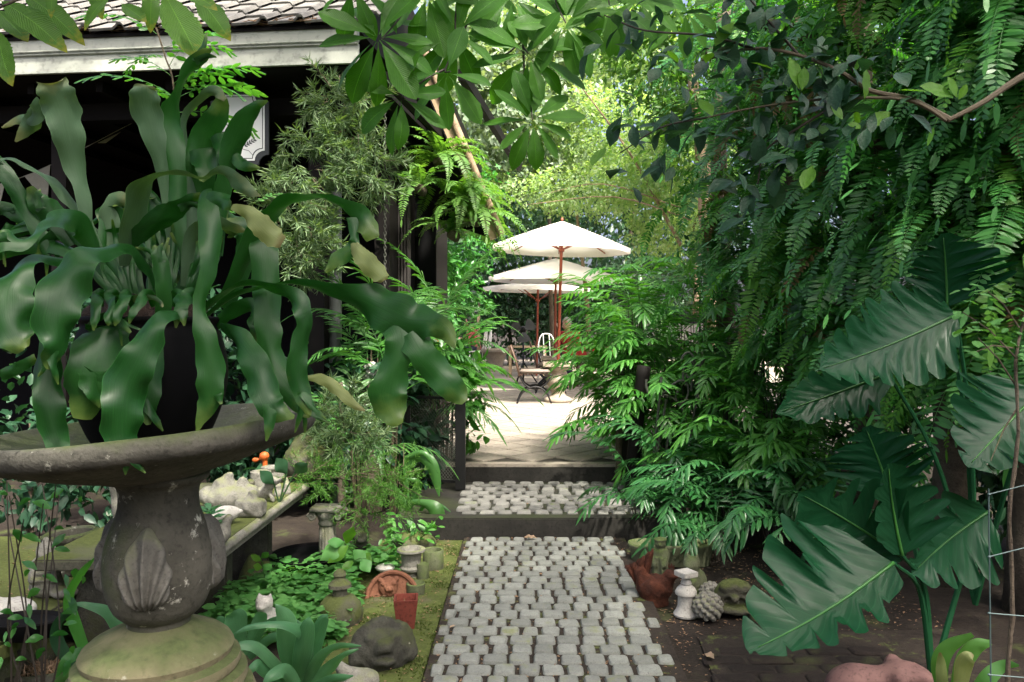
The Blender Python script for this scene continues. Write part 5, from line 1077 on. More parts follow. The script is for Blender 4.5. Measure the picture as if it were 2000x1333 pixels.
# scrubby stems and dark strap leaves at far left
sc1 = thing('straggly_plant', 'straggly bare stems with a few leaves at the left edge', 'plant', P(40, 1420, 2.6))
for i in range(9):
    x = U(-10, 150); y = U(900, 1060); bx_ = U(10, 90); blade([[(bx_, 1400, 2.6, 4), ((bx_ + x) / 2 + U(-45, 45), 1220, 2.6, 3), (x, y, 2.6 + U(-.1, .2), 2)]], 'dark_twig', sc1, i, 0, 0, 'stem')
for i in range(36):
    x, y = U(0, 170), U(960, 1320); a = U(0, 6.3); l = U(18, 42); blade([[(x, y, 2.6, 2), (x + l * .5 * math.cos(a), y + l * .4 * math.sin(a), 2.58, l * .42, U(-50, 50)), (x + l * math.cos(a), y + l * .8 * math.sin(a) + 6, 2.57, 2)]], 'fern', sc1, i)
sc2 = thing('strap_leaf_plant', 'strap-leaved plant between the mossy slab and the bird bath', 'plant', P(185, 1330, 2.9))
for rb_, mt in ((([(190, 1330, 2.9, 14), (150, 1230, 2.88, 22), (135, 1170, 2.85, 24, 40), (160, 1120, 2.82, 16, 30), (185, 1090, 2.8, 3)]), 'fern'), (([(230, 1320, 2.9, 16), (240, 1250, 2.88, 26), (215, 1200, 2.85, 28, 30), (170, 1182, 2.8, 14, 30), (140, 1180, 2.8, 3)]), 'strap'), (([(180, 1330, 2.9, 14), (120, 1270, 2.87, 24), (112, 1220, 2.85, 20, 30), (150, 1185, 2.82, 10), (165, 1180, 2.8, 2)]), 'shrub'), (([(200, 1340, 2.9, 14), (165, 1280, 2.85, 22), (130, 1290, 2.8, 20), (110, 1325, 2.8, 4)]), 'fern'), (([(210, 1340, 2.9, 14), (195, 1300, 2.85, 20), (150, 1310, 2.8, 24), (90, 1345, 2.8, 4)]), 'grass')): blade([rb_], mt, sc2)

# stone shelf running back along the veranda
ZB = .56
shf = thing('stone_shelf', 'long mossy stone shelf with moulded edge holding small ornaments', 'shelf', (-1.75, 4.4, 0))
q = MB(); q.box((-2.15, 3.55, ZB - .05), (-1.42, 5.25, ZB)); q.obj('top', M['moss_slab'], shf, False, bevel=.008)
q = MB(); q.tube([(-1.425, 3.55, ZB - .028), (-1.425, 5.25, ZB - .028)], .026, 10); q.box((-1.50, 3.56, ZB - .09), (-1.44, 5.24, ZB - .052)); q.obj('moulding', M['stone_pale'], shf)
for y in (3.7, 4.4, 5.1): q = MB(); q.box((-2.05, y, -.02), (-1.62, y + .1, ZB - .052)); q.obj('support', M['stone_dark'], shf, False, bevel=.01)
def on(x, y, z=ZB): return G(x, y, z)
p = on(440, 1000); one('lumpy_stone', 'pale lumpy stone group largest on the shelf', 'stone', sdf_mesh('lumpy_stone', [('e', (0, 0, .06), (.15, .10, .075)), ('e', (-.03, .0, .13), (.06, .05, .05)), ('e', (.07, .01, .12), (.035, .035, .055)), ('e', (.12, 0, .09), (.04, .04, .05)), ('c', (-.03, 0, .15), (.0, 0, .185), .03, .022), ('e', (-.12, .02, .07), (.06, .06, .05))], (-.24, -.16, -.01), (.22, .16, .23), M['stone_pale'], 44, .018, .014), (p.x, p.y + .07, ZB))
p = on(487, 1010); one('broken_block', 'cracked pale stone block beside the lumpy stones', 'stone', sdf_mesh('broken_block', [('b', (0, 0, .045), (.075, .05, .045), .02), ('c', (0, 0, .05), (.01, 0, .115), .06, .025)], (-.11, -.09, -.01), (.11, .09, .15), M['stone_pale'], 36, .012, .01), (p.x, p.y + .02, ZB))
p = on(440, 1024); one('bird_statue', 'smooth white bird-shaped ornament at the front of the shelf', 'statue', sdf_mesh('bird_statue', [('e', (0, 0, .05), (.062, .042, .042)), ('e', (-.05, -.02, .035), (.026, .026, .024)), ('c', (.04, 0, .06), (.075, 0, .062), .028, .012)], (-.1, -.08, -.01), (.11, .08, .12), M['stone_white'], 34, .014, .003), (p.x, p.y + .01, ZB))
p = on(518, 980); one('dog_statue', 'small pale dog statue with raised head on the shelf', 'statue', sdf_mesh('dog_statue', [('e', (-.02, 0, .045), (.06, .035, .038)), ('c', (.0, 0, .06), (.03, -.01, .105), .034, .03), ('e', (.035, -.012, .118), (.036, .032, .03)), ('c', (.06, -.015, .115), (.085, -.018, .125), .018, .012), ('e', (.015, -.03, .12), (.014, .01, .028)), ('c', (.03, -.02, .05), (.045, -.03, .012), .014, .012), ('e', (-.07, 0, .03), (.035, .03, .03))], (-.13, -.08, -.01), (.12, .08, .17), M['stone_pale'], 40, .010, .004), (p.x, p.y, ZB), .2)
p = on(503, 962); one('cylinder_pot', 'plain pale cylinder pot behind the dog statue', 'pot', lathe_me('cylinder_pot', [(.055, 0), (.06, .005), (.062, .115), (.058, .118), (.054, .11), (.05, .06), (.01, .06)], 'stone_pale', 32), (p.x, p.y + .06, ZB))
p = on(543, 969); gm_ = sdf_mesh('little_gnome', [('c', (0, 0, .01), (0, 0, .045), .024, .018), ('e', (0, -.004, .055), (.016, .016, .014)), ('c', (0, 0, .062), (0, 0, .095), .016, .004)], (-.04, -.04, -.005), (.04, .04, .11), M['stone_pale'], 26, .006, .002)
one('little_gnome', 'tiny pointed gnome ornament nearest the shelf edge', 'statue', gm_, (p.x, p.y, ZB), 0, 1.05); one('little_gnome', 'tiny pointed gnome ornament behind its twin on the shelf', 'statue', gm_, (p.x + .035, p.y + .06, ZB), 0, 1.0)
p = on(503, 945); tw = thing('clay_toadstool', 'bright orange clay bird-shaped ornament on the shelf', 'statue', (p.x, p.y + .15, ZB))
put('body', sdf_mesh('body', [('c', (0, 0, .0), (0, 0, .12), .02, .016), ('e', (-.005, 0, .15), (.032, .03, .03)), ('e', (-.065, 0, .125), (.022, .012, .016)), ('c', (-.05, 0, .125), (-.01, 0, .14), .008, .008)], (-.11, -.05, -.01), (.06, .05, .2), M['orange'], 36, .008, .002), tw)
p = on(520, 948); one('snail_statue', 'pale lying ornament behind the small pots', 'statue', sdf_mesh('snail_statue', [('e', (0, 0, .09), (.09, .035, .022)), ('e', (0, .0, .04), (.07, .03, .04)), ('e', (.07, 0, .1), (.03, .025, .02))], (-.12, -.06, -.01), (.12, .06, .14), M['stone_pale'], 34, .012, .004), (p.x + .02, p.y + .1, ZB))
p = on(572, 945); one('mossy_boulder', 'rounded mossy boulder at the far end of the shelf', 'stone', sdf_mesh('mossy_boulder', [('e', (0, 0, .12), (.15, .13, .13)), ('e', (-.02, 0, .22), (.08, .07, .08)), ('e', (-.14, .0, .07), (.06, .06, .06))], (-.24, -.18, -.01), (.2, .18, .34), M['stone_moss'], 36, .03, .018), (p.x + .06, p.y + .12, ZB))
p = on(480, 975); one('ball_ornament', 'small round knob ornament beside the cylinder pot', 'statue', sdf_mesh('ball_ornament', [('e', (0, 0, .025), (.04, .035, .03)), ('s', (0, 0, .075), .026)], (-.06, -.06, -.01), (.06, .06, .12), M['stone_moss'], 24, .008, .003), (p.x, p.y + .08, ZB))
# shell pot with a succulent at the near end of the shelf
p = on(404, 1068); suc = thing('succulent_pot', 'broken stone pot with a blue-green succulent at the near end of the shelf', 'pot', (p.x, p.y + .04, ZB))
put('vessel', sdf_mesh('vessel', [('e', (.02, 0, .05), (.075, .06, .06)), ('c', (.05, 0, .06), (.085, 0, .12), .035, .02), ('c', (-.06, 0, .08), (-.10, .0, .12), .03, .018), ('n', (0, 0, .12), (.06, .05, .06))], (-.15, -.1, -.02), (.14, .1, .17), M['stone_pale'], 36, .014, .006), suc)
SU = leaf_mesh('succulent_leaf', M['strap'], .55, 'obov', 8, 2, .2, .3, 0, 0, 77)
for i in range(15):
    a = i * 2.4; e = .25 + .07 * i / 2; c = suc.location + Vector((0, -.01, .10 + .004 * i)); leaf_obj(SU, c, c + Vector((math.cos(a) * math.cos(e), math.sin(a) * math.cos(e), math.sin(e))) * U(.055, .09), (0, 0, 1), suc)

# fluted column
p = G(640, 1118); colu = thing('fluted_column', 'short fluted stone column with scrolled capital under the feathery fern', 'column', (p.x, p.y, 0))
q = MB(); q.lathe([(.055, .04), (.052, .20), (.05, .30)], 112, (0, 0, 0), lambda a, z, i: 1.04 - .14 * (1 - abs(math.sin(7 * a))) ** 1.5); put('shaft', q.mesh('shaft', M['stone_pale']), colu)
q = MB(); q.lathe([(.085, -.01), (.085, .015), (.07, .03), (.06, .045)], 40); put('base', q.mesh('base', M['stone_pale']), colu)
cap = MB(); cap.box((-.095, -.085, .395), (.095, .085, .42)); cap.lathe([(.05, .30), (.06, .31), (.055, .325), (.062, .35), (.085, .395)], 32)
for s in (-1, 1):
    for yy in (-.07, .07):
        cap.tube([(s * .085 + s * (.026 - .018 * t) * math.cos(t * 9), yy, .368 + (.026 - .018 * t) * math.sin(t * 9)) for t in np.linspace(0, 1, 22)], .009, 6)
    cap.tube([(s * .085, -.075, .368), (s * .085, .075, .368)], .02, 12)
put('capital', cap.mesh('capital', M['stone_pale']), colu)
# ornaments along the left side of the path
p = G(702, 1118); one('cat_statue', 'dark mossy sitting cat statue behind the mint bed', 'statue', cat_me('cat_statue', 'stone_dark'), (p.x, p.y + .05, 0), .25, 1.12)
p = G(803, 1130); one('garden_urn', 'pale footed urn with flared rim beside the round pots', 'urn', lathe_me('garden_urn', [(.045, -.005), (.05, .01), (.04, .022), (.03, .03), (.04, .04), (.062, .052), (.066, .065), (.055, .078), (.056, .11), (.06, .14), (.072, .152), (.082, .16), (.08, .17), (.06, .172), (.052, .165), (.046, .13), (.01, .125)], 'stone_pale', 48, lambda a, z, i: 1 + (.03 * abs(math.sin(11 * a)) if .045 < z < .07 else 0)), (p.x, p.y, 0), 0, 1.08)
p = G(845, 1118); one('round_pot', 'wide mossy cylinder pot nearest the steps', 'pot', lathe_me('round_pot', [(.062, -.005), (.066, .005), (.067, .13), (.063, .137), (.054, .135), (.052, .09), (.01, .088)], 'stone_green', 40), (p.x, p.y + .03, 0))
p = G(826, 1134); one('small_pot', 'narrow mossy cylinder pot between the urn and the wide pot', 'pot', lathe_me('small_pot', [(.034, -.005), (.036, .005), (.037, .10), (.034, .105), (.03, .10), (.01, .06)], 'stone_green', 32), (p.x, p.y, 0))
p = G(812, 1165); one('small_pot', 'low open mossy pot behind the terracotta mask', 'pot', lathe_me('small_pot', [(.045, -.005), (.05, .005), (.055, .075), (.05, .08), (.044, .07), (.01, .03)], 'stone_green', 32), (p.x, p.y, 0))
p = G(752, 1140); one('stone_mushroom', 'small stone mushroom with a flat white cap', 'statue', lathe_me('stone_mushroom', [(.03, -.005), (.028, .05), (.03, .085), (.056, .09), (.058, .10), (.045, .112), (.005, .116)], 'stone_white', 32), (p.x, p.y, 0))
p = G(765, 1172); lm = thing('terracotta_mask', 'terracotta half-round plaque with a lion face leaning back', 'plaque', (p.x, p.y + .02, 0))
q = MB(); half = [(.15 * math.cos(t), .155 * math.sin(t)) for t in np.linspace(0, PI, 26)]
q.poly([Vector((x, 0, z)) for x, z in half], .035, Vector((0, 1, 0))); q.tube([Vector((x * .96, -.004, z * .96)) for x, z in half], .014, 8)
o = put('plaque', q.mesh('plaque', M['terracotta'], 'auto'), lm, (0, 0, -.004), (R(-22), 0, .25))
put('lion_face', sdf_mesh('lion_face', [('e', (0, 0, .06), (.055, .03, .058)), ('e', (0, -.03, .045), (.024, .024, .022)), ('e', (.03, -.025, .075), (.014, .01, .01)), ('e', (-.03, -.025, .075), (.014, .01, .01)), ('n', (0, -.045, .02), (.02, .03, .012)), ('e', (.045, -.01, .1), (.016, .012, .016)), ('e', (-.045, -.01, .1), (.016, .012, .016))], (-.09, -.08, -.02), (.09, .05, .14), M['terracotta'], 36, .010, .006), o, (-.02, -.012, .01))
# square clay planter
p = G(790, 1236); rp = thing('square_planter', 'red-brown square clay planter tapered to the base beside the moss', 'planter', (p.x, p.y + .05, 0), .12)
q = MB(); a, b, h = .042, .062, .165; t_ = .010
ou = [(-a, -a, 0), (a, -a, 0), (a, a, 0), (-a, a, 0), (-b, -b, h), (b, -b, h), (b, b, h), (-b, b, h)]; c = b - t_; inn = [(-c, -c, h), (c, -c, h), (c, c, h), (-c, c, h), (-c + .008, -c + .008, h - .06), (c - .008, -c + .008, h - .06), (c - .008, c - .008, h - .06), (-c + .008, c - .008, h - .06)]
q.add(ou + inn, [(3, 2, 1, 0), (0, 1, 5, 4), (1, 2, 6, 5), (2, 3, 7, 6), (3, 0, 4, 7), (4, 5, 9, 8), (5, 6, 10, 9), (6, 7, 11, 10), (7, 4, 8, 11), (8, 9, 13, 12), (9, 10, 14, 13), (10, 11, 15, 14), (11, 8, 12, 15), (12, 13, 14, 15)])
put('vessel', q.mesh('vessel', M['red_clay'], False, .002), rp)
rs = np.random.default_rng(15); n_ = 150; pp_ = np.stack([rs.uniform(-.042, .042, n_), rs.uniform(-.042, .042, n_), rs.uniform(.105, .125, n_)], 1)
put('leaf_litter', scatter_leaves('leaf_litter', M['litter'], pp_, unit(n_, rs) + np.array((0, 0, 1)), unit(n_, rs), rs.uniform(.012, .035, n_), rs.uniform(.006, .016, n_), 4), rp)['kind'] = 'stuff'
p = G(660, 1225); one('stone_pagoda', 'mossy stone pagoda finial on a round dome among the mint', 'statue', lathe_me('stone_pagoda', [(.10, -.005), (.115, .02), (.12, .06), (.105, .11), (.075, .145), (.04, .155), (.036, .19), (.06, .197), (.058, .215), (.03, .24), (.028, .25), (.034, .258), (.03, .275), (.012, .29), (.003, .292)], 'stone_moss', 36, lambda a, z, i: 1 + .03 * math.sin(3 * a + z * 9)), (p.x, p.y + .04, 0), 0, 1.0)
p = G(745, 1318); mk = thing('lion_mask', 'dark mossy round lion-face stone lying by the path', 'statue', (p.x, p.y + .05, 0))
put('head', sdf_mesh('head', [('e', (0, 0, .09), (.14, .09, .11)), ('e', (0, -.08, .10), (.045, .05, .04)), ('e', (.05, -.06, .135), (.03, .03, .02)), ('e', (-.05, -.06, .135), (.03, .03, .02)), ('n', (0, -.11, .06), (.05, .04, .016)), ('e', (0, -.075, .035), (.05, .04, .02))] + [('s', (.13 * math.cos(t), -.02, .09 + .115 * math.sin(t)), .028) for t in np.linspace(-.3, PI + .3, 15)], (-.2, -.17, -.03), (.2, .12, .27), M['stone_dark'], 50, .012, .012), mk, (0, 0, 0), (R(-18), 0, .3))
p = G(510, 1262); one('cat_statue', 'small white cat statue peeping over the strap leaves', 'statue', cat_me('cat_statue', 'stone_white', 34), (p.x, p.y + .1, 0), -.2, .95)
p = G(690, 1370); one('stone_squirrel', 'rough pale stone figure cut off by the bottom edge', 'statue', sdf_mesh('stone_squirrel', [('e', (0, 0, .05), (.09, .07, .06)), ('c', (0, 0, .06), (-.06, -.02, .13), .05, .022), ('e', (.05, .0, .075), (.05, .05, .04)), ('c', (-.06, -.02, .13), (-.072, -.02, .16), .012, .006)], (-.15, -.12, -.01), (.15, .12, .2), M['stone_pale'], 36, .016, .010), (p.x, p.y + .05, 0))
p = G(806, 1075); one('moss_boulder', 'rounded moss-covered boulder under the leaves by the steps', 'stone', sdf_mesh('moss_boulder', [('e', (0, 0, .04), (.14, .12, .08)), ('e', (.08, .02, .03), (.1, .08, .06))], (-.2, -.2, -.03), (.25, .2, .16), M['stone_moss'], 28, .03, .012), (p.x - .02, p.y + .05, 0))
p = G(488, 1145); one('mossy_rock', 'upright mossy rock between the shelf and the mint', 'stone', sdf_mesh('mossy_rock', [('c', (0, 0, .0), (-.01, 0, .15), .10, .03), ('e', (.08, 0, .07), (.05, .05, .07))], (-.15, -.14, -.03), (.18, .14, .22), M['stone_moss'], 34, .02, .016), (p.x, p.y + .05, 0))
p = G(590, 1135); one('black_basin', 'wide black basin with a thin rim behind the mint', 'basin', lathe_me('black_basin', [(.20, -.005), (.22, .01), (.25, .11), (.255, .115), (.245, .118), (.235, .10), (.01, .09)], 'black_pot', 40), (p.x, p.y + .2, 0))

# ornaments along the right side of the path
p = G(1318, 1112); tp = thing('trough', 'long green-stained trough with rounded ends behind the figures', 'planter', (p.x, p.y + .14, 0), .0)
q = MB(); n_ = 40
def stad(L, W_, z): return [Vector(((L if math.cos(t) > 0 else -L) + W_ * math.cos(t), W_ * math.sin(t), z)) for t in [2 * PI * (i + .5) / n_ for i in range(n_)]]
rings = [stad(.17, .085, -.005), stad(.175, .095, .09), stad(.18, .105, .12), stad(.18, .105, .135), stad(.178, .088, .135), stad(.17, .078, .07)]
vs = [v for r_ in rings for v in r_]; q.add(vs, [(i * n_ + j, i * n_ + (j + 1) % n_, (i + 1) * n_ + (j + 1) % n_, (i + 1) * n_ + j) for i in range(5) for j in range(n_)] + [tuple(5 * n_ + j for j in range(n_))])
put('vessel', q.mesh('vessel', M['stone_green']), tp)
p = G(1290, 1128); one('monk_statue', 'mossy green robed figure statue in front of the trough', 'statue', sdf_mesh('monk_statue', [('c', (0, 0, .02), (0, 0, .14), .052, .045), ('e', (0, 0, .16), (.052, .042, .035)), ('e', (0, -.01, .215), (.036, .036, .034)), ('e', (0, -.01, .238), (.042, .04, .012)), ('c', (.04, -.01, .15), (.03, -.05, .09), .018, .016), ('c', (-.04, -.01, .15), (-.03, -.05, .09), .018, .016), ('e', (.04, -.03, .01), (.03, .04, .02)), ('c', (.01, -.05, .13), (.02, -.055, .02), .008, .01), ('c', (-.02, -.05, .13), (-.03, -.05, .02), .008, .01), ('e', (0, -.045, .21), (.008, .01, .01))], (-.1, -.1, -.01), (.1, .09, .27), M['stone_green'], 44, .010, .004), (p.x, p.y, 0), -.3, 1.0)
p = G(1280, 1178); rt = thing('clay_rooster', 'rust-brown clay rooster with upright tail feathers', 'statue', (p.x, p.y + .02, 0), -.35)
put('body', sdf_mesh('body', [('e', (0, 0, .08), (.10, .075, .078)), ('c', (.05, 0, .10), (.085, -.005, .155), .055, .036), ('e', (.092, -.01, .165), (.034, .03, .03)), ('c', (.118, -.015, .163), (.14, -.018, .156), .011, .004), ('e', (.0, -.06, .085), (.07, .025, .05)), ('e', (0, .06, .085), (.07, .025, .05)), ('c', (0, 0, .05), (0, 0, 0), .075, .08), ('c', (-.05, 0, .08), (-.08, 0, .16), .055, .04)], (-.12, -.11, -.01), (.16, .11, .24), M['rooster'], 44, .012, .006), rt)
for i in range(7):
    a = -.25 + i * .17; q = MB(); pts = [Vector((-.03 - .012 * i, (i % 2) * .012, .09)), Vector((-.045 - .016 * i, (i % 2) * .014, .16)), Vector((-.035 - .021 * i, (i % 2) * .014, .225 - .008 * i)), Vector((-.01 - .026 * i, (i % 2) * .012, .30 - .022 * i))]
    q.tube([Vector(x) for x in spline([tuple(v) for v in pts], 9)], [.012, .014, .016, .018, .019, .019, .017, .013, .004], 8); put('tail_feather', q.mesh('tail_feather', M['rooster']), rt)
q = MB(); q.poly([Vector((x, -.004, z)) for x, z in ((.075, .205), (.08, .225), (.088, .212), (.095, .232), (.102, .212), (.11, .222), (.112, .198))], .008, Vector((0, 1, 0))); put('comb', q.mesh('comb', M['rooster'], False), rt)
p = G(1360, 1172); one('cat_statue', 'mossy green sitting cat statue behind the white baluster', 'statue', cat_me('cat_statue', 'stone_green'), (p.x, p.y + .04, 0), -.75, 1.05)
p = G(1342, 1205); bl = thing('stone_baluster', 'small white turned stone baluster with square top slab', 'baluster', (p.x, p.y + .03, 0))
q = MB(); q.lathe([tuple(x) for x in ((.066, -.003), (.068, .008), (.056, .025), (.046, .05), (.044, .095), (.046, .108), (.056, .113), (.058, .125), (.048, .145), (.036, .158), (.026, .165), (.03, .172), (.026, .18), (.022, .20), (.024, .212))], 60, (0, 0, 0), lambda a, z, i: 1 + (.05 * abs(math.sin(13 * a)) - .02 if .11 < z < .15 else 0)); put('shaft', q.mesh('shaft', M['stone_white'], 'auto'), bl)
q = MB(); q.box((-.047, -.047, .210), (.047, .047, .238)); put('top_slab', q.mesh('top_slab', M['stone_white'], False, .003), bl, (0, 0, 0), (0, 0, .5))
def scaled_ball(name, r, mat, m=64, n=56):
    pr = [('e', (0, 0, r * .92), (r * .9, r * .9, r * .88))]
    for i in range(m):
        z = 1 - 2 * (i + .5) / m; a = i * 2.39996; s = math.sqrt(1 - z * z)
        if z > -.8: pr.append(('e', (r * .92 * s * math.cos(a), r * .92 * s * math.sin(a), r * .92 + r * .90 * z), (r * .20,) * 3))
    return sdf_mesh(name, pr, (-r * 1.25, -r * 1.25, -.01), (r * 1.25, r * 1.25, r * 2.2), M[mat], n, r * .02, 0)
sbm = scaled_ball('scaled_ball', .076, 'stone_pale')
p = G(1388, 1220); one('scaled_ball', 'round stone artichoke ball in front beside the baluster', 'ornament', sbm, (p.x, p.y + .07, 0), .4)
p = G(1392, 1185); one('scaled_ball', 'smaller stone artichoke ball behind the front one', 'ornament', sbm, (p.x, p.y + .05, 0), 1.9, .82)
p = G(1442, 1205); one('frog_stone', 'mossy round stone creature with a gaping mouth', 'statue', sdf_mesh('frog_stone', [('e', (0, 0, .085), (.115, .09, .095)), ('e', (0, -.04, .155), (.085, .05, .04)), ('e', (.055, -.06, .15), (.03, .025, .025)), ('e', (-.055, -.06, .15), (.03, .025, .025)), ('n', (0, -.09, .075), (.07, .045, .032)), ('e', (0, -.085, .035), (.08, .03, .022)), ('s', (.0, -.085, .098), .02), ('c', (.09, -.05, .03), (.11, -.07, .0), .03, .03), ('c', (-.09, -.05, .03), (-.11, -.07, .0), .03, .03)], (-.18, -.16, -.01), (.18, .13, .22), M['stone_moss'], 48, .014, .006), (p.x, p.y + .07, 0), -.25, 1.0)
p = P(1742, 1420, 3.18); pg = thing('clay_elephant', 'pink clay animal figure at the bottom right edge', 'statue', (p.x, p.y, 0), 0)
pgm = sdf_mesh('body', [('e', (-.13, .02, .17), (.12, .09, .085)), ('e', (.05, -.02, .21), (.09, .078, .07)), ('c', (.10, -.04, .20), (.175, -.06, .145), .05, .026), ('c', (.0, -.08, .235), (-.02, -.105, .17), .03, .016), ('c', (.03, .06, .25), (.0, .09, .19), .03, .016), ('n', (.055, -.098, .22), (.02, .015, .012)), ('n', (.022, -.10, .20), (.006, .02, .04)), ('e', (.09, -.075, .245), (.035, .02, .014)), ('c', (-.05, 0, .18), (.02, -.01, .2), .07, .07)] + [('c', (x, y, .13), (x, y, .0), .038, .032) for x, y in ((-.21, -.03), (-.21, .06), (-.05, -.04), (-.04, .06))], (-.3, -.16, -.01), (.23, .16, .32), M['pink_clay'], 54, .03, .002)
put('body', pgm, pg)
put('eye', sdf_mesh('eye', [('s', (0, 0, 0), .013)], (-.018,) * 3, (.018,) * 3, M['iron'], 10, .002), pg, (.085, -.092, .224))
# dead leaf on the bricks, fallen leaves
dl = leaf_mesh('fallen_leaf', M['dry_leaf'], .45, 'ellip', 10, 3, .12, .5, .25, 0, 3)
for i, (x, y, a, s, lb) in enumerate(((1395, 1288, .3, .085, 'large dry brown leaf lying on the brown bricks'), (1455, 1222, 2.4, .03, 'small yellow leaf on the soil below the frog stone'), (1272, 1248, 1.2, .03, 'small dry leaf on the path edge'), (890, 1222, 2.0, .035, 'small dry leaf on the moss strip'), (1050, 1052, 1.4, .10, 'long dry leaf lying at the foot of the lower step'), (880, 1180, .4, .03, 'pale dry leaf on the moss near the clay planter'))):
    z = .03 if x < 1260 else .008; p = G(x, y, z + .02); one('fallen_leaf', lb, 'leaf', dl, (p.x, p.y, z + .022), 0, s, rot=(U(-.2, .2), U(-.2, .2), a))

# ---------------------------------------------------------------- low plants on the left
rs = np.random.default_rng(21); Pm, Dm, Nm, Lm = [], [], [], []
for i in range(620):
    while True:
        x = rs.uniform(-1.62, -.70); y = rs.uniform(3.95, 5.25)
        px_ = x / y * F + HX
        if px_ < 700 - max(0, 4.4 - y) * 100 or (y > 4.95 and px_ < 770): break
    h = rs.uniform(.03, .13) + .07 * max(0, math.sin(x * 7 + y * 3)); nl_ = rs.integers(5, 10); a0 = rs.uniform(0, 6.3)
    for k in range(nl_):
        a = a0 + k * 1.62 + rs.normal(0, .25); e = rs.uniform(-.2, .5); z = h - .018 * (k // 2) * rs.uniform(.5, 1.4)
        if z < .005: continue
        Pm.append((x, y, z)); Dm.append((math.cos(a), math.sin(a), e * .6)); Nm.append((rs.normal(0, .25) - .3 * math.cos(a) * e, rs.normal(0, .25), 1)); Lm.append(rs.uniform(.03, .075) * (1 - .05 * (k // 2)))
Lm = np.array(Lm); mint = put('mint_bed', scatter_leaves('mint_bed', M['mint'], np.array(Pm), np.array(Nm, float), np.array(Dm, float), Lm, Lm * .72, 6, fold=.12)); tag(mint, 'bed of bright green round-leaved mint along the left of the path', 'ground cover', kind='stuff')
# single taller sprigs standing out of the mint
for lb, pts, lv in (('young sprig with large pale leaves above the mint bed', [(700, 1110, 4.9), (690, 1080, 4.9), (672, 1060, 4.88)], [(672, 1060, 625, 1095, 34), (680, 1066, 640, 1100, 26), (672, 1060, 640, 1058, 22), (676, 1062, 690, 1030, 26), (690, 1075, 715, 1095, 26), (700, 1085, 726, 1098, 30)]),
                    ('arching sprig with a yellow leaf near the cat statue', [(668, 1150, 4.6), (675, 1110, 4.6), (700, 1092, 4.6), (715, 1092, 4.6)], [(706, 1090, 722, 1118, 26), (690, 1096, 668, 1112, 16)]),
                    ('small blue-leaved sprig beside the mossy rock', [(517, 1130, 4.6), (512, 1100, 4.6), (505, 1085, 4.6)], [(510, 1090, 525, 1080, 14), (510, 1095, 490, 1085, 14), (512, 1105, 532, 1110, 18), (512, 1110, 495, 1105, 16)])):
    t = thing('leafy_sprig', lb, 'plant', P(*pts[0])); q = MB(); q.tube([Vector(x) for x in spline([tuple(P(*x)) for x in pts], 8)], .003, 5); q.obj('stem', M['grass'], t)
    for i, (a, b, c, d_, w) in enumerate(lv): blade([[(a, b, pts[-1][2], 3), ((a + c) / 2, (b + d_) / 2, pts[-1][2] - .03, w, U(-30, 30)), (c, d_, pts[-1][2] - .05, 2)]], 'shrub_bright' if i % 2 else 'mint', t, i)
def rosette(name, label, base, ribs, mat='strap'):
    t = thing(name, label, 'plant', base)
    for i, rb_ in enumerate(ribs): blade([[(q[0], q[1], q[2], q[3] * .74, (q[4] if len(q) > 4 else 0) + U(-12, 12)) for q in rb_]], mat, t, i, .40, .10)
rosette('strap_lily', 'blue-green strap-leaved lily by the bird bath base at bottom', P(585, 1345, 3.3), [
 [(575, 1330, 3.3, 30), (565, 1270, 3.25, 56), (560, 1215, 3.22, 50, 20), (545, 1190, 3.2, 20), (538, 1180, 3.2, 3)],
 [(590, 1335, 3.3, 26), (610, 1270, 3.25, 44), (630, 1215, 3.2, 30), (640, 1200, 3.2, 3)],
 [(580, 1340, 3.3, 26), (590, 1280, 3.2, 50), (600, 1225, 3.15, 36), (605, 1205, 3.15, 3)],
 [(595, 1340, 3.3, 24), (625, 1290, 3.22, 36, 30), (660, 1265, 3.18, 24, 40), (705, 1262, 3.15, 3)],
 [(595, 1345, 3.3, 24), (640, 1310, 3.25, 34, 30), (670, 1282, 3.2, 20, 40), (700, 1268, 3.2, 3)],
 [(570, 1340, 3.3, 24), (535, 1290, 3.22, 36, 30), (500, 1262, 3.18, 34, 40), (460, 1262, 3.15, 24, 40), (420, 1290, 3.12, 3)],
 [(600, 1340, 3.3, 24), (600, 1250, 3.2, 34, 20), (560, 1220, 3.12, 30, 45), (500, 1220, 3.08, 22, 50), (455, 1240, 3.05, 3)],
 [(565, 1345, 3.3, 24), (520, 1310, 3.2, 34, 20), (500, 1300, 3.15, 26), (470, 1330, 3.12, 4)],
 [(585, 1350, 3.25, 24), (560, 1310, 3.18, 38, 20), (530, 1320, 3.12, 28, 20), (510, 1350, 3.1, 4)],
 [(600, 1350, 3.28, 24), (650, 1330, 3.2, 30, 30), (690, 1320, 3.18, 3)]])
rosette('strap_lily', 'pale strap-leaved lily behind the bird bath base', P(470, 1290, 3.7), [
 [(470, 1280, 3.7, 20), (465, 1230, 3.66, 60, 10), (460, 1205, 3.64, 50), (455, 1195, 3.62, 6)],
 [(480, 1280, 3.7, 20), (500, 1235, 3.66, 40, 10), (510, 1205, 3.64, 30), (512, 1196, 3.62, 4)],
 [(460, 1280, 3.7, 20), (440, 1240, 3.66, 44, 10), (430, 1215, 3.64, 30), (425, 1205, 3.62, 4)],
 [(485, 1285, 3.7, 20), (530, 1250, 3.62, 30, 30), (565, 1255, 3.58, 24, 30), (600, 1290, 3.55, 3)],
 [(490, 1280, 3.7, 18), (520, 1225, 3.62, 26, 40), (560, 1212, 3.58, 20, 40), (600, 1225, 3.55, 3)]])
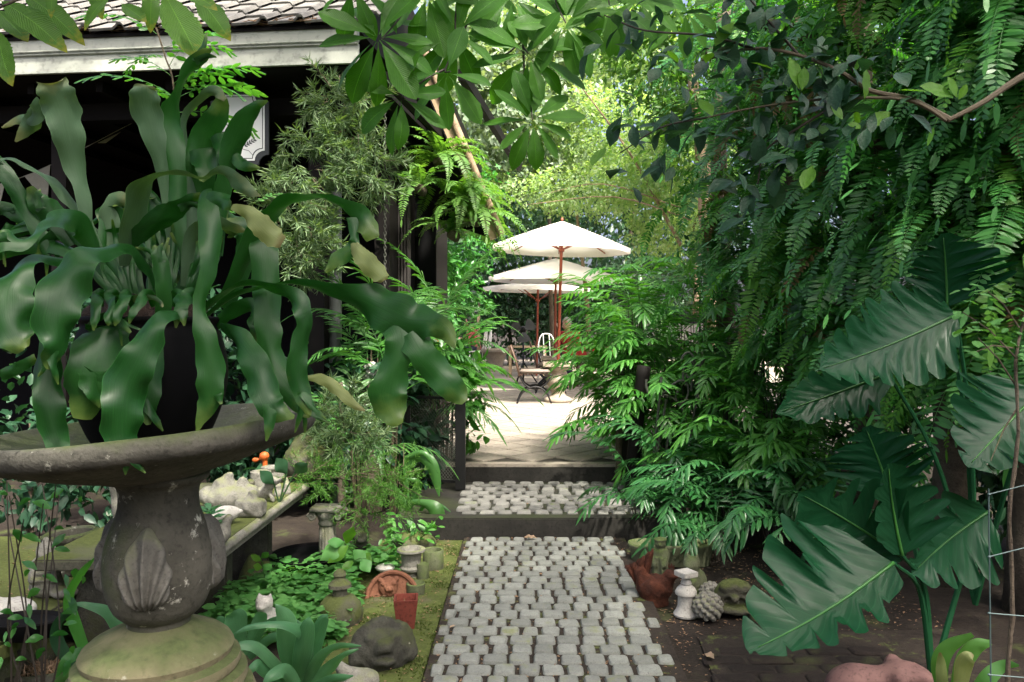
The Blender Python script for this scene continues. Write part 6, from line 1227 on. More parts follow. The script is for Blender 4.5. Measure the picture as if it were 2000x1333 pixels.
rosette('broad_leaf_plant', 'arching pale palm-like leaves beside the mesh gate', P(800, 1020, 6.3), [
 [(800, 1010, 6.3, 8), (795, 930, 6.3, 12), (815, 895, 6.25, 26, 20), (840, 905, 6.2, 34), (852, 940, 6.2, 24), (858, 970, 6.2, 3)],
 [(800, 1000, 6.3, 6), (790, 910, 6.3, 10), (805, 890, 6.25, 16), (830, 888, 6.2, 14), (856, 925, 6.2, 3)],
 [(790, 1010, 6.3, 6), (800, 985, 6.2, 14), (825, 983, 6.15, 20), (848, 995, 6.1, 40, 10), (860, 1020, 6.1, 34), (867, 1046, 6.1, 4)],
 [(810, 1010, 6.3, 6), (835, 985, 6.2, 12, 30), (860, 988, 6.15, 10), (880, 1000, 6.1, 2)],
 [(805, 1005, 6.3, 8), (780, 970, 6.3, 22), (760, 950, 6.25, 20), (740, 948, 6.2, 3)],
 [(795, 1005, 6.3, 8), (815, 955, 6.25, 22), (812, 940, 6.2, 14), (790, 935, 6.2, 3)]], 'palm')
LS = leaf_mesh('bed_leaf', M['lance'], .38, 'ellip', 9, 2, .25, .15, .05, 0, 90)
for lb, (x0, x1, y0, y1, d, n_) in (('small leafy shrub on the mossy boulder by the steps', (745, 862, 1005, 1058, 5.7, 60)), ('leafy plant behind the urn by the path', (745, 800, 1040, 1110, 5.3, 34))):
    t = thing('leafy_shrub', lb, 'shrub', P((x0 + x1) / 2, y1 + 20, d)); q = MB(); c = P((x0 + x1) / 2, y1 + 20, d)
    for i in range(n_):
        e = P(U(x0, x1), U(y0, y1), d + U(-.15, .15))
        if i % 3 == 0: q.tube([c, c.lerp(e, .5) + Vector((0, 0, .03)), e], .0025, 4)
        a = U(0, 6.3); leaf_obj(LS, e, e + Vector((math.cos(a), math.sin(a), U(-.6, .3))) * U(.05, .095), (U(-.4, .4), -.5, 1), t)
    q.obj('stem', M['grass'], t)
# leaves standing over the shelf
t = thing('leafy_sprig', 'dark heart-leaved sprig rising over the orange ornament', 'plant', P(530, 985, 4.7)); 
for a, b, c, d_, w in ((560, 925, 540, 895, 30), (575, 925, 600, 905, 28), (535, 945, 508, 920, 26)): blade([[(545, 985, 4.7, 3), (a, b, 4.65, 3)], [(a, b, 4.65, 3), ((a + c) / 2, (b + d_) / 2, 4.62, w, 20), (c, d_, 4.6, 2)]], 'hedge', t)

# ---------------------------------------------------------------- big philodendrons at right, wire fence, sapling
def philo_leaf(par, base, tip, wl, wr, nl=7, depth=.3, roll=0, sag=.1, seed=0, bend=0.0, petiole=None):
    r = random.Random(seed); b, t = P(*base), P(*tip); n = 84; L = (t - b).length
    ax = (t - b).normalized(); v = ((b + t) / 2 - CAM).normalized(); x = ax.cross(v).normalized(); x = Matrix.Rotation(R(roll), 3, ax) @ x; z = x.cross(ax)
    dm = (base[2] + tip[2]) / 2; sp, sd, nm, a, c = [], [], [], [], []
    for i in range(n):
        s = i / (n - 1); sp.append(np.array(b + (t - b) * s + z * (sag * L * (4 * s * (1 - s)) * .5) + x * (bend * L * math.sin(PI * s)) - Vector((0, 0, 1)) * sag * L * s * s * .3)); sd.append(np.array(x)); nm.append(np.array(z))
        s_ = s; s = min(1, max(0, s + .022 * math.sin(s * 17 + seed * 2.1) + .015 * math.sin(s * 29 + seed))); env = min(1, (s * 4.5 + .35)) * (1 - s ** 1.9) ** .78 + .01
        for lst, w, ph in ((a, wl, 0), (c, wr, .35)):
            q = (s * nl + ph) % 1; ki = int(s * nl + ph); q = min(.999, max(0, q + .12 * math.sin(ki * 5.1 + seed))); notch = (max(0, 1 - abs(q - .10) / .20) ** 1.0 if s > .05 else 0) * (.65 + .5 * math.sin(ki * 2.7 + seed * 1.3) ** 2); lobe = .84 + .18 * math.sin(PI * q)
            lst.append(w / F * dm * env * lobe * (1 - (min(.78, depth * 2.2) + r.uniform(-.04, .04)) * notch * min(1, s * 5)))
    mb = MB(); ribbon_mesh(mb, sp, sd, nm, a, c, 9, -.20, .13, 1.2, seed, 0, .018, nl, 0, seed)
    # sweep the lobes towards the tip
    nx = 9; k = 2 * nx + 1
    for i in range(n):
        s = i / (n - 1)
        for j in range(k):
            u = abs(j - nx) / nx; w = a[i] if j < nx else c[i]; q = Vector(mb.v[i * k + j]) + ax * (w * u * .42 * (1 - s * .7)); mb.v[i * k + j] = tuple(q)
    o = put('leaf', mb.mesh('leaf', M['philo']), par, world=True)
    mr = MB(); mr.tube([Vector(q) - z * .003 for q in sp[::6]], [.007 * (1 - .85 * i / 14) for i in range(len(sp[::6]))], 6); mo = put('midrib', mr.mesh('midrib', M['fern']), o); 
    if petiole:
        g = P(*petiole); q = MB(); m_ = b.lerp(g, .5) + Vector((.05, .05, .12)); q.tube([Vector(y) for y in spline([tuple(b), tuple(m_), tuple(g)], 10)], [.008 + .006 * i / 9 for i in range(10)], 7); q.obj('stalk', M['philo'], par)
ph1 = thing('philodendron', 'big dark philodendron with deeply lobed leaves low at right', 'plant', P(1820, 1330, 3.5))
R1 = (1820, 1330, 3.5)
philo_leaf(ph1, (1745, 1100, 3.2), (1462, 1262, 2.95), 190, 85, 6, .36, 16, .10, 1, .02, R1)
philo_leaf(ph1, (1768, 1092, 3.3), (1560, 955, 3.35), 120, 150, 6, .32, -10, .12, 2, .0, R1)
philo_leaf(ph1, (1762, 1085, 3.28), (1735, 900, 3.2), 110, 50, 5, .25, 25, .1, 3, .0, R1)
philo_leaf(ph1, (1930, 1000, 3.5), (1780, 1115, 3.35), 85, 110, 5, .3, -20, .12, 4, .0, R1)
philo_leaf(ph1, (1740, 970, 3.7), (1690, 830, 3.75), 110, 110, 6, .3, -15, .1, 6, .0, R1)
ph2 = thing('philodendron', 'tall philodendron with broad leathery leaves in front of the fern curtain', 'plant', P(1905, 1180, 4.0))
R2 = (1905, 1180, 4.0)
philo_leaf(ph2, (1868, 615, 3.7), (1592, 716, 3.5), 110, 105, 9, .16, 8, .08, 11, .02, R2)
philo_leaf(ph2, (1850, 600, 3.75), (1842, 452, 3.7), 130, 75, 6, .26, -10, .1, 12, .0, R2)
philo_leaf(ph2, (2030, 765, 3.3), (1890, 905, 3.15), 130, 110, 7, .26, 0, .1, 13, .0, R2)
philo_leaf(ph2, (1735, 730, 3.9), (1515, 800, 3.8), 70, 75, 7, .12, 20, .1, 14, .0, R2)
wf = thing('wire_fence', 'galvanised wire fence panel at the right edge', 'fence', P(1935, 1420, 2.3))
for i, x in enumerate((1933, 2050, 2170)): q = MB(); q.tube([P(x, 1700, 2.3 - .02 * i), P(x + 2, 1300, 2.3 - .02 * i), P(x - 2, 955, 2.3 - .02 * i)], .0022, 5); q.obj('upright', M['wire'], wf)
for y in (966, 1088, 1198, 1318, 1440): q = MB(); q.tube([P(1931, y, 2.298), P(2050, y - 30 + (40 if y > 1150 else 0), 2.278), P(2175, y - 40, 2.258)], .0018, 5); q.obj('wire', M['wire'], wf); k_ = MB(); k_.lathe([(.001, -.004), (.005, 0), (.001, .004)], 8, P(1932, y, 2.297)); k_.obj('knot', M['wire'], wf)
sap = thing('sapling', 'thin knotty sapling with small leaves behind the wire at right', 'tree', P(1972, 1500, 2.5))
q = MB(); s = spline([tuple(P(*x)) for x in ((1972, 1560, 2.5), (1968, 1333, 2.5), (1978, 1180, 2.5), (1972, 1000, 2.5), (1988, 850, 2.52), (1985, 700, 2.55), (2005, 600, 2.6))], 34); q.tube([Vector(x) + Vector((U(-.002, .002), 0, 0)) for x in s], [.008 * (1 - .5 * i / 33) * U(.85, 1.2) for i in range(34)], 7)
for x0, y0, x1, y1 in ((1985, 700, 1880, 610), (1988, 760, 1910, 660), (1990, 640, 1930, 570), (1985, 800, 1935, 900), (1978, 680, 1900, 690)): q.tube([P(x0, y0, 2.55), P((x0 + x1) / 2, (y0 + y1) / 2 - 10, 2.53), P(x1, y1, 2.5)], [.003, .0025, .0015], 5)
q.obj('stem', M['bark'], sap)
SM = [leaf_mesh('small_leaf', M['mint'], .6, 'round', 7, 2, .15, .15, .05, 0, 95 + s) for s in range(2)]
for i in range(80):
    e = P(U(1870, 2010), U(555, 700), 2.5 + U(-.1, .1)); a = U(0, 6.3); leaf_obj(rng.choice(SM), e, e + Vector((math.cos(a), math.sin(a), U(-.4, .3))) * U(.02, .042), (U(-.4, .4), -.4, 1), sap)
yp = thing('variegated_plant', 'low plant with bright green yellow-tipped leaves by the wire fence', 'plant', P(1850, 1400, 2.9))
for rb_, mt in (([(1850, 1380, 2.9, 14), (1835, 1310, 2.88, 30), (1850, 1268, 2.85, 30, 20), (1900, 1240, 2.8, 10, 30)], 'palm'), ([(1860, 1380, 2.9, 14), (1880, 1300, 2.85, 30), (1905, 1265, 2.82, 30, 20), (1935, 1255, 2.8, 10)], 'palm'), ([(1850, 1390, 2.9, 10), (1840, 1330, 2.86, 20), (1838, 1295, 2.85, 16), (1836, 1275, 2.84, 4)], 'stag_yellow'), ([(1870, 1390, 2.85, 12), (1880, 1310, 2.82, 30), (1890, 1285, 2.8, 26), (1900, 1278, 2.8, 6)], 'stag_yellow'), ([(1880, 1400, 2.9, 14), (1925, 1330, 2.86, 30), (1960, 1300, 2.85, 20), (1990, 1300, 2.8, 4)], 'palm')): blade([rb_], mt, yp)

# ---------------------------------------------------------------- gates either side of the steps
def tube_o(pts, r, name, mat, par, seg=8): q = MB(); q.tube(pts, r, seg); return q.obj(name, M[mat], par)
mgt = thing('mesh_gate', 'open black iron gate leaf filled with fine wire mesh left of the steps', 'gate', P(897, 990, 7.0))
gx = P(900, 0, 7.0).x; Zt = .96
q = MB(); q.box((gx - .045, 6.97, Z1 - .01), (gx + .04, 7.03, Zt)); q.obj('post', M['iron'], mgt, False, bevel=.003)
q = MB(); q.box((gx - .50, 7.18, Z1 - .01), (gx - .46, 7.22, Zt)); q.obj('post', M['iron'], mgt, False, bevel=.003)
for z in (Z1 + .05, Zt - .03): q = MB(); q.box((-.25, -.012, z - .012), (.25, .012, z + .012), Matrix.Translation((gx - .24, 7.1, 0)) @ Matrix.Rotation(-.38, 4, 'Z')); q.obj('rail', M['iron'], mgt, False)
q = MB(); m_ = Matrix.Translation((gx - .24, 7.1, 0)) @ Matrix.Rotation(-.38, 4, 'Z')
for i in range(-26, 27):
    for s in (-1, 1):
        x0 = i * .03; pts = []
        for t in np.linspace(0, 1, 2):
            z = Z1 + .05 + t * (Zt - Z1 - .08); x = x0 + s * (z - .5) * .9; pts.append((x, z))
        (xa, za), (xb, zb) = pts
        lo, hi = -.24, .24
        def clipx(xa, za, xb, zb):
            if abs(xb - xa) < 1e-6: return None
            t0, t1 = sorted(((lo - xa) / (xb - xa), (hi - xa) / (xb - xa))); t0, t1 = max(0, t0), min(1, t1)
            return None if t0 >= t1 else ((xa + (xb - xa) * t0, za + (zb - za) * t0), (xa + (xb - xa) * t1, za + (zb - za) * t1))
        cpt = clipx(xa, za, xb, zb)
        if cpt: q.tube([m_ @ Vector((cpt[0][0], .002 * s, cpt[0][1])), m_ @ Vector((cpt[1][0], .002 * s, cpt[1][1]))], .0022, 4, False)
q.obj('wire_mesh', M['old_iron'], mgt)['kind'] = 'stuff'
sgt = thing('scroll_gate', 'old iron gate with curled scrollwork half buried in the shrub', 'gate', P(1350, 900, 6.6))
def scroll(pts): tube_o([Vector(x) for x in spline([tuple(P(a, b, 6.6)) for a, b in pts], len(pts) * 5)], .010, 'scroll', 'old_iron', sgt, 7)
zx = lambda a, b: (1200 + a * .195, 640 + b * .195)
scroll([zx(*a) for a in ((665, 340), (690, 280), (740, 250), (790, 290), (810, 360), (850, 385), (890, 340), (890, 290))])
scroll([zx(*a) for a in ((690, 530), (690, 430), (720, 340), (770, 335), (800, 400), (780, 480), (740, 500), (710, 460))])
scroll([zx(*a) for a in ((320, 520), (320, 600), (350, 670), (410, 685), (500, 650), (600, 560), (680, 530), (730, 570), (740, 650), (710, 730), (650, 755), (615, 700), (640, 620))])
scroll([zx(*a) for a in ((440, 690), (520, 680), (600, 720), (670, 800), (710, 900), (730, 990))])
scroll([zx(*a) for a in ((770, 640), (775, 540), (800, 480), (860, 455))])
for a, b, c in ((880, 330, 740), (470, 500, 400), (520, 720, 430), (560, 900, 520)): tube_o([P(*zx(a, b), 6.6), P(*zx(c, 1250), 6.6)], .011, 'bar', 'old_iron', sgt)
gp = thing('gate_post', 'thick dark timber gate post in the shrub right of the terrace step', 'post', P(1235, 985, 6.9))
put('shaft', trunk_mesh('shaft', M['dark_wood'], [P(1232, 985, 6.9), P(1238, 880, 6.9), P(1246, 800, 6.9), P(1258, 715, 6.9)], .055, .06), gp, world=True)
gp2 = thing('gate_post', 'thin dark post at the right end of the terrace step', 'post', P(1208, 950, 7.2))
put('shaft', trunk_mesh('shaft', M['bark'], [P(1208, 950, 7.2), P(1209, 850, 7.2), P(1211, 740, 7.2)], .03, .03), gp2, world=True)

# ---------------------------------------------------------------- terrace furniture
def umbrella(label, top, base, rad, rise, label_r='rib', n=8):
    """top: hub point under the canopy apex, base: foot of the pole"""
    t = thing('garden_umbrella', label, 'umbrella', base, group='white umbrellas on the terrace')
    ax = (top - base).normalized(); xx = Vector((1, 0, 0)); xx = (xx - ax * xx.dot(ax)).normalized(); yy = ax.cross(xx)
    def W_(r, a, z): return top + ax * z + (xx * math.cos(a) + yy * math.sin(a)) * r
    tube_o([base, base.lerp(top, .5), top + ax * .02], .024, 'pole', 'red_wood', t, 12)
    K = 6; seg = n * 6; vs = []
    for i in range(K + 1):
        f = i / K
        for k in range(seg):
            a = 2 * PI * (k + .5 * 0) / seg; sag = math.cos(((k / 6) % 1 - .5) * PI); r = rad * f * (1 - .075 * sag)
            vs.append(W_(max(r, .004), a, -rise * f ** 1.08 - .05 * f * (1 - f * .6) * sag + .03))
    for k in range(seg):
        a = 2 * PI * k / seg; sag = math.cos(((k / 6) % 1 - .5) * PI); vs.append(W_(rad * (1 - .055 * sag) * 1.0, a, -rise - .055))
    fs = [(i * seg + k, i * seg + (k + 1) % seg, (i + 1) * seg + (k + 1) % seg, (i + 1) * seg + k) for i in range(K + 1) for k in range(seg)]
    q = MB(); q.add(vs, fs); q.obj('canopy', M['canvas'], t, True)
    for k in range(n):
        a = 2 * PI * k / n; rb_ = tube_o([W_(.03, a, -.01), W_(rad * .985, a, -rise * .99)], .010, 'rib', 'red_wood', t, 6)
        s_ = MB(); s_.tube([W_(.03, a, -.42), W_(rad * .5, a, -rise * .47)], .008, 6); so_ = put('strut', s_.mesh('strut', M['red_wood']), rb_)
    q = MB(); q.lathe([(.026, -.46), (.05, -.45), (.05, -.40), (.026, -.39)], 16, (0, 0, 0), None, Matrix((xx, yy, ax)).transposed()); 
    for i_, v in enumerate(q.v): q.v[i_] = tuple(Vector(v) + top)
    q.obj('hub', M['red_wood'], t)
    q = MB(); q.lathe([(.012, .03), (.025, .05), (.02, .07), (.003, .09)], 12, top); q.obj('finial', M['red_wood'], t)
    return t
d1 = 12.9; b1_ = P(1090, 700, d1); t1_ = P(1098, 436, d1)
umbrella('nearest white umbrella on a leaning red pole set in the stone pedestal', t1_, Vector((b1_.x, d1, .94)), 1.09, .40)
umbrella('middle white umbrella on a straight red pole behind the nearest', P(1086, 508, 15.5), Vector((P(1083, 0, 15.5).x, 15.5, Z2)), 1.27, .36)
umbrella('farthest and lowest white umbrella on a thin red pole', P(1051, 551, 19), Vector((P(1048, 0, 19).x, 19, Z2)), 1.28, .17)
def pedestal(label, x, d, h, sc=1.0):
    t = thing('stone_pedestal', label, 'pedestal', (P(x, 0, d).x, d, Z2)); q = MB(); pr_ = [(.20, 0), (.20, .05), (.17, .07), (.11, .10), (.095, .14), (.11, .19), (.16, .28), (.17, .34), (.15, .41), (.12, .47), (.13, .50), (.17, .53), (.20, .55)]
    q.lathe([(r * sc, z * h / .62) for r, z in pr_], 40, (0, 0, 0), lambda a, z, i: 1 + .04 * math.cos(4 * a)); put('shaft', q.mesh('shaft', M['gravel_stone']), t)
    q = MB(); q.box((-.23 * sc, -.23 * sc, .55 * h / .62 + .001), (.23 * sc, .23 * sc, h)); put('top_slab', q.mesh('top_slab', M['gravel_stone'], False, .008), t)
M['gravel_stone'] = stonemat('buff_stone', (.24, .20, .15), (.36, .31, .24), scale=9, bump=.7)
pedestal('carved buff stone pedestal holding the leaning umbrella pole', 1090, d1, .63, 1.05); pedestal('buff stone pedestal further back behind the chairs', 1078, 15.2, .62, .9)
def garden_chair(loc, rz, label):
    t = thing('folding_chair', label, 'chair', loc, rz, 'folding chairs on the terrace')
    for s in (-.21, .21):
        arc1 = [(-.24, s, .0), (-.17, s, .15), (-.05, s, .24), (.10, s, .25), (.22, s, .16), (.29, s, .0)]
        q = MB(); q.tube([Vector(x) for x in spline(arc1, 18)], .014, 7); put('leg', q.mesh('leg', M['iron']), t)
        arc2 = [(-.21, s * .92, .44), (-.13, s * .92, .30), (.0, s * .92, .23), (.12, s * .92, .24), (.24, s * .92, .34), (.29, s * .92, .46)]
        q = MB(); q.tube([Vector(x) for x in spline(arc2, 18)], .014, 7); put('leg', q.mesh('leg', M['iron']), t)
        q = MB(); q.tube([(-.20, s, .42), (-.26, s, .66), (-.34, s, .90)], [.016, .016, .014], 7); put('back_post', q.mesh('back_post', M['brown_wood']), t)
    q = MB(); q.box((-.022, -.19, -.012), (.022, .19, .012)); sl = q.mesh('slat', M['brown_wood'], False, .003)
    for i in range(5): f = .18 + i * .18; put('slat', sl, t, (-.205 - .135 * f, 0, .44 + .45 * f), (0, R(-74), 0))
    for i in range(7): put('seat_slat', sl, t, (-.17 + i * .065, 0, .445 + i * .004), (0, 0, 0))
    c = MB(); c.box((-.20, -.21, .462), (.27, .21, .525)); put('cushion', c.mesh('cushion', M['cushion'], True, .022), t)
c_ = G(1040, 786, Z2); garden_chair((c_.x, c_.y, Z2), 0, 'nearest folding garden chair with cushion and curved iron legs')
garden_chair((P(1072, 0, 14.6).x, 14.6, Z2), 0, 'folding garden chair behind the nearest, with its cushion showing'); garden_chair((P(1078, 0, 15.6).x, 15.6, Z2), 0, 'folding garden chair farthest back in the row of three')
# white bentwood chairs and tables at the back
def white_chair(loc, rz, label):
    t = thing('white_chair', label, 'chair', loc, rz, 'white chairs at the back of the terrace')
    for sx in (-.2, .2):
        for sy in (-.19, .19): tube_ = MB(); tube_.tube([(sx * 1.1, sy * 1.1, 0), (sx, sy, .44)], .014, 6); put('leg', tube_.mesh('leg', M['chair_white']), t)
    q = MB(); q.box((-.22, -.21, .44), (.22, .21, .475)); put('seat', q.mesh('seat', M['chair_white'], False, .012), t)
    q = MB(); q.tube([Vector(x) for x in spline([(.2, -.19, .46), (.24, -.19, .75), (.26, -.12, .95), (.27, 0, .99), (.26, .12, .95), (.24, .19, .75), (.2, .19, .46)], 24)], .014, 7); put('back_frame', q.mesh('back_frame', M['chair_white']), t)
    for y in (-.07, .07): q = MB(); q.tube([(.2, y, .47), (.265, y, .96)], .009, 6); put('back_spindle', q.mesh('back_spindle', M['chair_white']), t)
    return t
ZG = Z2 + .03
wcx = P(930, 0, 21.2).x
white_chair((wcx, 21.2, ZG), .25, 'white bentwood chair the woman in pink sits on'); white_chair((P(940, 0, 22).x, 22.0, ZG), .2, 'empty white bentwood chair beyond the seated woman'); white_chair((P(1075, 0, 17.8).x, 17.8, Z2), 1.9, 'white chair behind the middle umbrella pole')
def table(loc, w, l, h, mat, label, cloth=None):
    t = thing('terrace_table', label, 'table', loc)
    n_ = 5; q = MB(); q.box((-w / 2, -l / 2 / n_ + .004, h - .03), (w / 2, l / 2 / n_ - .004, h)); me = q.mesh('plank', M[mat], False, .003)
    for i in range(n_): put('plank', me, t, (0, -l / 2 + l / n_ * (i + .5), 0))
    q = MB(); q.box((-.03, -.03, 0), (.03, .03, h - .031)); lm_ = q.mesh('leg', M[mat], False, .004)
    for sx in (-1, 1):
        for sy in (-1, 1): put('leg', lm_, t, (sx * (w / 2 - .06), sy * (l / 2 - .06), 0))
    if cloth:
        q = MB(); q.box((-w / 2 - .02, -l / 2 - .02, h - .14), (w / 2 + .02, l / 2 + .02, h + .006)); o = q.obj('cloth', M[cloth], t, False, world=False)
    return t
table((wcx - .85, 21.2, ZG), .95, .8, .72, 'wood', 'wooden table in front of the woman in pink')
table((P(1158, 0, 16).x, 16.2, Z2), 1.1, .9, .74, 'brown_wood', 'table with a red cloth beside the man in red', 'red_cloth')
table((P(1030, 0, 18.6).x, 18.7, Z2), .9, .7, .70, 'wood', 'small wooden table behind the folding chairs')
# pedestal fan
fl = thing('pedestal_fan', 'black standing fan with grey blades behind the folding chairs', 'fan', (P(1022, 0, 17).x, 17, Z2))
hubz = 1.40 - Z2
q = MB(); q.tube([(0, 0, .03), (0, 0, hubz - .12)], .02, 10); put('pole', q.mesh('pole', M['iron']), fl)
for a in (0, 2.1, 4.2): q = MB(); q.tube([(0, 0, .42), (.28 * math.cos(a), .28 * math.sin(a), 0)], .016, 6); put('leg', q.mesh('leg', M['iron']), fl)
q = MB(); q.tube([(0, -.10, hubz), (0, .02, hubz), (0, .16, hubz - .01)], [.05, .085, .06], 14); q.box((-.03, -.03, hubz - .16), (.03, .05, hubz - .04)); put('motor', q.mesh('motor', M['iron']), fl)
for a in (R(35), R(155), R(275)):
    q = MB(); vs = []
    for i in range(9):
        r_ = .05 + .21 * i / 8; w_ = .50 + .14 * math.sin(PI * i / 9)
        for j in range(7): b_ = a + (j / 6 - .5) * 2 * w_; vs.append((r_ * math.cos(b_), -.10 + .05 * (j / 6 - .5), hubz + r_ * math.sin(b_)))
    q.add(vs, [(i * 7 + j, i * 7 + j + 1, (i + 1) * 7 + j + 1, (i + 1) * 7 + j) for i in range(8) for j in range(6)]); put('blade', q.mesh('blade', M['pipe']), fl)
# planter and signpost
p = P(968, 0, 20.9); one('stone_planter', 'wide stone bowl planter on the gravel by the hedge', 'planter', lathe_me('stone_planter', [(.16, 0), (.18, .05), (.20, .18), (.27, .38), (.38, .46), (.39, .52), (.35, .53), (.30, .46), (.02, .44)], 'gravel_stone', 40), (p.x, p.y, ZG))
spd = 19.5; p = P(934, 0, spd); spst = thing('toilet_signpost', 'wooden post with a small dark board lettered toilet', 'sign', (p.x, 20.8, ZG))
f_ = 20.8 / spd; zs = EYE - (607 - HY) / F * 20.8 - ZG; p = P(934, 0, 20.8); spst.location = (p.x, 20.8, ZG)
q = MB(); q.tube([(0, .03, -.02), (.01, .03, .8), (0, .03, zs + .28)], [.05, .045, .04], 10); put('post', q.mesh('post', M['wood']), spst)
q = MB(); q.box((-.125, -.035, zs - .07), (.125, -.015, zs + .07)); bd = put('board', q.mesh('board', M['sign_black'], False, .004), spst)
tc_ = bpy.data.curves.new('lettering', 'FONT'); tc_.body = 'toilet'; tc_.size = .115; tc_.align_x = 'CENTER'; tc_.align_y = 'CENTER'; tc_.extrude = .002
to = bpy.data.objects.new('lettering_tmp', tc_); COL.objects.link(to); bpy.context.view_layer.update()
tme = bpy.data.meshes.new_from_object(to.evaluated_get(bpy.context.evaluated_depsgraph_get())); bpy.data.objects.remove(to); tme.materials.clear(); tme.materials.append(M['sign_white'])
put('lettering', tme, bd, (0, -.039, zs), (R(90), 0, 0))
q = MB(); q.lathe([tuple(x) for x in spline([(.01, zs + .12), (.07, zs + .15), (.095, zs + .22), (.07, zs + .30), (.01, zs + .34)], 14)], 18, (0, -.06, 0)); put('globe', q.mesh('globe', M['stone_pale']), spst)
# orange flowers and a ceramic pineapple left of the terrace
fp = thing('marigold_plant', 'plant with orange flowers behind the dark staghorn leaf', 'plant', (P(855, 0, 8.6).x, 8.6, Z2))
FLm = sdf_mesh('flower', [('s', (0, 0, 0), .022)] + [('s', (.026 * math.cos(t), -.006, .026 * math.sin(t)), .016) for t in np.linspace(0, 2 * PI, 8)[:-1]], (-.05,) * 3, (.05,) * 3, M['orange'], 22, .006)
M['marigold'] = plainmat('marigold_petal', (.70, .26, .03), .7); FLm.materials[0] = M['marigold']
for x, y in ((838, 652), (870, 662), (845, 663), (858, 668), (830, 660), (877, 656)):
    c = P(x, y, 8.6 + U(-.1, .1)); put('flower', FLm, fp, c, (U(-.4, .4), 0, U(0, 6)), U(.8, 1.2), world=True); tube_o([Vector((c.x * .5 + fp.location.x * .5, 8.62, Z2)), c], .004, 'stem', 'grass', fp, 5)
p = P(726, 745, 6.9); one('ceramic_pineapple', 'cream ceramic pineapple ornament behind the dark palm fronds', 'ornament', scaled_ball('ceramic_pineapple', .075, 'stone_white', 70, 40), (p.x, p.y, p.z - .02), 0, (1, 1, 1.25))
q = MB(); q.lathe([(.09, 0), (.09, p.z - .02)], 16, (p.x, p.y, 0)); tag(q.obj('log_stand', M['bark']), 'dark log stand under the ceramic pineapple', 'stand')

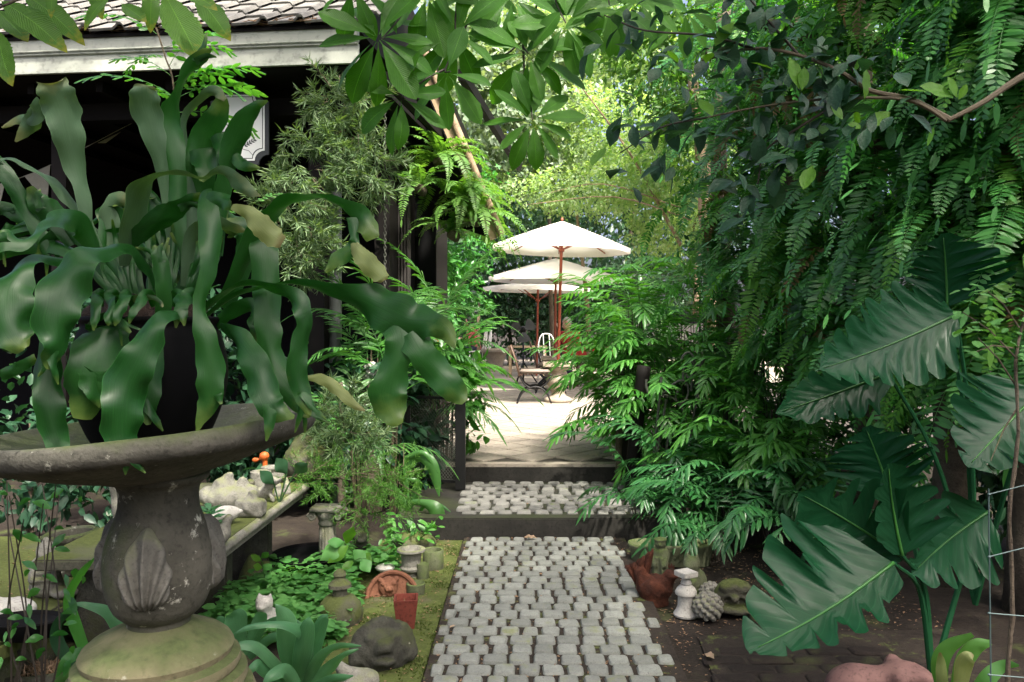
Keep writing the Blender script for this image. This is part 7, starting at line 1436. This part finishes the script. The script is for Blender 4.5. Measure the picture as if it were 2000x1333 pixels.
# ---------------------------------------------------------------- people at the tables
def person(label, loc, rz, shirt, trousers, hair, long_hair=False, lean=.12, arm=.28):
    """seated figure facing -X; hips at seat height .50"""
    t = thing('person', label, 'person', loc, rz)
    hip, chest, neck, head = (0, 0, .56), (-lean * .7, 0, .90), (-lean - .01, 0, 1.10), (-lean - .045, 0, 1.24)
    torso = [('e', (0, 0, .56), (.13, .17, .12)), ('c', hip, chest, .13, .14), ('e', (chest[0], 0, .95), (.11, .19, .13)), ('c', (chest[0], -.15, 1.02), (chest[0], .15, 1.02), .065, .065)]
    legs, arms, hands = [], [], []
    for s in (-1, 1):
        legs += [('c', (0, s * .09, .54), (-.42, s * .10, .54), .085, .06), ('c', (-.42, s * .10, .54), (-.40, s * .10, .08), .058, .04), ('c', (-.39, s * .10, .04), (-.53, s * .11, .03), .04, .03)]
        el = (chest[0] - .10, s * .23, .79); wr = (chest[0] - arm - .05, s * .12, .80)
        arms += [('c', (chest[0], s * .18, 1.02), el, .055, .045), ('c', el, wr, .04, .028), ('e', (wr[0] - .04, wr[1], wr[2]), (.04, .035, .015))]
        for k in range(4): arms.append(('c', (wr[0] - .06, wr[1] + (k - 1.5) * .016, wr[2]), (wr[0] - .125 + .008 * abs(k - 1.5), wr[1] + (k - 1.5) * .02, wr[2] - .015), .008, .006))
        arms.append(('c', (wr[0] - .02, wr[1] - s * .03, wr[2]), (wr[0] - .07, wr[1] - s * .055, wr[2]), .009, .007))
    hx, hz = head[0], head[2]
    hd_ = [('c', neck, (neck[0] - .01, 0, 1.16), .05, .05), ('e', (hx, 0, hz), (.095, .075, .115)), ('e', (hx - .07, 0, hz - .06), (.04, .045, .04)), ('c', (hx - .09, 0, hz + .01), (hx - .115, 0, hz - .02), .012, .015), ('e', (hx - .088, 0, hz - .062), (.014, .024, .008)), ('e', (hx + .0, .075, hz - .01), (.02, .012, .03)), ('e', (hx, -.075, hz - .01), (.02, .012, .03)), ('n', (hx - .095, .033, hz + .012), (.012, .016, .01)), ('n', (hx - .095, -.033, hz + .012), (.012, .016, .01))]
    put('body', sdf_mesh('body', torso + legs + arms + hd_, (-.72, -.32, -.02), (.22, .32, 1.42), M['skin'], 110, .018), t)
    sl_ = [('c', (chest[0], s * .18, 1.02), (chest[0] - .08, s * .225, .84), .056, .052) for s in (-1, 1)]
    put('shirt', sdf_mesh('shirt', torso + sl_, (-.5, -.34, .40), (.25, .34, 1.15), M[shirt], 60, .03, .004, .012), t)
    put('trousers', sdf_mesh('trousers', legs[0:2] + legs[3:5] + torso[:1], (-.6, -.3, .0), (.25, .3, .75), M[trousers], 52, .02, .004, .010, clipz=.08), t)
    hr = [('e', (hx + .02, 0, hz + .035), (.098, .087, .098))] + ([('c', (hx + .06, 0, hz), (hx + .09, 0, hz - .20), .07, .05), ('e', (hx + .02, .07, hz - .05), (.05, .02, .09)), ('e', (hx + .02, -.07, hz - .05), (.05, .02, .09))] if long_hair else [('e', (hx + .05, 0, hz - .03), (.06, .07, .06))])
    put('hair', sdf_mesh('hair', hr, (hx - .15, -.14, hz - .32), (hx + .22, .14, hz + .17), M[hair], 46, .02, .008), t)
    for s in (-1, 1): put('eye', sdf_mesh('eye', [('s', (0, 0, 0), .010)], (-.014,) * 3, (.014,) * 3, M['hair_dark'], 8, .002), t, (hx - .086, s * .033, hz + .012))
    return t
person('seated woman in a pink top with dark hair, facing left at a table', (wcx - .02, 21.2, ZG - .02), .15, 'pink_shirt', 'navy', 'hair_dark', True)
person('seated grey-haired man in a red shirt behind the umbrella poles', (P(1122, 0, 16).x, 16.1, Z2 - .02), 1.0, 'red_shirt', 'navy', 'hair_grey', False, .26)
q = thing('wooden_stool', 'plain wooden stool the man in red sits on', 'stool', (P(1122, 0, 16).x, 16.1, Z2), 1.0)
m2 = MB(); m2.box((-.2, -.2, .40), (.2, .2, .44)); put('seat', m2.mesh('seat', M['brown_wood'], False, .006), q)
for sx in (-.16, .16):
    for sy in (-.16, .16): m2 = MB(); m2.box((sx - .02, sy - .02, 0), (sx + .02, sy + .02, .40)); put('leg', m2.mesh('leg', M['brown_wood'], False), q)
